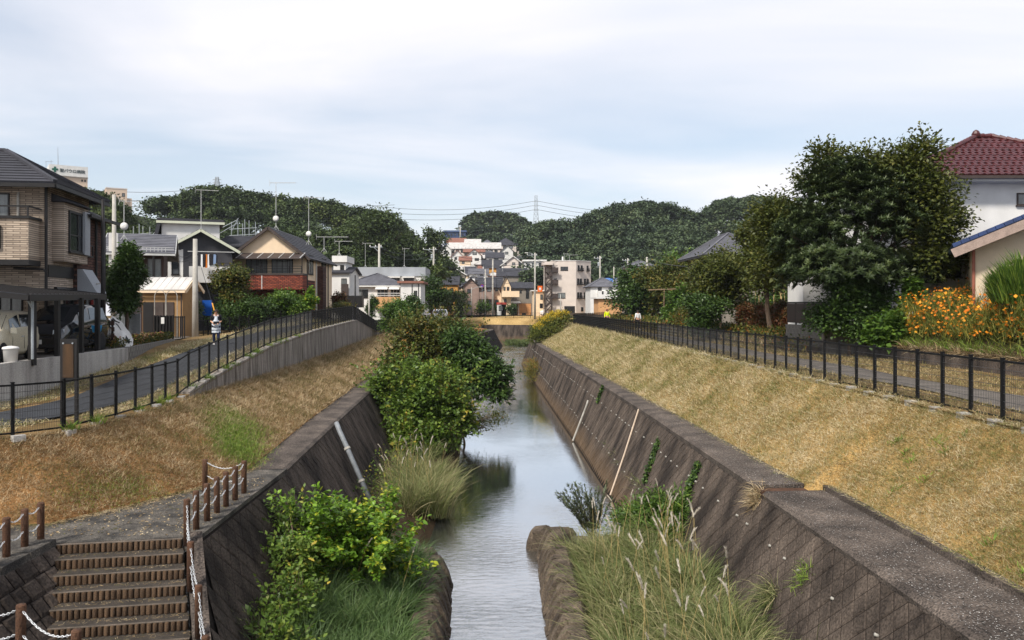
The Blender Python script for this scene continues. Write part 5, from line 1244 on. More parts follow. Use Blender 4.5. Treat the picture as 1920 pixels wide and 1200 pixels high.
# ---- right: red-tiled house, blue-roofed house
RY_ = 34.0
rh = House('red_tiled_house', 'white rendered two storey house with red glazed tile roof', 'house', (X_(1706, RY_), RY_, 6.45), 0)
kr = RY_ / F; UR = lambda px: (px - 1706) * kr; VR = lambda py: (Z_(py, RY_) - 6.45)
WR, HR, DR = 10.6, VR(330), 7.0
rh.body(m_white, WR, DR, HR, 'hip', 0, .6)
rise = 2.35; ov = .7; ze = HR - .1; zt = HR + rise
a, b_, c_, e_ = Vector((-ov, -ov, ze)), Vector((WR + ov, -ov, ze)), Vector((WR + ov, DR + ov, ze)), Vector((-ov, DR + ov, ze))
r1, r2 = Vector((WR / 2 - .35, DR / 2, zt)), Vector((WR / 2 + .35, DR / 2, zt))
mb = MB()
for p in ((a, b_, r2, r1), (b_, c_, r2, r2), (c_, e_, r1, r2), (e_, a, r1, r1)): mb.poly(p[:4] if p[2] != p[3] else p[:3])
roofo = rh.part('roof', mb, m_redt)
# each pantile of the slope in view
tl = MB(); rows = []
for j in range(2):
    rows.append([(x, (0, .36)[j], z + (0, .035)[j] * -1 + .05) for x, z in ((-.14, .0), (-.09, .045), (-.03, .055), (.03, .03), (.08, 0), (.13, .01), (.15, .03))])
tl.grid(rows); tl.poly([rows[0][k] for k in range(7)] + [(.15, 0, .0), (-.14, 0, -.01)])
tm = tl.mesh('tile', True); tm.materials.append(m_redt)
tiles = []
def tile_slope(A, B, C, Dp):
    A, B, C, Dp = map(Vector, (A, B, C, Dp)); ex = (B - A).normalized(); nr = (B - A).cross(Dp - A).normalized(); up = nr.cross(ex); Ls = (Dp - A).dot(up); n = int(Ls / .33)
    M3 = Matrix((ex, up, nr)).transposed().to_4x4()
    for i in range(n):
        t0 = i * .33 / Ls; l, r_ = A.lerp(Dp, t0), B.lerp(C, t0); wd = (r_ - l).length; m_ = int(wd / .3)
        for k in range(m_): tiles.append(Matrix.Translation(l + ex * ((wd - m_ * .3) / 2 + .15 + k * .3) + nr * .012) @ M3)
tile_slope(a, b_, r2, r1); tile_slope(e_, a, r1, r1)
# those in view one by one, left to right; the others joined
tiles.sort(key=lambda M: (M.translation.y > 4, M.translation.x))
rest = MB()
for k, M in enumerate(tiles):
    if k < 300:
        o = link('tile', tm); o.parent = roofo; o.matrix_basis = M
    else:
        i = len(rest.v); rest.v += [tuple(M @ v.co) for v in tm.vertices]; rest.f += [tuple(i + q for q in p.vertices) for p in tm.polygons]
rest_o = rh.part('tiles', rest, m_redt, roofo, True); rest_o['kind'] = 'stuff'
for k, (p, q) in enumerate(((a, r1), (b_, r2), (r1, r2))):
    n = max(2, int((q - p).length / .3)); mb = MB()
    for i in range(n): mb.tube([p.lerp(q, i / n) + Vector((0, 0, .08)), p.lerp(q, (i + .97) / n) + Vector((0, 0, .1))], [.1, .125], 8)
    rh.part('ridge_tile', mb, m_redt, roofo)
rh.part('finial', MB().lathe([(.16, 0), (.19, .12), (.12, .26), (.03, .32)], r1 + Vector((-.05, -.05, .05)), 10), m_redt, roofo)
rh.box('soffit', m_white, -ov + .05, WR + ov - .05, -ov + .05, -.003, HR - .3, HR - .18); rh.part('gutter', MB().bar(a - Vector((0, .06, .06)), b_ - Vector((0, .06, .06)), .12, .12), m_brown)
rh.window('f', UR(1906), UR(1960), VR(385), VR(362), fm=m_brown, gm=m_curt)
rh.window('f', UR(1716), UR(1760), VR(528), VR(488), fm=m_brown, gm=m_curt, fw=.06); rh.window('f', UR(1766), UR(1801), VR(520), VR(488), fm=m_brown, fw=.06)
rh.window('f', UR(1780), UR(1798), VR(395), VR(372), fm=m_brown, mull=0)
BY_ = 28.0
bh = House('blue_roofed_bungalow', 'cream house with blue tiled gable roof at right edge', 'house', (X_(1829, BY_), BY_, 6.4), R(-28))
VB = lambda py: Z_(py, BY_) - 6.4
WB, HB = 5.6, VB(452); riseB = 2.8 * .44
bh.body(mat('sand_render', lin(204, 188, 164), .9, .06, 2, .3, 80), WB, 7, HB, 'gy', riseB, .6)
mb = MB(); ex = .12; ovb = .72; k = .44
s_ = bh.slope
s_(mb, (-ovb, 7.5, HB - ovb * k + ex), (-ovb, -.75, HB - ovb * k + ex), (WB / 2, -.75, HB + riseB + ex), (WB / 2, 7.5, HB + riseB + ex), 14, .1, .05); s_(mb, (WB + ovb, -.75, HB - ovb * k + ex), (WB + ovb, 7.5, HB - ovb * k + ex), (WB / 2, 7.5, HB + riseB + ex), (WB / 2, -.75, HB + riseB + ex), 14, .1, .05)
br = bh.part('roof', mb, m_bluet)
for i in range(14):
    t0 = (i + .5) / 14; p = Vector((-ovb, -.76, HB - ovb * k + ex)).lerp(Vector((WB / 2, -.76, HB + riseB + ex)), t0)
    bh.part('verge_tile', MB().bar(p + Vector((-.12, 0, -.04)), p + Vector((.12, 0, .06)), .14, .13), m_bluet, br)
bh.part('barge_board', MB().bar((-ovb, -.78, HB - ovb * k - .14), (WB / 2, -.78, HB + riseB - .14), .06, .3), mat('grey_timber', lin(150, 132, 122), .85, .15, 4), br)
bh.part('downpipe', MB().tube([(-.06, -.06, HB - .1), (-.06, -.06, -.3)], .05, 8), mat('copper_pipe', lin(140, 86, 70), .6, .15))
bh.part('porch_roof', MB().hexa([(1.5, -1.4, HB - 1.2), (3.5, -1.4, HB - 1.2), (3.5, 0, HB - .6), (1.5, 0, HB - .6), (1.5, -1.4, HB - 1.08), (3.5, -1.4, HB - 1.08), (3.5, 0, HB - .48), (1.5, 0, HB - .48)]), m_bluet); bh.part('porch_beam', MB().box(1.55, 3.4, -1.3, -1.2, HB - 1.45, HB - 1.22).box(1.3, 3.4, -.35, -.1, HB - 1.75, HB - 1.5), mat('grey_timber', (0, 0, 0)))
# house under grey tiles behind the small trees, right
gh = PXH('grey_tiled_house', 'house with grey tiled hip roof behind the spreading tree', 1330, 1432, 474, 600, 64, 7, 'hip', 436, m_taupe, m_roofg, ((1345, 500, 1365, 520),), .7, 16, m_fr_d)
ws = thing('storage_hut', 'white garden hut behind the brown panel fence', 'hut', (15.4, 38.5, 5.9)); a0, a1 = X_(1506, 38.5), X_(1535, 38.5); MB().box(a0, a1 + .6, 38.5, 40.5, 5.8, 9.2).build('wall', m_white, ws); MB().box(a0 - .1, a1 + .7, 38.3, 40.7, 9.2, 9.3).build('roof', m_grey, ws)
# brown panel fence on a block base
pf = thing('panel_fence', 'brown panel fence on a stained concrete block base', 'fence', (14.15, 36.5, 5.3))
bm2 = MB().box(-.193, .193, -.09, .09, -.094, .094).mesh('concrete_block'); bm2.materials.append(m_blockw)
for r_ in range(6):
    y = 34.3 + (.2 if r_ % 2 else 0)
    while y < 38.2:
        o = link('concrete_block', bm2); place(o, Matrix.Translation((14.2, y, 5.42 + .2 * r_)) @ Matrix.Rotation(R(90), 4, 'Z'), pf); y += .4
for x in range(6):
    for r_ in range(6):
        o = link('concrete_block', bm2); place(o, Matrix.Translation((14.49 + .4 * x, 34.05, 5.42 + .2 * r_)), pf)
MB().box(14.14, 14.26, 34.0, 38.3, 5.2, 6.5).box(14.2, 16.8, 34.0, 34.1, 5.2, 6.5).build('mortar', m_conc_d, pf)
for k in range(4): MB().box(14.17, 14.23, 34.1 + k * 1.05, 35.1 + k * 1.05, 6.6, 7.5).build('panel', mat('brown_panel', lin(58, 46, 42), .5, .1, 3), pf); MB().bar((14.2, 34.06 + k * 1.05, 6.5), (14.2, 34.06 + k * 1.05, 7.55), .06).build('post', m_fr_d, pf)
MB().bar((14.2, 34, 7.54), (14.2, 38.3, 7.54), .07).build('top_rail', m_fr_d, pf)
# ================================================================== vegetation
bark = mat('bark', lin(82, 68, 56), 0.95, 0.3, 6, 0.8, 30, streak=4)
bark_p = mat('pale_bark', lin(134, 112, 92), 0.9, 0.25, 6, 0.6, 30, streak=4)
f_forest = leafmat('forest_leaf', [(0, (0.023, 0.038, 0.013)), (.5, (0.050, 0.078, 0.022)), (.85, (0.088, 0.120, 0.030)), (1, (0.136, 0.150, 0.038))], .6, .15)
f_far = leafmat('hazed_forest_leaf', [(0, (0.029, 0.048, 0.026)), (.5, (0.053, 0.082, 0.038)), (.85, (0.086, 0.119, 0.050)), (1, (0.119, 0.134, 0.059))], .6, .15)  # bluer than the near woods: distance haze mixed into the leaf colour
f_loq = leafmat('loquat_leaf', [(0, (0.017, 0.030, 0.009)), (.5, (0.036, 0.057, 0.018)), (.85, (0.082, 0.109, 0.034)), (1, (0.179, 0.212, 0.076))], .5, .15, None, .3)
f_olive = leafmat('olive_leaf', [(0, (0.040, 0.055, 0.010)), (.5, (0.072, 0.089, 0.015)), (.85, (0.125, 0.128, 0.024)), (1, (0.178, 0.156, 0.033))], .5, .25)
f_mid = leafmat('mid_leaf', [(0, (0.037, 0.083, 0.014)), (.5, (0.077, 0.145, 0.022)), (.85, (0.136, 0.222, 0.032)), (1, (0.256, 0.326, 0.054))], .45, .28)
f_brt = leafmat('bright_leaf', [(0, (0.057, 0.128, 0.013)), (.45, (0.122, 0.235, 0.020)), (.78, (0.215, 0.349, 0.033)), (.9, (0.604, 0.510, 0.033)), (1, (0.719, 0.403, 0.028))], .42, .3)
f_aut = leafmat('autumn_leaf', [(0, (0.031, 0.050, 0.011)), (.4, (0.072, 0.096, 0.018)), (.7, (0.132, 0.126, 0.024)), (.9, (0.228, 0.180, 0.039)), (1, (0.288, 0.120, 0.028))], .5, .28, (.4, .25))
f_red = leafmat('red_hedge_leaf', [(0, (0.038, 0.046, 0.014)), (.4, (0.084, 0.062, 0.019)), (.75, (0.176, 0.054, 0.022)), (1, (0.284, 0.070, 0.027))], .5, .2)
f_drk = leafmat('dark_leaf', [(0, (0.021, 0.043, 0.010)), (.5, (0.044, 0.085, 0.018)), (.9, (0.092, 0.155, 0.030)), (1, (0.151, 0.214, 0.047))], .4, .2)
f_will = leafmat('willow_leaf', [(0, (.06, .085, .045)), (.6, (.11, .14, .07)), (1, (.20, .22, .12))], .5, .25)
f_straw = leafmat('mown_straw', [(0, (.120, .130, .038)), (.2, (.215, .155, .074)), (.5, (.350, .245, .130)), (.78, (.46, .345, .200)), (1, (.58, .48, .31))], .8, .15, (0.9, .42), .15)
f_strawr = leafmat('mown_straw_pale', [(0, (.130, .165, .040)), (.22, (.230, .225, .080)), (.5, (.400, .318, .160)), (.75, (.53, .43, .245)), (1, (.66, .58, .39))], .8, .15, (0.7, .42), .15)
f_green = leafmat('fresh_grass', [(0, (0.072, 0.120, 0.018)), (.5, (0.144, 0.228, 0.029)), (1, (0.276, 0.348, 0.055))], .6, .25)
f_reed = leafmat('reed_blade', [(0, (.050, .075, .020)), (.35, (.100, .135, .036)), (.6, (.180, .200, .070)), (.85, (.340, .300, .150)), (1, (.48, .40, .23))], .6, .25)
f_sedge = leafmat('sedge_blade', [(0, (0.038, 0.074, 0.022)), (.5, (0.081, 0.142, 0.041)), (.85, (0.149, 0.216, 0.074)), (1, (0.297, 0.351, 0.162))], .5, .25)
f_plume = leafmat('plume', [(0, (.52, .45, .35)), (1, (.82, .77, .68))], .8, .3)

def poly_y(P, x): return float(np.interp(x, [p[0] for p in P], [p[1] for p in P]))
def forest(name, label, sky_, ybot, Ytop, Ybot, n, rad, ncl, per, leaf, fm):
    Vs, Fs, Ts = [], [], []; off = 0
    x0, x1 = sky_[0][0], sky_[-1][0]; rr = random.Random(n)
    for i in range(n):
        ns = int(n * .36); px = x0 + (x1 - x0) * (i + rr.random()) / ns if i < ns else rr.uniform(x0, x1); ys = poly_y(sky_, px)
        t = 0 if i < ns else rr.random() ** .9
        Y = Ytop + (Ybot - Ytop) * t; r_ = rad * rr.uniform(.7, 1.25)
        py = ys + r_ / Y * F * .95 + (ybot - ys) * t + (rr.uniform(-.25, .1) * r_ / Y * F if t == 0 else 0)
        c = at(px, py, Y + rr.uniform(-6, 6))
        bl = [(c.x, c.y, c.z, r_ * .62, r_ * .62, r_ * .62)]
        for q in range(6):
            az = q * 1.05 + rr.random(); el = rr.uniform(.1, 1.1); bl.append((c.x + math.cos(az) * math.cos(el) * r_ * .62, c.y + math.sin(az) * math.cos(el) * r_ * .62, c.z + math.sin(el) * r_ * .55, r_ * rr.uniform(.28, .42), r_ * .36, r_ * rr.uniform(.24, .36)))
        C, Dd, Nn, l, w_, tt, _ = crown_arrays(bl, ncl, per, r_ * .075, leaf, leaf * .75, inner=.03, ragged=.06, shell=.72, low=-.45)
        V, Fq = leaf_arrays(C, Dd, Nn, l, w_); Vs.append(V); Fs.append(Fq + off); off += len(V); Ts.append(np.repeat(np.clip(tt * .45 + rr.random() * .6, 0, 1), 4))
    return stuff(npmesh(name, np.concatenate(Vs), np.concatenate(Fs), np.concatenate(Ts), fm), label, 'woods')
forest('woodland', 'dark wooded hill behind the houses on the left', [(290, 372), (330, 366), (385, 350), (430, 354), (480, 361), (530, 372), (570, 371), (610, 378), (650, 388), (690, 394), (720, 398), (745, 415), (775, 445)], 500, 240, 150, 215, 5.0, 125, 9, .74, f_forest)
forest('woodland', 'dark trees on the slope below the hospital', [(150, 365), (170, 352), (200, 362), (222, 385), (245, 420), (275, 436)], 470, 150, 110, 46, 3.6, 120, 9, .46, f_forest)
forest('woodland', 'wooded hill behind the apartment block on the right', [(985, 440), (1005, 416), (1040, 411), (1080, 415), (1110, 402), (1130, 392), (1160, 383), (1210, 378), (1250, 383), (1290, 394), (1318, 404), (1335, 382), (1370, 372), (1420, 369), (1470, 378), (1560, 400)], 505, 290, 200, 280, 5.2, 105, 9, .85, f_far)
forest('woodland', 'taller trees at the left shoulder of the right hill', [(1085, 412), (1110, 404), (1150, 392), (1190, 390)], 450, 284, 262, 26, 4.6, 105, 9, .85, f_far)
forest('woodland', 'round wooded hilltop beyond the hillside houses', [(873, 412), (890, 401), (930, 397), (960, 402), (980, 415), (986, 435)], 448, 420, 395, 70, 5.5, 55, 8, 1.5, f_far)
forest('woodland', 'dark trees on the slope right of the hillside houses', [(992, 452), (1010, 440), (1050, 438)], 485, 300, 262, 22, 4.2, 65, 8, 1.0, f_forest)
forest('woodland', 'shadowy trees behind the grey topped building', [(600, 440), (680, 430), (760, 440), (800, 470), (835, 480)], 500, 175, 135, 45, 3.4, 75, 9, .7, f_forest)
forest('woodland', 'low green trees on the hillside left of pink roofs', [(800, 498), (822, 492), (845, 500), (862, 508)], 522, 215, 200, 18, 2.8, 60, 8, .7, f_forest)
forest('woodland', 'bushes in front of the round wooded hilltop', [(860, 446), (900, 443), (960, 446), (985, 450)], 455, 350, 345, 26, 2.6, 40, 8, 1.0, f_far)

def ptree(name, label, px, py_top, py_bot, pw, Y, zb, fm, ncl, per, leaf, r0=.22, cat='tree', bk=None, frac=.7, lobes=6, seed=1, aspect=.7, **k):
    # a tree measured off the photograph: crown box in pixels, its distance, its ground level
    rr = random.Random(seed * 77 + int(px)); cxx = X_(px, Y); zt, zb_ = Z_(py_top, Y), Z_(py_bot, Y); rx = pw / 2 / F * Y; rz = (zt - zb_) / 2; cz_ = (zt + zb_) / 2
    bl = [(cxx, Y, cz_, rx * .62, rx * .62, rz * .72)]
    for i in range(lobes):
        a = 2 * math.pi * i / lobes + rr.random(); q = rr.uniform(.42, .62); s_ = rr.uniform(.42, .58)
        bl.append((cxx + math.cos(a) * rx * q, Y + math.sin(a) * rx * q, cz_ + rr.uniform(-.45, .5) * rz, rx * s_, rx * s_, rz * s_ * aspect * 1.2))
    bl.append((cxx + rr.uniform(-.2, .2) * rx, Y, zt - rz * .42, rx * .42, rx * .42, rz * .4)); bl.append((cxx, Y, zb_ + rz * .42, rx * .6, rx * .6, rz * .42))
    k.setdefault('sprigs', (int(ncl * .16), rx * .3, 8)); k.setdefault('ragged', .08)
    return tree(name, label, cat, (cxx, Y, zb), (cxx + rr.uniform(-.1, .1) * rx, Y, zb + (cz_ - zb) * frac), bl, r0, fm, bk or bark, ncl, per, rx * .11, leaf, leaf * .6, 7, **k)

ptree('broadleaf_tree', 'big dark tree standing before the left wooded hill', 706, 392, 500, 125, 150, 6, f_forest, 330, 16, .5, .4, seed=2)
ptree('broadleaf_tree', 'lone dark tree on slope left of hillside houses', 808, 428, 500, 64, 170, 10, f_forest, 240, 14, .5, .35, seed=3, lobes=5)
ptree('camphor_tree', 'glossy green tree beside the dark brown house', 236, 455, 606, 76, 37, 5.7, f_drk, 900, 20, .15, .1, seed=4)
ptree('garden_shrub', 'tall loose shrub in front of the white balcony', 438, 498, 606, 84, 56, 5.6, f_aut, 480, 18, .18, .08, 'shrub', seed=5)
ptree('dark_shrub', 'dark bush behind the concrete utility pole', 348, 532, 612, 60, 48, 5.6, f_drk, 240, 14, .16, .08, 'shrub', seed=6)
ptree('clipped_hedge', 'dark clipped hedge below the shrub beside the fence', 452, 560, 620, 120, 55, 5.6, f_drk, 520, 18, .16, .08, 'hedge', seed=7, aspect=1)
ptree('clipped_hedge', 'green hedge under the brick balcony', 540, 548, 606, 96, 60, 5.8, f_mid, 460, 18, .17, .08, 'hedge', seed=8)
ptree('vine_shrub', 'bright green climber at corner of the peach house', 582, 538, 585, 28, 60, 5.8, f_brt, 160, 14, .14, .05, 'shrub', seed=9)
ptree('red_maple', 'small dark red maple behind the path fence', 637, 548, 580, 32, 70, 5.5, f_red, 140, 12, .14, .05, seed=10)
ptree('garden_shrub', 'pale flowering shrub below the red maple', 638, 566, 592, 50, 68, 5.6, f_aut, 160, 12, .13, .05, 'shrub', seed=11)
ptree('clipped_conifer', 'dark clipped conifer beside white banner pole', 697, 552, 602, 26, 80, 5.2, f_drk, 220, 14, .13, .06, 'conifer', seed=12, lobes=3)
ptree('street_tree', 'tall dark tree right of the white timber framed house', 812, 515, 592, 62, 105, 5, f_drk, 360, 16, .24, .18, seed=13)
ptree('street_tree', 'dark green round tree beside the ochre house', 852, 545, 596, 56, 150, 5, f_forest, 260, 14, .35, .15, seed=14)
ptree('round_hedge', 'large round clipped bush left of the white kiosk', 908, 564, 592, 40, 183, 5, f_mid, 200, 12, .3, .1, 'bush', seed=15)
ptree('round_hedge', 'smaller clipped bush between canopy and brick cube', 960, 570, 593, 24, 182, 5, f_drk, 130, 12, .28, .1, 'bush', seed=16)
ptree('street_bush', 'dark bush behind the large round clipped bush', 924, 560, 592, 30, 188, 5, f_drk, 130, 12, .3, .1, 'bush', seed=17)
# trees along the left bank in front of the houses
ptree('bank_tree', 'bright green leafy tree at the end of the path fence', 745, 562, 632, 84, 74, 4.6, f_mid, 520, 16, .19, .1, seed=18)
ptree('bank_tree', 'green tree top behind the bright leafy tree', 770, 556, 600, 60, 84, 4.8, f_drk, 260, 14, .22, .1, seed=19)
# right side
ptree('fruit_tree', 'dense dark citrus tree behind the person in white', 1205, 500, 612, 125, 88, 5.9, f_drk, 700, 18, .32, .16, seed=20)
ptree('fruit_tree', 'yellow flecked fruit tree behind the vegetable trellis', 1262, 488, 600, 130, 84, 5.9, f_aut, 620, 18, .3, .14, seed=21)
ptree('fruit_tree', 'darker tall fruit tree at the back of the garden', 1272, 474, 570, 130, 100, 5.9, f_mid, 460, 16, .34, .14, seed=22)
ptree('spreading_tree', 'spreading olive green tree with forked pale trunk', 1352, 472, 592, 140, 49, 5.9, f_olive, 900, 22, .18, .09, bk=bark_p, seed=23, frac=.85)
ptree('garden_tree', 'olive tree with dark leaning trunk left of the big tree', 1445, 400, 568, 130, 42, 5.9, f_olive, 900, 20, .18, .14, seed=24)
ptree('garden_shrub', 'grey green shrub at foot of the spreading tree', 1322, 552, 640, 90, 47, 5.85, f_drk, 420, 16, .15, .05, 'shrub', seed=25)
ptree('garden_shrub', 'small leafy shrub below the climbing beans', 1290, 572, 640, 70, 56, 5.7, f_aut, 200, 14, .13, .05, 'shrub', seed=26)
for i, (px, w_, Y, z_) in enumerate(((1402, 40, 47, 571), (1428, 42, 45.5, 572), (1450, 44, 44.5, 572), (1470, 42, 42.5, 568), (1484, 34, 41, 574))):
    ptree('azalea_bush', ['reddest clipped azalea, first of the row from the left', 'second azalea in the row, rusty and green', 'third azalea in the row, green below', 'fourth azalea in the row, tallest rusty top', 'last red azalea touching the brown panel fence'][i], px, z_, 640, w_ * 1.15, Y, 5.3, f_red, 420, 20, .1, .05, 'bush', seed=30 + i, lobes=5, aspect=1.1, ragged=.03, shell=.8, group='row of red azaleas')

# big loquat and its neighbours
lq = [(15.2, 33, 10.8, 2.9, 2.4, 2.1), (13.1, 33.2, 9.9, 1.6, 1.5, 1.5), (17.0, 33, 10.2, 1.7, 1.0, 1.5), (14.5, 33, 12.3, 1.6, 1.5, 1.2), (16.4, 33, 12.0, 1.7, 1.6, 1.2), (14.2, 32.4, 8.8, 2.2, 1.5, 1.3), (16.6, 32.6, 8.6, 1.9, 1.4, 1.1), (17.7, 32.6, 8.9, 1.0, 1, .8), (12.9, 33, 8.4, 1.1, 1.0, 1.0)]
t_ = thing('loquat_tree', 'big dark loquat tree with whorled leaves right of the road', 'tree', (16.0, 33, 5.8))
mb = MB(); limbs(mb, (16.0, 33, 5.75), (15.4, 33, 8.4), lq, .17, 9, random.Random(4)); mb.build('trunk', bark, t_, True)
C, Dd, Nn, l, w_, tt, cc = crown_arrays(lq, 1000, 3, .12, .3, .08, inner=.2, ragged=.09)
# leaf whorls: each clump a rosette of long leaves
nr_ = 14; ncl = 3300
_, _, _, _, _, tc_, cc = crown_arrays(lq, ncl, 1, .05, .3, .08, inner=.16, ragged=.1, shell=.6)
ctr = np.array([15.2, 33, 9.8]); ax = unit(unit(cc - ctr) * .6 + [0, 0, .7]); s1 = unit(np.cross(ax, [0.3, .2, 1])); s2 = np.cross(ax, s1)
ph = np.arange(nr_) * 2.4 + RNG.random((ncl, 1)) * 6; el = np.linspace(.2, 1.1, nr_)[None, :] + RNG.normal(size=(ncl, nr_)) * .15
Dr = (np.cos(ph) * np.cos(el))[..., None] * s1[:, None] + (np.sin(ph) * np.cos(el))[..., None] * s2[:, None] + np.sin(el)[..., None] * ax[:, None]
Cr = np.repeat(cc[:, None], nr_, 1).reshape(-1, 3); Dr = Dr.reshape(-1, 3); Nr = np.repeat(ax[:, None], nr_, 1).reshape(-1, 3)
V, Fq = leaf_arrays(Cr, Dr, Nr, .19 + .09 * RNG.random(len(Cr)), .062, .22)
tt = np.clip(np.repeat(tc_, nr_) * .6 + np.tile(np.linspace(0, .42, nr_), ncl), 0, 1); npmesh('crown', V, Fq, np.repeat(tt, 4), f_loq, t_)
zk = [(17.4, 32.2, 11.9, 1.4, 1.2, .9), (17.9, 32, 10.6, 1.1, 1.0, .9), (17.8, 32, 9.2, 1.1, 1.0, .8), (17.0, 32.6, 12.9, 1.1, .9, .8), (16, 34, 12.9, 1.5, 1.2, 1.0), (14.4, 34.6, 12.6, 1.2, 1.1, .9), (12.5, 34.8, 10.8, 1.3, 1.1, 1.2), (12.5, 34.8, 9.0, 1.1, 1.0, 1.0), (17.5, 32.3, 13.6, .5, .5, .5), (14.4, 34.4, 13.7, .6, .6, .4)]
tree('cherry_tree', 'brownish green tree whose branches spread behind the loquat', 'tree', (15.4, 34.6, 5.85), (15.3, 34.4, 9.2), zk, .2, f_olive, bark, 1300, 20, .26, .16, .1, 16, ragged=.1, shell=.4, sprigs=(240, .8, 9))
ub = [(14.9, 33.0, 7.2, 1.2, 1.0, 1.4), (14.0, 33.2, 6.7, .9, .8, 1.0), (15.7, 32.8, 7.6, 1.1, .9, 1.2), (15.2, 32.4, 6.3, 1.0, .7, .6), (14.5, 33, 8.3, .9, .8, .7)]
tree('evergreen_shrub', 'dark evergreen shrub below the loquat beside road', 'shrub', (14.8, 33, 5.4), (14.8, 33, 6.5), ub, .07, f_drk, bark, 800, 18, .16, .13, .085)
gb_ = [(15.7, 31.3, 6.35, .85, .6, .6), (16.2, 31.4, 6.6, .6, .6, .55), (15.2, 31.2, 6.1, .55, .5, .45)]
tree('leafy_shrub', 'fresh green broad leaved bush left of orange flowers', 'shrub', (15.7, 31.3, 5.6), (15.7, 31.3, 6.2), gb_, .04, f_mid, bark, 190, 14, .14, .22, .15)
gb2 = [(16.6, 31.5, 7.4, .3, .3, .6), (16.6, 31.5, 8.1, .25, .25, .4)]
tree('leafy_shrub', 'upright green sapling in front of the white house', 'shrub', (16.6, 31.5, 6.1), (16.6, 31.5, 7.6), gb2, .03, f_mid, bark, 100, 12, .12, .17, .1)
# juniper: upswept sprays
jb = thing('juniper_bush', 'upswept green juniper bush before the blue roofed house', 'bush', (16.6, 25, 6.4))
n = 5200; a = RNG.random(n) * 6.28; r_ = RNG.random(n) ** .5 * .75; C = np.stack([16.62 + np.cos(a) * r_ * 1.15, 25 + np.sin(a) * r_, 7.45 + RNG.random(n) * 1.2 * (1.25 - r_)], 1)
Dd = np.stack([np.cos(a) * .45, np.sin(a) * .45, np.full(n, .9)], 1) + RNG.normal(size=(n, 3)) * .14
blades('crown', C, Dd, .3 + .35 * RNG.random(n), .035, f_mid, .12, 2, None, jb)
mb = MB()
for k in range(5): mb.tube([(16.5 + random.uniform(-.15, .15), 25, 6.35), (16.5 + random.uniform(-.4, .4), 25 + random.uniform(-.2, .2), 6.9), (16.6 + random.uniform(-.7, .7), 25 + random.uniform(-.4, .4), 7.5)], [.06, .05, .02], 6)
mb.build('trunk', bark, jb, True)

# vegetable trellis
tr = thing('bean_trellis', 'pole trellis covered in bright green climbing beans', 'trellis', (14.8, 62, 5.8))
mb = MB()
for x in (13.4, 14.6, 15.8): mb.tube([(x, 62, 5.7), (x + .05, 62, 8.7)], .03, 5)
mb.bar((12.2, 62, 8.62), (15.9, 62, 8.75), .07); mb.build('pole', bark_p, tr)
crown('vines', f_brt if False else f_mid, tr, [(14.7, 62, 7.6, 1.1, .7, 1.2), (15.3, 62, 8.3, .8, .6, .6), (13.9, 61.8, 6.6, .7, .6, .8), (15.6, 61.5, 7.0, .8, .6, 1.0)], 260, 14, .16, .2, .15)
blades('dry_grass', np.stack([RNG.normal(14.7, .5, 400), RNG.normal(58, .3, 400), np.full(400, 5.85)], 1), np.stack([RNG.normal(0, .5, 400), RNG.normal(0, .5, 400), np.ones(400)], 1), .9, .03, f_strawr, .8, 3, None, tr)
tr2 = thing('vegetable_rows', 'bamboo poles and tall vegetables behind the azaleas', 'vegetables', (17, 52, 5.9))
mb = MB()
for k in range(16):
    x = 16.2 + k * .28; mb.tube([(x, 52 + random.uniform(-.4, .4), 5.8), (x + random.uniform(-.25, .25), 52, 8.4 + random.random() * .4)], .022, 4)
mb.build('pole', mat('bamboo', lin(196, 168, 120), .6, .2), tr2)
crown('foliage', f_mid, tr2, [(17.2, 52.5, 7.0, 1.6, .7, 1.1), (19.4, 52.5, 6.9, 1.6, .7, 1.2), (21, 52, 6.9, 1.4, .7, 1.0)], 260, 12, .2, .2, .14)

# ---- river plants
f_rs = leafmat('river_shrub_leaf', [(0, (0.041, 0.081, 0.013)), (.4, (0.090, 0.155, 0.022)), (.75, (0.166, 0.242, 0.035)), (.92, (0.276, 0.296, 0.050)), (1, (0.442, 0.349, 0.055))], .45, .3, (.5, .28))
def bush(name, label, blobs, base, fm, ncl, per, cr, Ln, Wd, cat='shrub', r0=.06, nb=8, **k): return tree(name, label, cat, base, (base[0], base[1], base[2] + .7), blobs, r0, fm, bark_p, ncl, per, cr, Ln, Wd, nb, **k)
bush('river_shrub', 'leafy green shrub overhanging the water nearest the reed clump', [(-3.4, 39, 2.2, 1.3, 1.2, 1.1), (-4.4, 39.6, 2.5, .9, 1.0, .8), (-2.1, 39.4, 2.3, .9, 1.0, 1.0), (-3.0, 39.4, 3.6, .9, .9, .6), (-2.5, 38.2, 1.1, 1.0, .8, .8), (-5.2, 40, 3.4, .7, .8, .6), (-4.1, 38.2, 1.2, 1.0, .8, .7), (-1.4, 39.8, 1.5, .6, .7, .9), (-2.0, 40.4, 3.4, .8, .8, .6), (-4.0, 40.6, 3.9, .8, .8, .5), (-5.6, 40.6, 2.6, .5, .7, .6), (-3.6, 37.6, .8, .7, .6, .5), (-2.9, 38.6, 3.0, .6, .6, .5)], (-3.2, 39.4, .2), f_rs, 1000, 14, .24, .18, .13, ragged=.14, shell=.3, sprigs=(360, 1.3, 12))
bush('river_shrub', 'big olive brown shrub mass in the middle of the left bank', [(-3.6, 50, 4.4, 2.2, 1.8, 1.6), (-5.4, 50.5, 3.6, 1.4, 1.5, 1.5), (-4.6, 50, 5.6, 1.4, 1.4, .9), (-2.4, 50, 5.4, 1.5, 1.4, 1.0), (-3.4, 49, 2.6, 2.2, 1.3, 1.6)], (-3.6, 50.4, .2), f_aut, 950, 15, .3, .19, .13, r0=.09, ragged=.16, shell=.35, sprigs=(330, 1.3, 12))
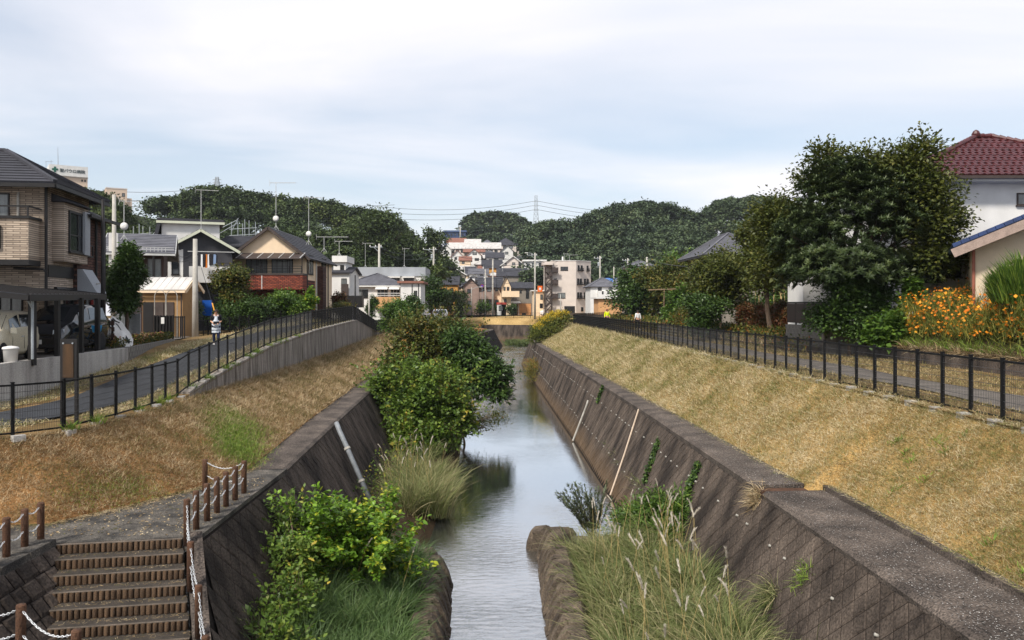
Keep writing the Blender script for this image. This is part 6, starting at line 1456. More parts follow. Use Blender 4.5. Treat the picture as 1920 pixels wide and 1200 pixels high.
bush('walnut_tree', 'dark drooping walnut leaning over the water', [(-1.0, 47.5, 4.2, 1.3, 1.2, 1.0), (.2, 47, 3.2, 1.0, 1.0, .9), (-.9, 47.2, 2.6, 1.2, 1.0, 1.1), (.55, 46.6, 2.2, .5, .7, .6), (-1.8, 47.6, 5.1, 1.0, 1.0, .7)], (-2.2, 48, .3), f_drk, 620, 16, .2, .26, .11, 'tree', .1, 9, droop=.5, sprigs=(90, .9, 10))
bush('river_shrub', 'yellowing shrub behind the big shrub mass', [(-4.0, 60, 5.0, 1.8, 1.6, 1.1), (-2.4, 60, 4.6, 1.3, 1.4, 1.0), (-5.4, 60, 4.6, 1.4, 1.4, 1.2)], (-3.4, 60, .3), f_aut, 520, 14, .28, .22, .14, r0=.09, shell=.4, sprigs=(120, 1.0, 10))
bush('river_shrub', 'dead brown twiggy bush trailing in the water', [(-.6, 42.5, .9, .8, .8, .6), (.3, 43.5, 1.2, .7, .8, .4), (-1.5, 42.5, 1.2, .9, .8, .9)], (-1.4, 42.6, 0), f_aut, 220, 10, .16, .12, .05, nb=14)
wl = thing('willow_shrub', 'thin grey green willow at the end of the block row', 'shrub', (3.1, 24.3, .2))
mb = MB(); VC, VD = [], []
rr = random.Random(21)
for k in range(34):
    a = rr.uniform(-1.3, 1.3) + (math.pi / 2 if False else 0); dx_, dy_ = math.sin(a) * rr.uniform(.4, 1.0), rr.uniform(-.5, .5)
    p0 = Vector((3.1, 24.3, .2)); p1 = p0 + Vector((dx_ * .7, dy_ * .6, .8)); p2 = p0 + Vector((dx_ * 1.5 - .1, dy_, 1.2 + rr.random() * .6)); mb.tube([p0, p1, p2], [.010, .007, .003], 4, False)
    for j in range(80):
        t = rr.uniform(.25, 1); c = p0.lerp(p1, t * 2) if t < .5 else p1.lerp(p2, t * 2 - 1); VC.append(c); VD.append((p2 - p1).normalized() + Vector((rr.uniform(-1, 1), rr.uniform(-1, 1), rr.uniform(-.5, .7))) * .8)
mb.build('stem', bark, wl); VC, VD = np.array(VC), np.array(VD); V, Fq = leaf_arrays(VC, VD, np.tile([0, 0, 1.0], (len(VC), 1)) + RNG.normal(size=VC.shape) * .3, .13, .03); npmesh('leaves', V, Fq, np.repeat(RNG.random(len(VC)), 4), f_will, wl)
bush('feathery_bush', 'dark feathery bush at the foot of the right wall', [(4.6, 22.8, 1.3, .8, .7, .7), (5.2, 22.4, 1.5, .6, .6, .6), (4.1, 23.2, 1.0, .6, .6, .5), (4.9, 22, 1.0, .7, .6, .4)], (4.5, 22.8, .3), f_mid, 420, 16, .14, .16, .035, 'bush', .02)
for lb, y, z0, z1, dr in (('ivy strand hanging on the right wall above the feathery bush', 22.6, 1.9, 2.9, .35), ('longer ivy strip creeping up the right wall', 27.2, 1.4, 2.75, .55), ('ivy tuft near the top of right wall farther upstream', 41.5, 2.4, 3.2, .5)):
    n = 420; zz = z0 + (z1 - z0) * RNG.random(n); yv = y + (zz - z0) * dr + RNG.normal(size=n) * .13; s_ = zz / 3.1
    C = np.stack([np.array([RF(a) + (RT(a) - RF(a)) * b for a, b in zip(yv, s_)]) - .05 - .05 * RNG.random(n), yv, zz], 1); V, Fq = leaf_arrays(C, RNG.normal(size=(n, 3)) * [.4, .7, .5] + [-.1, 0, -.2], np.tile([-.9, 0, .43], (n, 1)) + RNG.normal(size=(n, 3)) * .3, .11, .09); iv = npmesh('ivy', V, Fq, np.repeat(RNG.random(n), 4), f_drk); tag(iv, lb, 'ivy')
# goldenrod clump
m_stalk0 = mat('reed_stalk', lin(170, 150, 100), .7, .2)
gr = thing('goldenrod', 'clump of goldenrod with yellow tops at far end of right bank', 'plant', (6.3, 90, 3.3))
f_gr = leafmat('goldenrod_leaf', [(0, (.06, .085, .016)), (.5, (.12, .15, .026)), (.85, (.21, .22, .045)), (1, (.34, .29, .06))], .6, .3)
gbl = [(5.4, 89, 4.2, .8, 1.2, .9), (6.3, 89.5, 4.7, .9, 1.3, 1.1), (7.2, 90, 5.2, .9, 1.3, 1.1), (8.1, 90.5, 5.6, .8, 1.2, .9), (6.6, 88.6, 4.2, 1.2, 1.0, .8), (4.9, 88.5, 3.6, .6, 1.0, .7)]
crown('foliage', f_gr, gr, gbl, 420, 16, .24, .26, .07, up=1.2, sprigs=(260, .75, 9), ragged=.1)
C, _, _, _, _, _, _ = crown_arrays([(x, y, z + rz * .75, rx, ry, rz * .7) for x, y, z, rx, ry, rz in gbl[:4]], 230, 9, .1, .1, .1, shell=.7, low=.2)
V, Fq = leaf_arrays(C, RNG.normal(size=C.shape) + [0, 0, .8], RNG.normal(size=C.shape), .15, .09); npmesh('flower_spikes', V, Fq, np.repeat(RNG.random(len(C)), 4), leafmat('goldenrod_flower', [(0, (.45, .30, .02)), (1, (.70, .52, .04))], .7, .2), gr)
mb = MB()
for k in range(40): x = 5 + k * .08; mb.tube([(x, 89.5, 3.2 + (x - 5) * .4), (x + random.uniform(-.2, .2), 89.5, 4.9 + (x - 5) * .45)], .02, 4, False)
mb.build('stems', m_stalk0, gr)
n = 1500; C = np.stack([RNG.normal(4.3, .35, n), RNG.normal(80, 2.5, n), .2 + 1.6 * RNG.random(n)], 1); V, Fq, kx = blade_arrays(C, RNG.normal(size=(n, 3)) * .5 + [-.4, 0, .4], .5 + .4 * RNG.random(n), .05, .8, 3); rt = npmesh('rusty_grass', V, Fq, np.repeat(.6 + .4 * RNG.random(n), kx), f_aut); stuff(rt, 'rusty grass hanging down the far end of the right wall', 'grass')

# ---- foreground shrub with large leaves
fs = thing('mulberry_shrub', 'bright yellow green large leaved shrub in the left foreground', 'shrub', (-3.1, 19.6, .4))
mb = MB(); tips = []
rr = random.Random(9)
for k in range(90):
    a = rr.uniform(0, 6.28); rad_ = rr.uniform(.4, 2.5); tx = -3.55 + math.cos(a) * rad_ * .95; ty = 18.3 + math.sin(a) * rad_ * .55; tz = 1.2 + rr.random() * 2.1 * (1.3 - rad_ * .3) + (.25 if rr.random() < .2 else 0)
    p0 = Vector((-3.15, 19.5, .4)); m1 = Vector((-3.15 + math.cos(a) * rad_ * .35, 19.4 + math.sin(a) * rad_ * .25, 1.0 + tz * .18)); p2 = Vector((tx, ty, tz)); mb.tube([p0, m1, p2], [.028, .02, .007], 5, False)
    tips += [(m1.lerp(p2, t), (p2 - m1).normalized(), t) for t in np.linspace(.25, 1.05, 14)]
mb.build('branch', bark, fs)
lvm = []
for q in range(6):
    V, Fq = leaf_arrays(np.zeros((1, 3)), np.array([[1.0, 0, 0]]), np.array([[0, 0, 1.0]]), 1, .62)
    V = np.array([[0, 0, 0], [.25, .24, .05], [.6, .3, .04], [1, 0, -.14], [.6, -.3, .04], [.25, -.24, .05], [.5, 0, 0]]); Fq = np.array([[0, 1, 2, 6], [6, 2, 3, 3], [6, 3, 4, 4], [0, 6, 4, 5]])
    me = bpy.data.meshes.new('leaf'); me.from_pydata([tuple(v) for v in V], [], [(0, 6, 2, 1), (6, 3, 2), (6, 4, 3), (0, 5, 4, 6)]); at_ = me.attributes.new('tint', 'FLOAT', 'POINT'); at_.data.foreach_set('value', [(.15, .35, .5, .6, .72, .83)[q]] * 7); me.materials.append(f_brt); lvm.append(me)
allv, allf, allt, off, cnt = [], [], [], 0, 0
big = []
for (c, d, t) in tips:
    for j in range(9):
        yl = (c.x > -2.9 and rr.random() < .13) or rr.random() < .09
        dd = (d * .35 + Vector((rr.gauss(0, .8), rr.gauss(0, .8), rr.gauss(.0, .35)))).normalized(); q = 5 if yl else (4 if c.z > 2.4 and rr.random() < .3 else rr.choice((0, 1, 1, 2, 2, 3)))
        if c.x < LF_(c.y) - .5 * max(0, c.z) + .1 and c.z < 3.2: continue
        M = Matrix.Translation(c + dd * .04 + Vector((rr.gauss(0, .05), rr.gauss(0, .05), rr.gauss(0, .05)))) @ dd.to_track_quat('X', 'Z').to_matrix().to_4x4() @ Matrix.Rotation(rr.gauss(0, .5), 4, 'X') @ Matrix.Scale(rr.uniform(.09, .165), 4); big.append((c.y - c.z * .5, M, q))
big.sort(key=lambda b: b[0])
base_v = np.array([v.co[:] for v in lvm[0].vertices])
for k, (_, M, q) in enumerate(big):
    if k < 300:
        o = link('leaf', lvm[q]); place(o, M, fs)
    else:
        Mx = np.array(M); v = base_v @ Mx[:3, :3].T + Mx[:3, 3]; allv.append(v); allf.append(np.array([[0, 6, 2, 1], [6, 3, 2, 2], [6, 4, 3, 3], [0, 5, 4, 6]]) + off); off += 7; allt.append(np.full(7, (.15, .35, .5, .6, .72, .83)[q]))
mbv = np.concatenate(allv); mf = np.concatenate(allf); me = bpy.data.meshes.new('leaves'); me.from_pydata([tuple(v) for v in mbv], [], [tuple(dict.fromkeys(f)) for f in mf.tolist()]); a_ = me.attributes.new('tint', 'FLOAT', 'POINT'); a_.data.foreach_set('value', np.concatenate(allt).astype(np.float32)); me.materials.append(f_brt); stuff(link('leaves', me, fs))

# ---- river-bed soil banks and grasses
sheet('river_bank_left', [[(LF_(y) - .3, y, .75), (LF_(y) + .9, y, .6), (ip(y, [10, 21, 23, 36, 45, 70, 90], [-1.75, -1.8, -2.3, -1.9, -1.9, -2.6, -2.4]), y, .3), (ip(y, [10, 21, 23, 36, 45, 70, 90], [-1.3, -1.4, -1.7, -1.2, -1.2, -1.9, -1.7]), y, -.3)] for y in rYs(10, 90, 60)], m_soil, .1, .7, 4)
sheet('river_bank_right', [[(ip(y, [10, 23, 25], [2.1, 2.25, 3.2]), y, -.2), (ip(y, [10, 23, 25], [2.2, 2.4, 3.4]), y, .35), (4.4, y, .55), (5.1, y, .9)] for y in rYs(10, 24.6, 20)], m_soil, .1, .7, 4)
def tuft_field(name, label, n, cx_, cy_, zf, Lr, Wd, fm, spread, clumps, bend=(.3, 1.0), lean=.35, tint=None, parent=None):
    cxs, cys = cx_(clumps), cy_(clumps); k = RNG.integers(0, clumps, n); a = RNG.random(n) * 6.28; r_ = np.abs(RNG.normal(0, spread, n))
    C = np.stack([cxs[k] + np.cos(a) * r_, cys[k] + np.sin(a) * r_, np.zeros(n)], 1); C[:, 2] = zf(C[:, 0], C[:, 1])
    Dd = np.stack([np.cos(a) * lean, np.sin(a) * lean, np.ones(n)], 1) + RNG.normal(size=(n, 3)) * .2
    hs_ = (.75 + .5 * RNG.random(clumps))[k]; tb = RNG.random(clumps)[k] * .5 + RNG.random(n) * .5
    return stuff(blades(name, C, Dd, (Lr[0] + (Lr[1] - Lr[0]) * RNG.random(n)) * hs_, Wd, fm, bend[0] + (bend[1] - bend[0]) * RNG.random(n), 4, tb if tint is None else tint(tb), parent), label, 'grass')
zR = lambda x, y: np.interp(x, [2.2, 3.4, 5.1], [.35, .5, .9]) - .03
rd = tuft_field('pampas_grass', 'dense pampas grass between block row and right wall', 17000, lambda c: 2.3 + 2.5 * RNG.random(c), lambda c: 12 + 10.2 * RNG.random(c), zR, (.7, 1.35), .022, f_reed, .2, 170, (.3, 1.6), .5, lambda t: np.clip(t * .9 + .12, 0, 1))
lg = tuft_field('river_grass', 'green grass below the large leaved shrub on the left', 15000, lambda c: -3.95 + 2.1 * RNG.random(c), lambda c: 12.3 + 9.5 * RNG.random(c), lambda x, y: np.where(x < -3.4, .75, .55), (.45, 1.05), .02, f_sedge, .17, 150)
tuft_field('river_grass', 'grass tufts drooping over the left block row', 900, lambda c: -1.85 + .25 * RNG.random(c), lambda c: 15 + 6.5 * RNG.random(c), lambda x, y: .7 + 0 * x, (.4, .8), .018, f_sedge, .08, 14, (.8, 1.6), .9)
sgz = tuft_field('silver_grass', 'pale silver grass clump beside the grey drain pipe', 7000, lambda c: -3.5 + 1.7 * RNG.random(c), lambda c: 26.5 + 5.5 * RNG.random(c), lambda x, y: .22 + 0 * x, (.6, 1.65), .028, f_reed, .28, 70, (.3, 1.0), .3, lambda t: np.clip(t * .75 + .25, 0, 1))
tuft_field('river_grass', 'rank grass and weeds under the shrubs upstream', 6000, lambda c: -4.6 + 2.6 * RNG.random(c), lambda c: 33 + 40 * RNG.random(c), lambda x, y: .4 + 0 * x, (.5, 1.1), .04, f_reed, .3, 90)
tuft_field('river_grass', 'green sandbar grass in the far bend', 3500, lambda c: 3.6 + 5.5 * RNG.random(c), lambda c: 147 + 16 * RNG.random(c), lambda x, y: .1 + 0 * x, (.4, .9), .16, f_mid if False else f_reed, .7, 60, tint=lambda t: t * .55)
tuft_field('wall_weeds', 'dry weeds growing from joints of the right wall', 700, lambda c: 5.2 + 0 * RNG.random(c), lambda c: 10 + 26 * RNG.random(c), lambda x, y: np.clip((x - 4.6) * 2, 0.1, 3.1), (.15, .45), .012, f_reed, .12, 34, (.8, 1.6), .8)
# plumes
pv = MB(); rr = random.Random(2)
def plume_mesh(seed):
    rr = random.Random(seed); n = 120; C, Dd = [], []
    for k in range(n):
        t = rr.random(); a = rr.uniform(0, 6.28); C.append((.06 * t * t, 0, .34 * t)); Dd.append((math.cos(a) * .35 + .25, math.sin(a) * .3, .85))
    V, Fq = leaf_arrays(np.array(C), np.array(Dd), RNG.normal(size=(n, 3)), .06 + .1 * RNG.random(n), .012)
    me = bpy.data.meshes.new('plume'); me.from_pydata([tuple(v) for v in V], [], Fq.tolist()); a = me.attributes.new('tint', 'FLOAT', 'POINT'); a.data.foreach_set('value', np.repeat(RNG.random(n), 4).astype(np.float32)); me.materials.append(f_plume); return me
pms = [plume_mesh(s) for s in range(4)]
m_stalk = mat('reed_stalk', lin(170, 150, 100), .7, .2)
def plumes(n, fx, fy, zf, hr, parent, sc_=1.0):
    mb = MB()
    for k in range(n):
        x, y = fx(), fy(); z = float(zf(np.array([x]), np.array([y]))[0]); h = rr.uniform(*hr); ln_x, ln_y = rr.uniform(-.35, .35), rr.uniform(-.25, .25); p = Vector((x, y, z)); tip = p + Vector((ln_x, ln_y, h)); mb.tube([p, p.lerp(tip, .5) + Vector((-ln_x * .12, 0, .05)), tip], [.006, .005, .004], 4, False)
        o = link('plume', rr.choice(pms)); place(o, Matrix.Translation(tip) @ Matrix.Rotation(math.atan2(ln_y, ln_x), 4, 'Z') @ Matrix.Rotation(rr.uniform(.1, .6), 4, 'Y') @ Matrix.Diagonal((.8, .8, 1, 1)) @ Matrix.Scale(rr.uniform(.45, .85) * sc_, 4), parent)
    mb.build('stalks', m_stalk, parent)['kind'] = 'stuff'
plumes(60, lambda: rr.uniform(2.4, 4.7), lambda: rr.uniform(13.5, 22), zR, (1.25, 1.8), rd)
plumes(12, lambda: rr.uniform(4.0, 5.0), lambda: rr.uniform(16, 21), zR, (1.5, 2.1), rd, .9)
plumes(26, lambda: rr.uniform(-3.6, -1.9), lambda: rr.uniform(26.8, 31.5), lambda x, y: .45 + 0 * x, (1.2, 2.0), sgz, 1.0)
plumes(5, lambda: rr.uniform(-3.2, -2.0), lambda: rr.uniform(17, 21), lambda x, y: .5 + 0 * x, (.9, 1.5), lg)

# ---- mown slopes
def slope_blades(name, label, n, fn, fm, L=(.05, .14), Wd=.008, up=.8, clump=0):
    C, nrm = fn(n)
    if clump:
        k = RNG.random(n) < clump; src = RNG.integers(0, n, k.sum()) // 9 * 9; C[k] = C[src] + RNG.normal(size=(k.sum(), 3)) * np.clip(C[src][:, 1:2] / 18, .8, 3) * [.05, .05, .012]
    Dd = RNG.normal(size=(n, 3)) * [1, 1, .25] + nrm * up
    sz = np.clip(C[:, 1] / 18, .85, 3.2)
    V, Fq, k = blade_arrays(C, Dd, (L[0] + (L[1] - L[0]) * RNG.random(n)) * sz, Wd * sz, .4, 1)
    return stuff(npmesh(name, V, Fq, np.repeat(RNG.random(n), k), fm), label, 'grass')
def invd(n, y0, y1, p=1.35):
    u = RNG.random(n); e = 1 - p; return (y0 ** e + u * (y1 ** e - y0 ** e)) ** (1 / e)
ygrid = np.linspace(8, 120, 600); ROa = np.array([RO(y) for y in ygrid]); REa = np.array([RE(y) for y in ygrid])
def rslope(n):
    y = invd(n, 9, 118); t = RNG.random(n); a = np.interp(y, ygrid, ROa); b = np.interp(y, ygrid, REa); x = a + (b - a) * t
    return np.stack([x, y, ZC + .03 + (ZR - ZC) * t + RNG.normal(size=n) * .02 + .02], 1), np.array([-.7, 0, .7])
slope_blades('mown_grass', 'pale mown straw covering the right embankment', 300000, rslope, f_strawr, clump=.55)
LOa, UPa = np.array(lo_), np.array(up_)
seg_d = np.maximum(np.linalg.norm(LOa[:, :2], axis=1), 12); seg_l = np.r_[np.linalg.norm(np.diff(LOa, axis=0), axis=1) + np.linalg.norm(np.diff(UPa, axis=0), axis=1), 0.0]
seg_w = seg_l / seg_d ** 1.2; seg_w[LOa[:, 1] > 120] = 0; seg_w /= seg_w.sum()
def lslope(n):
    k = RNG.choice(len(LOa) - 1, n, p=seg_w[:-1] / seg_w[:-1].sum()); u = RNG.random(n)[:, None]; t = RNG.random(n)[:, None]
    a = LOa[k] * (1 - u) + LOa[k + 1] * u; b = UPa[k] * (1 - u) + UPa[k + 1] * u; C = a + (b - a) * t; C[:, 2] += .03 + RNG.normal(size=n) * .02
    return C, np.array([.4, -.2, .9])
slope_blades('mown_grass', 'brown mown clippings covering the left embankment', 250000, lslope, f_straw, clump=.55)
def patch(P0, P1, r0, r1):
    def fn(n):
        u = RNG.random(n)[:, None]; c = np.array(P0) * (1 - u) + np.array(P1) * u + RNG.normal(size=(n, 2)) * (r0 + (r1 - r0) * u); out_ = []
        # drop each blade onto the left slope
        mid = (LOa[:, :2] + UPa[:, :2]) / 2
        k = np.argmin(((c[:, None, :] - mid[None, :90]) ** 2).sum(-1), 1); a, b = LOa[k], UPa[k]; d = (b - a)[:, :2]; t = np.clip(((c - a[:, :2]) * d).sum(1) / (d ** 2).sum(1), 0, 1)[:, None]
        return np.concatenate([c, (a[:, 2:] + (b - a)[:, 2:] * t) + .03], 1), np.array([0, 0, 1.0])
    return fn
slope_blades('fresh_grass', 'bright green regrowth strip on the left embankment', 17000, patch((-6.6, 20.6), (-8.2, 25.0), .3, .55), f_green, (.06, .12), .009, .9)
slope_blades('fresh_grass', 'small green patch near the fence on left embankment', 4200, patch((-8.2, 23.0), (-8.7, 25.8), .25, .25), f_green, (.05, .1), .012, .9)
slope_blades('fresh_grass', 'thin green strip on left slope edge by the landing', 1800, patch((-7.4, 17.6), (-8.6, 16.1), .22, .3), f_green, (.05, .1), .01, .9)
def vslope(n):
    y = invd(n, 10, 95); x = np.where(RNG.random(n) < .35, 9.45 + 1.1 * RNG.random(n), 12.1 + 3.2 * RNG.random(n)); return np.stack([x, y, np.full(n, ZR + .08)], 1), np.array([0, 0, 1.0])
slope_blades('verge_grass', 'thin dry verge grass along the right track', 40000, vslope, leafmat('verge_straw', [(0, (.08, .075, .025)), (.3, (.15, .14, .045)), (.6, (.30, .23, .10)), (1, (.46, .36, .19))], .8, .1, (.5, .35), .15), (.05, .13), .012, .6)
def vleft(n):
    y = invd(n, 15, 62); xl = np.array([FLx(a) for a in y]); s_ = RNG.random(n); x = np.where(s_ < .4, xl - .1 - .75 * RNG.random(n), -12.75 - 1.1 * RNG.random(n)); near = y < 19; x = np.where(near, -10.4 - 3 * RNG.random(n) * (y - 15) / 4, x); z = np.array([zp(a) for a in y]) + .04; return np.stack([x, y, z], 1), np.array([0, 0, 1.0])
slope_blades('verge_grass', 'straw coloured verge grass beside the left footpath', 26000, vleft, f_strawr, (.05, .14), .012, .6)
tuft_field('kerb_weeds', 'small green weeds at the fence posts of left path', 1300, lambda c: np.array([FLx(y) + .1 for y in np.linspace(18, 40, c)]), lambda c: np.linspace(18, 40, c) + RNG.normal(size=c) * .6, lambda x, y: np.array([zp(a) for a in y]), (.12, .35), .02, f_green, .1, 16)
tuft_field('slope_weeds', 'scattered green weeds on the right embankment', 2200, lambda c: 7.7 + 1.5 * RNG.random(c), lambda c: invd(c, 10, 60), lambda x, y: ZC + (ZR - ZC) * np.clip((x - 7.4) / 2.0, 0, 1) + .02, (.05, .14), .014, f_green, .09, 60, (.3, 1), .8)
# ---- orange cosmos bank
fb = thing('cosmos_bed', 'mass of orange cosmos flowers on the right bank', 'flowers', (17.5, 26, 6.1))
def bz(x, y): return np.interp(x, [15.4, 16.2, 18.0, 24], [5.72, 6.2, 6.85, 6.9])
n = 42000; x = 15.9 + 4.6 * RNG.random(n) ** 1.1; y = 20 + 11.3 * RNG.random(n); 
C = np.stack([x, y, bz(x, y) + (1.05 + .3 * np.sin(x * 2.1 + y)) * RNG.random(n) ** .8], 1); f_cos = leafmat('cosmos_leaf', [(0, (.045, .075, .014)), (.4, (.120, .150, .026)), (.8, (.25, .25, .05)), (1, (.42, .34, .07))], .6, .3, (.8, .3))
blades('foliage', C, RNG.normal(size=(n, 3)) * .45 + [0, 0, .9], .25 + .4 * RNG.random(n), .018, f_cos, .5, 2, None, fb)['kind'] = 'stuff'
n = 4200; x = 15.95 + 4.0 * RNG.random(n) ** 1.3; y = 20 + 11.3 * RNG.random(n); 
C = np.stack([x, y, bz(x, y) + .3 + (1.15 + .3 * np.sin(x * 2.1 + y)) * RNG.random(n)], 1); nv = unit(RNG.normal(size=(n, 3)) * .55 + [-.45, -.5, .75]); t1 = unit(np.cross(nv, [.2, .3, 1])); t2 = np.cross(nv, t1); r_ = .036 + .03 * RNG.random(n)
ang_ = np.linspace(0, 2 * np.pi, 9)[:-1]; ring = C[:, None] + (np.cos(ang_)[None, :, None] * t1[:, None] + np.sin(ang_)[None, :, None] * t2[:, None]) * (r_[:, None] * np.where(np.arange(8) % 2, .72, 1.0)[None, :])[..., None] + nv[:, None] * (np.where(np.arange(8) % 2, 0, .012))[None, :, None]
npmesh('flowers', ring.reshape(-1, 3), np.arange(n * 8).reshape(-1, 8), np.repeat(RNG.random(n), 8), leafmat('cosmos_flower', [(0, (.62, .15, .010)), (.6, (.80, .27, .015)), (1, (.86, .42, .03))], .6, .25), fb)['kind'] = 'stuff'
dg = blades('dry_grass', np.stack([RNG.uniform(15.5, 16.3, 3800), RNG.uniform(17, 30.5, 3800), np.full(3800, 5.8)], 1), RNG.normal(size=(3800, 3)) * .5 + [-.5, 0, .35], .3 + .3 * RNG.random(3800), .014, f_straw, 1.0, 3); stuff(dg, 'tan dry grass spilling over the low retaining wall', 'grass')
n = 3000; C = np.stack([RNG.uniform(15.6, 16.6, n), RNG.uniform(17, 31, n), np.full(n, 5.8) + .1], 1); stuff(blades('bank_grass', C, RNG.normal(size=(n, 3)) * .4 + [-.2, 0, .8], .3 + .3 * RNG.random(n), .02, f_green, .7, 3), 'green grass at the foot of the orange flowers', 'grass')
# small garden on the left yard
gf = thing('flower_garden', 'low garden of red and yellow plants behind the block wall', 'garden', (-15.4, 35.5, 5.7))
n = 4200; C = np.stack([RNG.uniform(-17.4, -14.8, n), RNG.uniform(31.5, 40, n), 5.7 + .35 * RNG.random(n)], 1); C[:, 0] = np.minimum(C[:, 0], np.interp(C[:, 1], [31, 39.6], [-14.4, -15.9]))
V, Fq = leaf_arrays(C, RNG.normal(size=(n, 3)) + [0, 0, .7], RNG.normal(size=(n, 3)) * .5 + [0, 0, 1], .13, .07); npmesh('foliage', V, Fq, np.repeat(np.clip(RNG.random(n) * 1.05, 0, 1), 4), f_aut, gf)['kind'] = 'stuff'
n = 420; C = np.stack([RNG.uniform(-16.6, -15.0, n), RNG.uniform(32, 38.5, n), 5.95 + .2 * RNG.random(n)], 1); C[:, 0] = np.minimum(C[:, 0], np.interp(C[:, 1], [31, 39.6], [-14.45, -15.95])); V, Fq = leaf_arrays(C, RNG.normal(size=(n, 3)), RNG.normal(size=(n, 3)) + [0, 0, 1], .09, .08); npmesh('flowers', V, Fq, np.repeat(RNG.random(n), 4), leafmat('garden_flower', [(0, (.45, .08, .06)), (.5, (.6, .35, .25)), (1, (.6, .5, .06))], .6, .2), gf)['kind'] = 'stuff'

# low planting between the track and the gardens
n = 9000; y = invd(n, 34, 96, 1.2); x = 13.3 + 2.2 * RNG.random(n) ** .8; keep = ~((y < 38.6) & (x > 13.9)); x, y = x[keep], y[keep]; n = len(x)
C = np.stack([x, y, np.interp(x, [13.2, 14.3, 16], [5.32, 5.9, 5.9]) + .4 * RNG.random(n) ** 1.5], 1); sz = np.clip(y / 40, 1, 2.2)
V, Fq = leaf_arrays(C, RNG.normal(size=(n, 3)) + [0, 0, .7], RNG.normal(size=(n, 3)) * .5 + [0, 0, 1], .16 * sz, .08 * sz); stuff(npmesh('ground_cover', V, Fq, np.repeat(RNG.random(n), 4), f_aut), 'low leafy ground cover along the edge of right gardens', 'ground cover')
n = 1500; C = np.stack([RNG.uniform(13.2, 14.2, n), RNG.uniform(39, 60, n), np.full(n, 5.5)], 1); stuff(blades('dry_border', C, RNG.normal(size=(n, 3)) * .4 + [0, 0, .8], .3 + .3 * RNG.random(n), .025, f_straw, .7, 2), 'orange brown dry border below the azaleas', 'grass')
# straw that has blown over the edge of the landing
n = 5200; k = RNG.integers(0, 38, n); u = RNG.random(n)[:, None]; C = LOa[k] * (1 - u) + LOa[k + 1] * u; C[:, :2] += np.abs(RNG.normal(size=(n, 1))) * .16 * np.where(LOa[k][:, 1:2] < 15.6, np.array([[0.1, -1.0]]), np.array([[.8, -.45]])) + RNG.normal(size=(n, 2)) * .04; C[:, 2] = ZC + .02 + .012 * RNG.random(n)
V, Fq, kx = blade_arrays(C, RNG.normal(size=(n, 3)) * [1, 1, .1] + [0, 0, .12], .05 + .09 * RNG.random(n), .007, .2, 1); stuff(npmesh('loose_straw', V, Fq, np.repeat(RNG.random(n), kx), f_straw), 'loose straw along the edge of the landing', 'straw')
n = 900; C = np.stack([RNG.uniform(-8.6, -5.4, n), RNG.uniform(14.6, 19.5, n), np.full(n, ZC + .012)], 1); C = C[C[:, 0] > np.interp(C[:, 1], [14.6, 15.4, 18.4, 20.5], [-12, -8.4, -6.7, -6.2])]; n = len(C)
V, Fq = leaf_arrays(C, RNG.normal(size=(n, 3)) * [1, 1, .05], np.tile([0, 0, 1.0], (n, 1)) + RNG.normal(size=(n, 3)) * .2, .06, .03); stuff(npmesh('fallen_leaves', V, Fq, np.repeat(RNG.random(n), 4), f_straw), 'fallen leaves scattered on the landing', 'leaves')
n = 2600; y = invd(n, 10, 40); x = np.interp(y, ygrid, ROa) - np.abs(RNG.normal(size=n)) * .14; C = np.stack([x, y, np.where(y < 18.2, ZC + .16, ZC + .13)], 1); C = C[(C[:, 1] > 18.4) | (C[:, 0] > 7.5)]; n = len(C)
V, Fq, kx = blade_arrays(C, RNG.normal(size=(n, 3)) * [1, 1, .15] + [0, 0, .15], .06 + .1 * RNG.random(n), .008, .4, 1); stuff(npmesh('loose_straw', V, Fq, np.repeat(RNG.random(n), kx), f_strawr), 'loose straw over the edge of right coping', 'straw')
# tufts on the right wall
for lb, y, z, n, fm, L_r in (('rusty dry tuft at the step of the right coping', 18.3, 3.0, 380, f_straw, .5), ('yellow weed spray low on the right wall', 13.2, 1.5, 260, f_gr, .45), ('pale green weed on the right wall below the coping', 14.8, 2.4, 150, f_green, .3), ('dry brown weeds hanging on wall above reeds', 15.6, 1.7, 300, f_reed, .6), ('yellowing weed near bottom edge on right wall', 11.9, 1.9, 220, f_gr, .4)):
    p = Vector(onwall(y, z, .0)); C = np.stack([p.x + RNG.normal(size=n) * .05, p.y + RNG.normal(size=n) * .14, p.z + RNG.normal(size=n) * .12], 1); C[:, 0] = p.x - .02 + (C[:, 2] - p.z) * .48
    tag(blades('wall_tuft', C, RNG.normal(size=(n, 3)) * .5 + [-.5, 0, .35], L_r * (.4 + .6 * RNG.random(n)), .012, fm, 1.3, 3), lb, 'weed')

tuft_field('wall_weeds', 'weeds and trailing grass on the left wall by the steps', 2600, lambda c: -4.3 + .5 * RNG.random(c), lambda c: 12.5 + 8 * RNG.random(c), lambda x, y: np.clip((-3.65 - x) * 1.95, .4, 3.0), (.3, .8), .016, f_reed, .18, 46, (.8, 1.7), .9)
wb = [(-4.3, 17.2, 2.0, .5, .7, .5), (-4.0, 15.8, 1.5, .5, .6, .45), (-4.5, 18.4, 2.4, .45, .6, .45), (-3.9, 14.6, 1.2, .5, .6, .4)]
bush('trailing_shrub', 'leafy trailing growth against the left wall below railing', wb, (-3.9, 16.5, .6), f_rs, 170, 10, .16, .11, .065, 'shrub', .02, 10, sprigs=(120, .5, 10), shell=.3)
n = 700; C = np.stack([RNG.uniform(-4.9, -3.0, n), RNG.uniform(24, 36, n), RNG.uniform(.5, 1.4, n)], 1); C[:, 0] = np.maximum(C[:, 0], np.array([LF_(y) for y in C[:, 1]]) - C[:, 2] * .45)
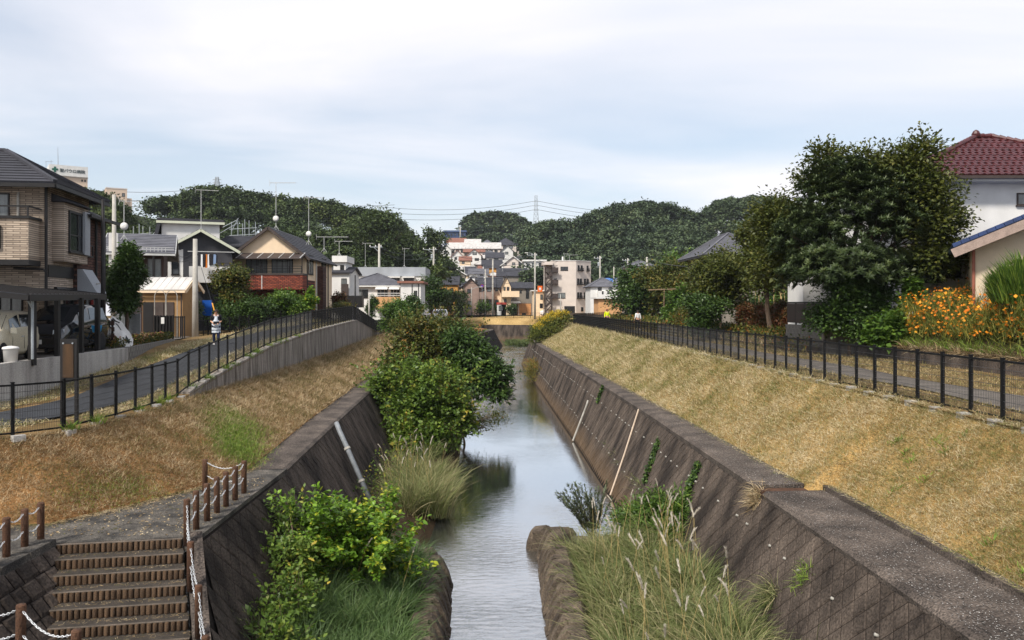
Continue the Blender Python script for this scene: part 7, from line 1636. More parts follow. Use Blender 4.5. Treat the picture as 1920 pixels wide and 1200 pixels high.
V, Fq = leaf_arrays(C, RNG.normal(size=(n, 3)) + [0, 0, .4], RNG.normal(size=(n, 3)) + [0, 0, 1], .12, .07); stuff(npmesh('bank_weeds', V, Fq, np.repeat(RNG.random(n), 4), f_rs), 'leafy weeds between silver grass and the left wall', 'weeds')
# haze: thin air over the valley
hz = MB().box(-430, 430, -60, 640, -2.0, 84).build('haze', bpy.data.materials.new('valley_haze')); hz['kind'] = 'stuff'; hz['label'] = 'thin pale haze filling the valley'; hz['category'] = 'haze'
mh = hz.data.materials[0]; mh.use_nodes = True; mh.node_tree.nodes.clear(); oh = mh.node_tree.nodes.new('ShaderNodeOutputMaterial'); vh = mh.node_tree.nodes.new('ShaderNodeVolumePrincipled'); vh.inputs['Color'].default_value = (.86, .92, 1, 1); vh.inputs['Density'].default_value = .00012; mh.node_tree.links.new(vh.outputs[0], oh.inputs['Volume'])

# pale grit and bits of straw lying on the copings and steps
n = 5200; y = invd(n, 9, 30, 1.2); x = np.where(y < 18, 6.2 + 1.3 * RNG.random(n), 6.15 + .9 * RNG.random(n)); z = np.where(y < 18, ZC + .014 + .03 * (x - 6.2) / 1.4, ZC + .084 + .03 * (x - 6.15)) + .006
C = np.stack([x, y, z], 1); V, Fq = leaf_arrays(C, RNG.normal(size=(n, 3)) * [1, 1, .03], np.tile([0, 0, 1.0], (n, 1)) + RNG.normal(size=(n, 3)) * .15, .014 + .02 * RNG.random(n), .014, 0, 0); stuff(npmesh('coping_grit', V, Fq, np.repeat(RNG.random(n), 4), leafmat('grit', [(0, (.10, .09, .08)), (.5, (.26, .24, .22)), (1, (.55, .53, .50))], .9, 0)), 'pale grit scattered over the right coping', 'grit')
n = 900; i = RNG.integers(0, 8, n); t1 = RNG.random(n); C = np.array([(L0 + SV * (int(a) + .3 + .6 * random.random())).lerp(R0 + SV * (int(a) + .3 + .6 * random.random()), float(b))[:] for a, b in zip(i, t1)]); C[:, 2] = 3.2 - DZ * (i + 1) + .006
V, Fq, kx = blade_arrays(C, RNG.normal(size=(n, 3)) * [1, 1, .06], .03 + .07 * RNG.random(n), .007, .05, 1); stuff(npmesh('step_litter', V, Fq, np.repeat(RNG.random(n), kx), f_straw), 'bits of straw and leaf on the steps', 'straw')
# ================================================================== poles, cables, vehicles, people, small things
m_pole = mat('concrete_pole', lin(168, 164, 156), .85, .12, 2, .2, 40)
m_steel = mat('galvanised_steel', lin(150, 156, 160), .5, .1, 2, spec=.5)
m_cable = mat('cable', lin(52, 54, 58), .6, .1)
def pole(label, px, pt, pb, Y, r=.14, arm=0, dark=False, lamp=0, box=False, z=None):
    b = at(px, pb, Y); tp = at(px, pt, Y)
    if z is not None: b.z = z
    t = thing('utility_pole', label, 'utility pole' if not lamp else 'street lamp', b)
    MB().tube([b - Vector((0, 0, .5)), tp], [r * 1.25, r * .8], 10).build('pole', m_fr_d if dark else m_pole, t, True)
    if arm:
        mb = MB(); a = tp - Vector((0, 0, .5)); mb.bar(a + Vector((-arm, 0, 0)), a + Vector((arm * .35, 0, 0)), .1); mb.bar(a + Vector((-arm * .6, 0, 0)), a - Vector((0, 0, .8)), .06); mb.build('cross_arm', m_steel, t)
        for k in range(3): MB().lathe([(.06, 0), (.09, .05), (.06, .12), (.09, .17), (.03, .26)], a + Vector((-arm + k * arm * .6, 0, .05)), 8).build('insulator', m_white, t)
    if box: MB().lathe([(.22, 0), (.25, .05), (.25, .75), (.2, .85)], tp - Vector((.3, 0, 2.2)), 12).build('transformer', m_steel, t); MB().bar(tp - Vector((.9, 0, 2.4)), tp - Vector((-.4, 0, 2.4)), .1).build('bracket', m_steel, t)
    if lamp:
        MB().tube([tp - Vector((0, 0, .6)), tp + Vector((lamp * .5, 0, -.1)), tp + Vector((lamp, 0, 0))], .05, 6).build('lamp_arm', m_steel, t); c = tp + Vector((lamp * 1.15, 0, 0)); MB().hexa([c + Vector((-.35, -.12, -.08)), c + Vector((.35, -.12, -.04)), c + Vector((.35, .12, -.04)), c + Vector((-.35, .12, -.08)), c + Vector((-.3, -.1, .06)), c + Vector((.3, -.1, .07)), c + Vector((.3, .1, .07)), c + Vector((-.3, .1, .06))]).build('lamp_head', m_white, t)
    return t
pole('tall concrete utility pole beside the footpath on the left', 366, 448, 612, 45.5, .15, 0, z=5.6)
pole('thin dark pole in front of the brown brick house', 193, 374, 655, 31.5, .075, 0, True)
pole('weathered pole between brown house and leafy tree', 214, 365, 600, 47, .13)
pole('concrete pole with cross arm above the grey topped building', 711, 457, 580, 122, .19, 1.4)
pole('concrete pole with cross arm and transformer by the lone tree', 813, 463, 592, 150, .2, 1.9, box=True)
pole('thin dark pole before the white hip roofed house', 666, 516, 604, 72, .07, 0, True)
pole('leaning concrete pole left of pointed gable house', 924, 486, 592, 181, .2)
pole('brownish pole at the corner of the pink clad house', 910, 505, 592, 182, .16)
pole('tall pole with street lamp left of the fire stairs', 1003, 474, 594, 170, .2, 1.6, lamp=-1.6)
pole('pole with cross arm behind the apartment block', 1125, 480, 560, 176, .18, 1.2, box=True)
pole('far pole with cross arm near the grey hip roof', 1177, 484, 540, 178, .14, 1.1)
pole('pale pole with a cable above the fruit trees', 1213, 482, 600, 96, .14)
pole('short pale pole beside the blue roof', 1151, 500, 560, 180, .14)
pole('slim street lamp pole before the pink clad house', 884, 538, 590, 184, .09, lamp=1.9)
pole('slim pole with hillside street lamp above grey gable', 871, 498, 540, 214, .1, lamp=-1.6)
pole('skyline pole beside the dark blue hall', 863, 425, 452, 372, .3, 2.0)
pole('slim white flag pole before the apartment block', 1051, 552, 592, 160, .08)
pole('white banner pole beside the clipped conifer', 692, 554, 604, 79, .08)
pole('grey post at the foot of the street trees', 826, 560, 596, 140, .12)
# transmission tower and its lines
def tower(label, px, pt, pb, Y, wb, wt, arms):
    b, tp = at(px, pb, Y), at(px, pt, Y); t = thing('transmission_tower', label, 'pylon', b); mb = MB(); hgt = tp.z - b.z; n = 9; pr = None
    for i in range(n + 1):
        u = i / n; wd = wb + (wt - wb) * min(1, u * 1.25); c = b + Vector((0, 0, hgt * u)); cur = [c + Vector((s1 * wd, s2 * wd, 0)) for s1, s2 in ((-1, -1), (1, -1), (1, 1), (-1, 1))]
        if pr:
            for q in range(4): mb.bar(pr[q], cur[q], wt * .22); mb.bar(pr[q], cur[(q + 1) % 4], wt * .13); mb.bar(pr[(q + 1) % 4], cur[q], wt * .13); mb.bar(cur[q], cur[(q + 1) % 4], wt * .13)
        pr = cur
    mb.build('lattice', m_steel, t); ends = []
    for v in arms:
        c = at(px, v, Y); al = wt * 3.4; MB().bar(c - Vector((al, 0, 0)), c + Vector((al, 0, 0)), wt * .3).bar(c - Vector((al, 0, 0)), c + Vector((0, 0, wt)), wt * .15).bar(c + Vector((al, 0, 0)), c + Vector((0, 0, wt)), wt * .15).build('cross_arm', m_steel, t); ends += [c - Vector((al, 0, 0)), c + Vector((al, 0, 0))]
    return ends
en = tower('steel transmission tower on the skyline in the centre', 1005, 367, 445, 450, 2.0, .72, (378, 386, 394))
tower('tiny pylon poking above the left wooded hill', 407, 332, 356, 300, 1.2, .5, (337, 343))
def cable(label, p, q, sag, r, grp='overhead cables'):
    p, q = Vector(p), Vector(q); pts = [p.lerp(q, k / 14) - Vector((0, 0, sag * 4 * (k / 14) * (1 - k / 14))) for k in range(15)]
    return tag(MB().tube(pts, r, 4).build('overhead_cable', m_cable), label, 'cable', grp)
for k, (y1, y2) in enumerate(((399, 384), (409, 392), (420, 402))): cable(['top', 'middle', 'lowest'][k] + ' power line running left from the central tower', at(690, y1 - 14, 440), en[2 * k], 3.5, .09)
for k, y2 in enumerate((396, 405, 413)): cable(['top', 'middle', 'lowest'][k] + ' power line running right from the central tower', en[2 * k + 1], at(1330, y2 + 6, 470), 3, .09)
for k, (ya, yb) in enumerate(((356, 346), (372, 359), (383, 370))): cable(['top', 'middle', 'lowest'][k] + ' faint line between hospital wing and left hill', at(238, ya + 4, 250), at(420, yb, 290), 1.0, .06)
cable('thin line above the left woods to the aerials', at(420, 346, 290), at(740, 384, 300), 3, .06)
cable('cable from the footpath pole to the black gable', at(366, 470, 45.5), at(330, 476, 59), .3, .012); cable('lower cable from footpath pole to the black gable', at(366, 476, 45.5), at(322, 482, 59), .4, .012)
cable('guy wire of the footpath pole down to the bank', at(368, 470, 45.5), at(408, 604, 45), 0, .014)
MB_ = MB().tube([at(398, 568, 45.1), at(404, 590, 45)], .035, 6); tag(MB_.build('wire_guard', mat('yellow_guard', lin(220, 160, 60), .6, .1)), 'yellow guard sleeve on the guy wire above woman', 'guard')
cable('cable from the pale pole into the right hand trees', at(1213, 484, 96), at(1330, 498, 62), .4, .03)
for k in range(5): cable('%s low wire strung between poles across the town' % ['first', 'second', 'third', 'fourth', 'fifth'][k], at(814, 470 + k * 12, 150), at(1003, 478 + k * 11, 170), 1.4, .035)
for k in range(3): cable('%s wire from the tall lamp pole to the pole behind apartments' % ['upper', 'middle', 'lower'][k], at(1004, 478 + k * 8, 170), at(1125, 486 + k * 8, 176), 1.2, .03)
for k in range(2): cable('%s wire from the cross arm pole to the transformer pole' % ['upper', 'lower'][k], at(712, 464 + k * 9, 122), at(812, 470 + k * 8, 150), 1.0, .03)
# scaffolds
def scaffold(label, xs, yt, yb, Y, diag):
    t = thing('scaffold', label, 'scaffolding', at(xs[0], yb, Y)); mb = MB()
    for x in xs: mb.tube([at(x, 622, Y), at(x, yt + (x * 7 % 9), Y)], .035, 5)
    for y in (yb - 10, yb - 22): mb.tube([at(xs[0] - 4, y, Y), at(xs[-1] + 3, y - 3, Y)], .03, 5)
    for a, b in diag: mb.tube([at(*a, Y), at(*b, Y)], .035, 5)
    mb.build('pipes', m_steel, t)
scaffold('steel scaffold poles between black house and peach gable', [434, 446, 455, 459, 467, 479], 411, 452, 74, [((410, 430), (446, 412)), ((434, 434), (447, 409)), ((408, 440), (446, 418))])
scaffold('scaffold poles behind the timber house roof', [250, 261, 268, 281], 420, 462, 70, [((262, 440), (290, 452)), ((268, 462), (290, 436))])

# ---- vehicles
def wheel(mb_t, mb_r, x, y, r, sgn):
    mb_t.lathe([(r * .62, -.09), (r * .95, -.1), (r, -.06), (r, .06), (r * .95, .1), (r * .62, .09)], (x, y, r), 18, 'x'); mb_r.lathe([(r * .1, .075), (r * .3, .06), (r * .6, .085), (r * .63, .07)][::1] if sgn > 0 else [(r * .63, -.07), (r * .6, -.085), (r * .3, -.06), (r * .1, -.075)], (x, y, r), 12, 'x')
def car(label, loc, rz, Wd, S, wheels, wr, paint, cat='car', glassm=None, name='parked_car', wins=(), wshield=(3, 4), rear=None):
    t = thing(name, label, cat, loc, rz); h = Wd / 2; glassm = glassm or m_glass
    def P(mb, n_, m_, parent=None, sm=False): o = mb.build(n_, m_, None, sm); o.parent = parent or t; return o
    def half(s): y, zb, zbelt, k, zr = s; kk = .9 if zr < zbelt + .2 else .985; return [(0, zb), (h * .86, zb), (h * .98, zb + .12), (h, zbelt - .18), (h * kk, zbelt), (h * k, zr - .06), (h * k * .8, zr - .005), (0, zr + .02)]
    rows = []
    for s in S:
        hp_ = half(s); rows.append([(x, s[0], z) for x, z in hp_] + [(-x, s[0], z) for x, z in hp_[-2:0:-1]] + [(hp_[0][0], s[0], hp_[0][1])])
    mb = MB().grid(rows); mb.poly(rows[0][:-1]); mb.poly(rows[-1][:-1][::-1]); body = P(mb, 'body', paint, None, True)
    def sidewin(i, u0, j, u1, v0, v1, sg):
        def pt(si, sj, u, v):
            a, b = half(S[si]), half(S[sj]); ya, yb = S[si][0], S[sj][0]; f = lambda q: (q[4][0] * (1 - v) + q[5][0] * v, q[4][1] * (1 - v) + q[5][1] * v); p, q = f(a), f(b); return Vector((sg * ((p[0] * (1 - u) + q[0] * u) + .014), ya * (1 - u) + yb * u, p[1] * (1 - u) + q[1] * u))
        return [pt(i, i + 1, u0, v0), pt(j, j + 1, u1, v0), pt(j, j + 1, u1, v1), pt(i, i + 1, u0 + (.12 if v1 > .5 else 0), v1)]
    for (i, u0, j, u1) in wins:
        for sg in (1, -1): P(MB().poly(sidewin(i, u0, j, u1, .1, .9, sg)), 'side_window', glassm)
    a, b = half(S[wshield[0]]), half(S[wshield[1]]); ya, yb = S[wshield[0]][0], S[wshield[1]][0]
    ws_ = lambda u, v: Vector(((a[5][0] * (1 - v) + b[5][0] * v) * u * .92, (ya * (1 - v) + yb * v) - .02, ((a[5][1] + .07 * (1 - abs(u) ** 2)) * (1 - v) + (b[5][1] + .07 * (1 - abs(u) ** 2)) * v) + .012))
    P(MB().grid([[ws_(u, v) for u in (-1, -.5, 0, .5, 1)] for v in (.06, .5, .94)]), 'windscreen', glassm)
    zl = S[1][2]
    for sg in (1, -1):
        hl = P(MB().hexa([(sg * h * .62, S[0][0] - .01, zl - .16), (sg * h * .96, S[1][0] + .06, zl - .14), (sg * h * .9, S[2][0] * .6, zl - .1), (sg * h * .6, S[1][0] + .02, zl - .12), (sg * h * .62, S[0][0] + .02, zl - .0), (sg * h * .97, S[1][0] + .12, zl + .02), (sg * h * .9, S[2][0] * .6, zl + .04), (sg * h * .6, S[1][0] + .06, zl + .01)]), 'headlight', mat('headlight', lin(200, 205, 210), .1, .2, 20, spec=.8))
        mr_ = P(MB().hexa([(sg * (h + .02), S[3][0] + .25, zl + .12), (sg * (h + .2), S[3][0] + .27, zl + .12), (sg * (h + .2), S[3][0] + .38, zl + .12), (sg * (h + .02), S[3][0] + .38, zl + .12), (sg * (h + .03), S[3][0] + .26, zl + .3), (sg * (h + .18), S[3][0] + .28, zl + .29), (sg * (h + .18), S[3][0] + .37, zl + .29), (sg * (h + .03), S[3][0] + .37, zl + .3)]), 'mirror', paint)
        for y in (S[4][0] + .55, S[4][0] + 1.4): P(MB().box(min(sg * h, sg * (h + .02)), max(sg * h, sg * (h + .02)), y, y + .16, zl - .02, zl + .02), 'door_handle', m_fr_l)
        mb = MB()
        for y in (S[4][0] - .1, S[4][0] + .78, S[4][0] + 1.65): mb.bar((sg * (h + .001), y, .35), (sg * (h * .995), y, zl + .02), .008, .012)
        P(mb, 'door_gap', m_fr_d)
        for y in wheels:
            P(MB().lathe([(wr * 1.17, -.03), (wr * 1.17, .03)], (sg * (h - .024), y, wr), 18, 'x'), 'wheel_arch', m_fr_d); tt_, rr_ = MB(), MB(); wheel(tt_, rr_, sg * (h - .07), y, wr, sg); w0 = P(tt_, 'wheel', mat('tyre', lin(28, 28, 30), .8, .1), None, True); P(rr_, 'rim', mat('alloy', lin(170, 172, 176), .3, .1, metal=.6), w0, True)
    P(MB().box(-.17, .17, S[0][0] - .03, S[0][0] - .005, .38, .53), 'number_plate', m_white); P(MB().box(-h * .6, h * .6, S[0][0] - .012, S[0][0] + .05, .58, .66), 'grille', m_fr_d); P(MB().box(-h * .75, h * .75, S[0][0] - .008, S[0][0] + .05, .27, .37), 'air_intake', m_fr_d)
    return t
kei = [(0, .24, .52, .86, .66), (.1, .18, .74, .88, .82), (.5, .18, .90, .9, .98), (.8, .18, .96, .9, 1.02), (1.4, .18, .98, .80, 1.49), (2.3, .18, 1.0, .80, 1.55), (3.05, .18, 1.0, .78, 1.52), (3.32, .2, .98, .76, 1.25), (3.4, .28, .9, .85, .95)]
p_beige = mat('beige_paint', lin(218, 208, 182), .25, .03, 1, spec=.6); p_black = mat('black_paint', lin(16, 16, 20), .12, .05, 1, spec=.9)
wk = [(3, .62, 4, .55), (4, .6, 5, .75)]
car('beige small car parked under the carport', (-15.05, 22.95, 5.7), R(10), 1.48, kei, (.62, 2.75), .28, p_beige, wins=wk)
van_ = [(0, .26, .6, .86, .72), (.12, .2, .86, .88, .95), (.6, .2, 1.02, .9, 1.1), (.95, .2, 1.08, .9, 1.15), (1.75, .2, 1.12, .80, 1.68), (2.8, .2, 1.14, .80, 1.76), (3.9, .2, 1.14, .78, 1.72), (4.25, .22, 1.1, .78, 1.4), (4.35, .3, .95, .88, 1.05)]
car('glossy black minivan parked behind the beige car', (-15.55, 27.4, 5.7), R(5), 1.7, van_, (.8, 3.4), .32, p_black, 'van', wins=[(3, .62, 4, .5), (4, .56, 5, .35), (5, .42, 5, .96)])
kvan = [(0, .26, .7, .9, .85), (.06, .2, .95, .92, 1.0), (.25, .2, 1.02, .93, 1.08), (.35, .2, 1.05, .92, 1.12), (.8, .2, 1.08, .86, 1.78), (1.8, .2, 1.1, .86, 1.84), (3.1, .2, 1.1, .85, 1.82), (3.34, .22, 1.08, .85, 1.6), (3.38, .3, .95, .92, 1.05)]
car('white van parked behind the left bank bushes', at(803, 598, 140) + Vector((0, 0, -.15)), R(-68), 1.5, kvan, (.5, 2.7), .28, mat('white_paint', lin(225, 226, 228), .3, .03, 1, spec=.5), 'van', wins=[(3, .7, 4, .8), (4, .9, 5, .5), (5, .55, 5, .98)])
car('yellow car half hidden behind the orange flowers', (16.0, 31.4, 6.4), R(-90), 1.48, kei, (.62, 2.75), .28, mat('yellow_paint', lin(150, 130, 44), .3, .05, 1, spec=.5), wins=wk)
car('white van parked before the apartment stairs', at(1013, 592, 178), R(-40), 1.5, kvan, (.5, 2.7), .28, MATS['white_paint'], 'van', wins=[(3, .7, 4, .8), (4, .9, 5, .5)])

# ---- carport
m_sheet = mat('smoked_roof_sheet', lin(96, 96, 102), .35, .2, 1, spec=.6); nt_ = m_sheet.node_tree; tr_ = nt_.nodes.new('ShaderNodeBsdfTranslucent'); tr_.inputs[0].default_value = (.45, .46, .5, 1); ms_ = nt_.nodes.new('ShaderNodeMixShader'); ms_.inputs[0].default_value = .5; nt_.links.new(nt_.nodes['Principled BSDF'].outputs[0], ms_.inputs[1]); nt_.links.new(tr_.outputs[0], ms_.inputs[2]); nt_.links.new(ms_.outputs[0], nt_.nodes['Material Output'].inputs[0])
cpt = thing('carport', 'black carport with sloping ribbed roof over the parked cars', 'carport', (-13.9, 26.5, 5.77))
ca_, cb_ = Vector((-13.45, 23.3, 7.68)), Vector((-14.75, 30.6, 7.78)); lf = Vector((-4.9, -.5, .52))
mb = MB(); dz_ = Vector((0, 0, .05)); mb.hexa([ca_, cb_, cb_ + lf, ca_ + lf, ca_ + dz_, cb_ + dz_, cb_ + lf + dz_, ca_ + lf + dz_]); mb.build('roof', m_sheet, cpt)
mb = MB()
for k in range(22): p = ca_.lerp(cb_, k / 21) + Vector((0, 0, .07)); mb.bar(p, p + lf, .035, .03)
mb.build('roof_rib', m_fr_d, cpt)
MB().bar(ca_ - Vector((0, 0, .05)), cb_ - Vector((0, 0, .05)), .12, .2).build('beam', m_fr_d, cpt); MB().bar(ca_ - Vector((0, 0, .05)), ca_ + lf - Vector((0, 0, .05)), .08, .16).build('beam', m_fr_d, cpt)
for (x, y, w_) in ((-13.78, 24.05, .17), (-13.95, 25.75, .14), (-14.12, 27.6, .12), (-14.35, 29.2, .15), (-18.0, 24, .15), (-18.6, 30, .15)): MB().box(x - w_ / 2, x + w_ / 2, y - w_ / 2, y + w_ / 2, 5.6, 7.66 if x > -15 else 8.1).build('post', m_fr_d, cpt)
MB().tube([(-13.7, 23.92, 7.6), (-13.7, 23.92, 5.8)], .04, 6).tube([(-13.62, 23.5, 7.6), (-13.7, 23.92, 7.3)], .03, 6).build('downpipe', m_steel, cpt)
# bin
bn = thing('waste_bin', 'white lidded bin in front of the beige car', 'bin', (-13.95, 23.25, 5.7)); MB().lathe([(.17, 0), (.2, .42), (.21, .43)], (-13.95, 23.25, 5.7), 16).build('body', m_white, bn, True); MB().lathe([(.225, .43), (.225, .47), (.2, .5), (.05, .53)], (-13.95, 23.25, 5.7), 16).build('lid', m_white, bn, True)
# bicycle
bk = thing('bicycle', 'blue bicycle with front basket leaning by the carport post', 'bicycle', (-14.75, 29.9, 5.7), R(28))
def BP(mb, n_, m_, parent=None, sm=False): o = mb.build(n_, m_, None, sm); o.parent = parent or bk; return o
m_bblue = mat('bicycle_blue', lin(50, 140, 190), .4, .05); m_rub = mat('rubber', lin(30, 30, 32), .8, .1)
for y in (-.52, .52):
    mb = MB(); pts = [(0, y + .31 * math.cos(a), .32 + .31 * math.sin(a)) for a in np.linspace(0, 2 * math.pi, 25)]; mb.tube(pts, .018, 6, False); w0 = BP(mb, 'wheel', m_rub); mb = MB()
    for a in np.linspace(0, 2 * math.pi, 15)[:-1]: mb.bar((0, y, .32), (0, y + .3 * math.cos(a), .32 + .3 * math.sin(a)), .004)
    BP(mb, 'spokes', m_steel, w0)
mb = MB()
for p, q in (((0, -.45, .85), (0, .1, .36)), ((0, .1, .36), (0, .22, .78)), ((0, .1, .36), (0, .52, .32)), ((0, .2, .7), (0, .52, .32)), ((0, -.43, .95), (0, -.52, .32)), ((0, -.4, .7), (0, .2, .62))): mb.tube([p, q], .02, 6)
BP(mb, 'frame', m_bblue); BP(MB().hexa([(-.09, .1, .8), (.09, .1, .8), (.1, .35, .8), (-.1, .35, .8), (-.05, .08, .86), (.05, .08, .86), (.1, .35, .88), (-.1, .35, .88)]), 'saddle', m_rub); BP(MB().tube([(-.27, -.25, 1.02), (-.2, -.4, 1.0), (0, -.43, .97), (.2, -.4, 1.0), (.27, -.25, 1.02)], .014, 6), 'handlebar', m_steel)
BP(MB().hexa([(-.13, -.75, .72), (.13, -.75, .72), (.13, -.5, .72), (-.13, -.5, .72), (-.18, -.8, .97), (.18, -.8, .97), (.18, -.48, .97), (-.18, -.48, .97)]), 'basket', m_bblue); BP(MB().tube([(0, .52, .66), (0, .75, .62)], .05, 6), 'mudguard', m_steel)
# white printed cover draped over garden things
cv = thing('white_cover', 'crumpled white printed cover draped beside the bicycle', 'cover', (-15.3, 33.2, 5.7)); mb = MB(); rows = []
for a in range(15):
    u = a / 14; r_ = []
    for b in range(9):
        v = b / 8; x = -15.75 + u * .95 + .03 * math.sin(v * 9 + u * 4); z = 6.95 - .95 * (u ** 1.6) - v * .55 + .03 * math.sin(u * 17 + v * 6); r_.append((x, 33.2 - .5 * v - .1 * math.sin(u * 11) * v, max(z, 5.72)))
    rows.append(r_)
mb.grid(rows).build('cloth', m_white, cv, True)
for k, (ua, ub, va, vb) in enumerate(((.08, .4, .12, .2), (.3, .55, .3, .36), (.75, .9, .35, .6))):
    mb = MB(); ptf = lambda u, v: (-15.75 + u * .95 + .03 * math.sin(v * 9 + u * 4), 33.2 - .5 * v - .1 * math.sin(u * 11) * v - .012, 6.95 - .95 * (u ** 1.6) - v * .55 + .03 * math.sin(u * 17 + v * 6) + .012); mb.grid([[ptf(u, v) for v in np.linspace(va, vb, 4)] for u in np.linspace(ua, ub, 8)]).build('print', m_fr_d, cv)
# information board
ib = thing('information_board', 'dark framed notice board on two posts behind the fence', 'notice board', (-9.85, 18.75, 4.64))
for x in (-10.03, -9.7): MB().box(x - .035, x + .035, 18.7, 18.78, 4.5, 6.6).build('post', m_fr_d, ib)
MB().box(-10.06, -9.67, 18.69, 18.72, 5.66, 6.62).build('frame', m_fr_d, ib); MB().box(-9.99, -9.74, 18.675, 18.692, 5.72, 6.5).build('panel', mat('rusty_panel', lin(38, 32, 28), .8, .3, 3, streak=4, col2=lin(84, 60, 36)), ib)
for x in (-9.98, -9.76): MB().lathe([(.02, 0), (.02, .02)], (x, 18.665, 6.52), 8, 'y').build('bolt', m_steel, ib)
# gate with a paper notice
gt = thing('garden_gate', 'black garden gate with a white paper notice', 'gate', at(290, 640, 40)); g0, g1 = X_(290, 40), X_(325, 40); zt, zb = Z_(592, 40), 5.55
MB().box(g0, g1, 40, 40.04, zb + .35, zt).build('panel', m_fr_d, gt)
for k in range(7): MB().bar((g0 + (g1 - g0) * k / 6, 39.97, zb), (g0 + (g1 - g0) * k / 6, 39.97, zt + .03), .05).build('bar', m_fr_d, gt)
pz = MB().box(X_(303, 40), X_(309, 40), 39.93, 39.94, Z_(607, 40), Z_(595, 40)).build('paper', m_white, gt)
gt2 = thing('garden_railing', 'dark garden railing between the gate and concrete pole', 'railing', at(326, 640, 42)); g0, g1 = X_(326, 42), X_(346, 42)
for k in range(6): MB().bar((g0 + (g1 - g0) * k / 5, 42, 5.5), (g0 + (g1 - g0) * k / 5, 42, 6.85), .05).build('bar', m_fr_d, gt2)
MB().bar((g0, 42, 6.8), (g1, 42, 6.8), .05).build('rail', m_fr_d, gt2)
wfn = thing('wire_panel_fence', 'pale grey mesh garden fence under the leafy tree', 'fence', (-18, 38, 5.7)); a0, a1 = X_(218, 38), X_(263, 38); mb = MB()
MB().box(a0, a1, 38, 38.05, 5.6, 7.0).build('panel', mat('pale_mesh', lin(170, 168, 166), .7, .15, 8), wfn)
for k in range(18): mb.bar((a0 + (a1 - a0) * k / 17, 37.98, 5.6), (a0 + (a1 - a0) * k / 17, 37.98, 7.3), .025)
mb.build('bars', m_steel, wfn)
ar = thing('garden_arch', 'thin metal garden arch in front of the shed', 'arch', at(311, 600, 44)); mb = MB(); c = at(311, 560, 44)
for dx_ in (-.32, .32): mb.tube([(c.x + dx_ + .3 * math.cos(t) * 1, 44, 5.6 + (0 if q == 0 else 0)) for q, t in enumerate((0,))] + [(c.x + dx_ + .3, 44, 7.9)] + [(c.x + dx_ + .3 * math.cos(t), 44, 7.9 + .35 * math.sin(t)) for t in np.linspace(.2, math.pi, 8)] + [(c.x + dx_ - .3, 44, 5.6)], .022, 5)
mb.build('hoop', m_pvc, ar)
bb = thing('blue_board', 'bright blue board in the bushes behind the woman', 'board', at(387, 600, 49)); a0, a1 = X_(379, 49), X_(397, 49); MB().box(a0, a1, 49, 49.06, Z_(592, 49), Z_(563, 49)).build('panel', mat('bright_blue', lin(16, 76, 160), .5, .1), bb); MB().bar((a0 + .05, 49.09, 5.5), (a0 + .05, 49.09, 7.4), .05).bar((a1 - .05, 49.09, 5.5), (a1 - .05, 49.09, 7.4), .05).build('post', m_fr_d, bb)
tk = thing('timber_rack', 'low dark timber rack beside the brown house', 'rack', (-15.9, 32, 5.7))
for k in range(4): MB().bar((-16.4, 32.1, 5.95 + k * .25), (-15.1, 32.1, 5.95 + k * .25), .04, .17).build('slat', mat('dark_timber', (0, 0, 0)), tk)
for x in (-16.3, -15.2): MB().bar((x, 32.15, 5.65), (x, 32.15, 6.85), .07).build('post', m_fr_d, tk)
# laundry
m_cl = [mat('cloth_' + n_, c, .9, .08) for n_, c in (('black', lin(34, 34, 40)), ('white', lin(214, 214, 214)), ('orange', lin(196, 110, 40)), ('blue', lin(120, 140, 170)), ('tan', lin(150, 110, 72)), ('red', lin(150, 50, 44)))]
def garment(label, x, y, zt, w_, h, m, grp):
    mb = MB(); mb.extr([(x - w_ * .5, y, zt - .04), (x - w_ * .42, y, zt - h), (x + w_ * .42, y, zt - h * .97), (x + w_ * .5, y, zt - .04), (x + w_ * .15, y, zt), (x - w_ * .15, y, zt)][::-1], (0, .05, 0)); tag(mb.build('hanging_garment', m), label, 'laundry', grp)
for k, (px, w_, h, m, lb) in enumerate(((373, .3, .85, 0, 'black shirt hanging first on the white balcony'), (378, .2, 1.0, 1, 'white towel hanging second on the white balcony'), (383, .26, .95, 0, 'dark top hanging beside the orange cloth'), (387, .2, 1.0, 2, 'orange cloth hanging on the white balcony'), (391, .2, 1.0, 1, 'white shirt right of the orange cloth'), (396, .34, .8, 0, 'black jacket hanging on white balcony'), (402, .24, .7, 3, 'pale blue shirt last on the white balcony line'))): garment(lb, X_(px, 58.9), 58.9, Z_(477, 58.9), w_, h, m_cl[m], 'laundry on the white balcony')
for k, (px, w_, h, m, lb) in enumerate(((152, .3, .8, 0, 'dark coat hanging under the awning'), (158, .2, .9, 4, 'tan trousers hanging under the awning'), (165, .22, .8, 1, 'white top hanging under the awning'), (170, .18, .7, 5, 'red top hanging last under the awning'))): garment(lb, X_(px, 32.4), 32.4, Z_(556, 32.4), w_, h, m_cl[m], 'laundry under the awning')
lp = thing('laundry_pole', 'white laundry pole on stand beside the brown house', 'laundry pole', (-16, 32.4, 5.7)); MB().tube([at(146, 533, 32.4), at(192, 532, 32.4)], .025, 6).build('pole', m_pvc, lp); MB().tube([at(146, 556, 32.42), at(178, 555, 32.42)], .015, 6).build('lower_pole', m_pvc, lp); MB().tube([(X_(167, 32.45), 32.45, 5.6), at(167, 510, 32.45)], .03, 6).build('stand', m_pvc, lp)

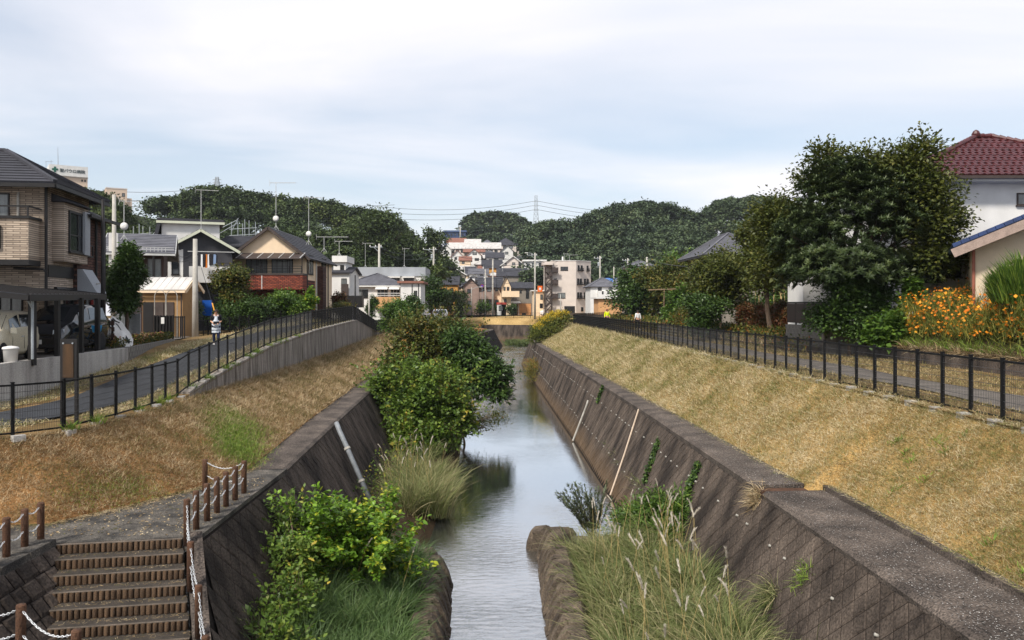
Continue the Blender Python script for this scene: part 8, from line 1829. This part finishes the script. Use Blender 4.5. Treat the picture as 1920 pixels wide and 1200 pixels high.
# ---- people
def skinned(name, V, E, Rd, m, parent, sub=2):
    me = bpy.data.meshes.new(name); me.from_pydata(V, E, []); o = bpy.data.objects.new(name, me); sc.collection.objects.link(o)
    sk = o.modifiers.new('s', 'SKIN'); sv = me.skin_vertices[0].data
    for k, r_ in enumerate(Rd): sv[k].radius = (r_, r_) if not isinstance(r_, tuple) else r_; sv[k].use_root = (k == 0)
    sb = o.modifiers.new('b', 'SUBSURF'); sb.levels = sub; sb.render_levels = sub
    bpy.context.view_layer.update(); me2 = bpy.data.meshes.new_from_object(o.evaluated_get(bpy.context.evaluated_depsgraph_get())); bpy.data.objects.remove(o)
    me2.polygons.foreach_set('use_smooth', [True] * len(me2.polygons)); me2.materials.clear(); me2.materials.append(m); q = bpy.data.objects.new(name, me2); sc.collection.objects.link(q); q.parent = parent; return q
m_skin = mat('skin', lin(196, 150, 124), .6, .05, 8); m_hair = mat('hair', lin(42, 30, 26), .6, .2, 20)
def person(label, loc, rz, ht, shirt, trousers, wrists, stride=.1, hat=None, apron=None, bag=None, sleeve=1.0):
    t = thing('person', label, 'person', loc, rz); s = ht / 1.6; V, E, Rd = [], [], []
    def add(p, r_, par=None):
        V.append(tuple(c * s for c in p)); Rd.append((r_[0] * s, r_[1] * s) if isinstance(r_, tuple) else r_ * s)
        if par is not None: E.append((par, len(V) - 1))
        return len(V) - 1
    pel = add((0, 0, .90), (.15, .11)); ch = add((0, 0, 1.14), (.14, .1), pel); up = add((0, .01, 1.30), (.13, .085), ch); nk = add((0, 0, 1.385), .048, up); hd = add((0, -.015, 1.46), (.07, .08), nk); tp = add((0, -.01, 1.555), (.062, .07), hd); add((0, -.105, 1.465), .012, hd)
    for sg in (1, -1):
        shd = add((sg * .165, .01, 1.315), .056, up); wp = Vector(wrists[0 if sg > 0 else 1]); el = add((sg * .225, .05, 1.06), .042, shd); wr = add(tuple(wp), .027, el); d = (wp - Vector(V[el]) / s).normalized(); pm_ = add(tuple(wp + d * .05), (.035, .018), wr)
        sd_ = d.cross(Vector((0, 0, 1))).normalized()
        for f, (of, ln) in enumerate(((-.026, .055), (-.009, .068), (.009, .066), (.026, .05))): b1 = add(tuple(wp + d * .09 + sd_ * of), .009, pm_); add(tuple(wp + d * (.09 + ln * .8) + sd_ * of + Vector((0, 0, -.02))), .008, b1)
        th = add(tuple(wp + d * .03 + sd_ * sg * .035), .01, wr); add(tuple(wp + d * .06 + sd_ * sg * .05), .009, th)
        hp_ = add((sg * .085, 0, .84), .088, pel); kn = add((sg * .095, -.02 - sg * stride * .5, .47), .056, hp_); an = add((sg * .095, .02 - sg * stride, .09), .035, kn); add((sg * .1, -.12 - sg * stride, .04), .03, an)
    skinned('body', V, E, Rd, m_skin, t)
    T, Et, Rt = [], [], []
    def a2(p, r_, par=None):
        T.append(tuple(c * s for c in p)); Rt.append((r_[0] * s, r_[1] * s) if isinstance(r_, tuple) else r_ * s)
        if par is not None: Et.append((par, len(T) - 1))
        return len(T) - 1
    p0 = a2((0, 0, .88), (.175, .135)); p1 = a2((0, 0, 1.14), (.165, .125), p0); p2 = a2((0, .01, 1.31), (.15, .1), p1); a2((0, 0, 1.36), .06, p2)
    for sg in (1, -1): q1 = a2((sg * .17, .01, 1.315), .07, p2); wp = Vector(wrists[0 if sg > 0 else 1]); q2 = a2((sg * .225, .05, 1.06), .056, q1); a2(tuple(Vector((sg * .225, .05, 1.06)).lerp(wp, .8 * sleeve)), .045, q2) if sleeve > .3 else None
    skinned('shirt', T, Et, Rt, shirt, t)
    T.clear(); Et = []; Rt = []; E2 = Et
    q0 = a2((0, 0, .92), (.165, .125))
    for sg in (1, -1): q1 = a2((sg * .09, 0, .82), .105, q0); q2 = a2((sg * .095, -.02 - sg * stride * .5, .47), .075, q1); a2((sg * .095, .02 - sg * stride, .12), .06, q2)
    skinned('trousers', T, Et, Rt, trousers, t)
    def PP(mb, n_, m_, par=None, sm=True): o = mb.build(n_, m_, None, sm); o.parent = par or t; return o
    mb = MB(); rows = []
    for i in range(7):
        el = -.35 + (math.pi / 2 + .35) * i / 6; r_ = []
        for j in range(15): az = 2 * math.pi * j / 14; fr_ = max(0, -math.sin(az)); zz = el + fr_ * .55 * (1 - i / 6); r_.append((.105 * s * math.cos(zz) * math.cos(az), .118 * s * math.cos(zz) * math.sin(az), (1.48 + .125 * math.sin(zz)) * s))
        rows.append(r_)
    PP(mb.grid(rows), 'hair', hat or m_hair)
    for sg in (1, -1): PP(MB().lathe([(.008, 0), (.009, .01)], (sg * .032 * s, -.098 * s, 1.478 * s), 6, 'y'), 'eye', m_fr_d); PP(MB().lathe([(.004, -.02), (.02, 0), (.004, .02)], (sg * .085 * s, -.01, 1.46 * s), 8, 'z'), 'ear', m_skin); PP(MB().hexa([(sg * .1 - .045, -.19 - sg * stride, 0), (sg * .1 + .045, -.19 - sg * stride, 0), (sg * .1 + .04, .07 - sg * stride, 0), (sg * .1 - .04, .07 - sg * stride, 0), (sg * .1 - .03, -.16 - sg * stride, .05), (sg * .1 + .03, -.16 - sg * stride, .05), (sg * .1 + .035, .06 - sg * stride, .1), (sg * .1 - .035, .06 - sg * stride, .1)]), 'shoe', m_white, None, False)
    PP(MB().box(-.02 * s, .02 * s, -.098 * s, -.094 * s, 1.412 * s, 1.418 * s), 'mouth', mat('lips', lin(150, 80, 76), .6, .05), None, False)
    if apron:
        rows = []
        for i in range(12):
            v = i / 11; z = 1.28 - v * .74; hw = .09 + .09 * min(1, v * 2.2); r_ = []
            for j in range(9): a = -1 + 2 * j / 8; r_.append((a * hw * 1.05 * s, (-.135 - .03 * v + .11 * a * a + .012 * math.sin(j * 2 + i)) * s, z * s))
            rows.append(r_)
        ao = PP(MB().grid(rows), 'apron', apron)
        for i in (7, 9): PP(MB().grid([[(x, y - .006, z) for x, y, z in rows[i]], [(x, y - .006, z - .035) for x, y, z in rows[i]]]), 'stripe', mat('apron_stripe', lin(70, 74, 84), .9, .1), ao)
        for sg in (1, -1): PP(MB().bar((sg * .08 * s, -.12 * s, 1.27 * s), (sg * .05 * s, .02, 1.4 * s), .03, .012), 'strap', apron, ao)
    if bag: PP(MB().hexa([(-.12, -.3, .92), (.12, -.3, .92), (.12, -.22, .92), (-.12, -.22, .92), (-.13, -.3, 1.04), (.13, -.3, 1.04), (.13, -.22, 1.04), (-.13, -.22, 1.04)]), 'bag', bag, None, False)
    return t
person('woman in black top and pale apron walking down the footpath', (-12.25, 35.7, zp(35.7) + .06), R(20), 1.58, m_cl[0], mat('jeans', lin(36, 44, 74), .9, .15), [(.1, -.22, .98), (-.12, -.2, .96)], .1, None, mat('apron_cloth', lin(206, 212, 220), .9, .05), m_cl[0], .1)
person('person in bright yellow jacket behind the right fence', (11.5, 79, ZR + .1), R(15), 1.72, mat('hi_vis', lin(206, 220, 20), .8, .05), m_cl[0], [(.25, -.05, .82), (-.25, -.05, .82)], .12, mat('cap', lin(90, 40, 44), .8, .1))
person('person in white shirt with dark hair behind right fence', (12.5, 68, ZR + .1), R(-160), 1.66, m_cl[1], m_cl[0], [(.24, -.1, .85), (-.26, .02, .82)], .12)
# litter caught in the left bank
wd = thing('driftwood_pile', 'brown flood debris with white litter under the leafy shrub', 'debris', (-3.1, 18.8, .6)); mb = MB(); rr = random.Random(6)
for k in range(60): p = Vector((-3.1 + rr.gauss(0, .3), 18.7 + rr.gauss(0, .25), .65 + rr.random() * .5)); q = p + Vector((rr.uniform(-.4, .4), rr.uniform(-.2, .2), rr.uniform(-.15, .15))); mb.tube([p, q], rr.uniform(.005, .014), 4)
mb.build('sticks', bark, wd); MB().hexa([(-3.25, 18.2, .8), (-3.0, 18.15, .8), (-2.98, 18.35, .8), (-3.24, 18.4, .8), (-3.22, 18.22, .92), (-3.05, 18.2, .9), (-3.02, 18.32, .93), (-3.2, 18.36, .9)]).build('litter', m_white, wd)
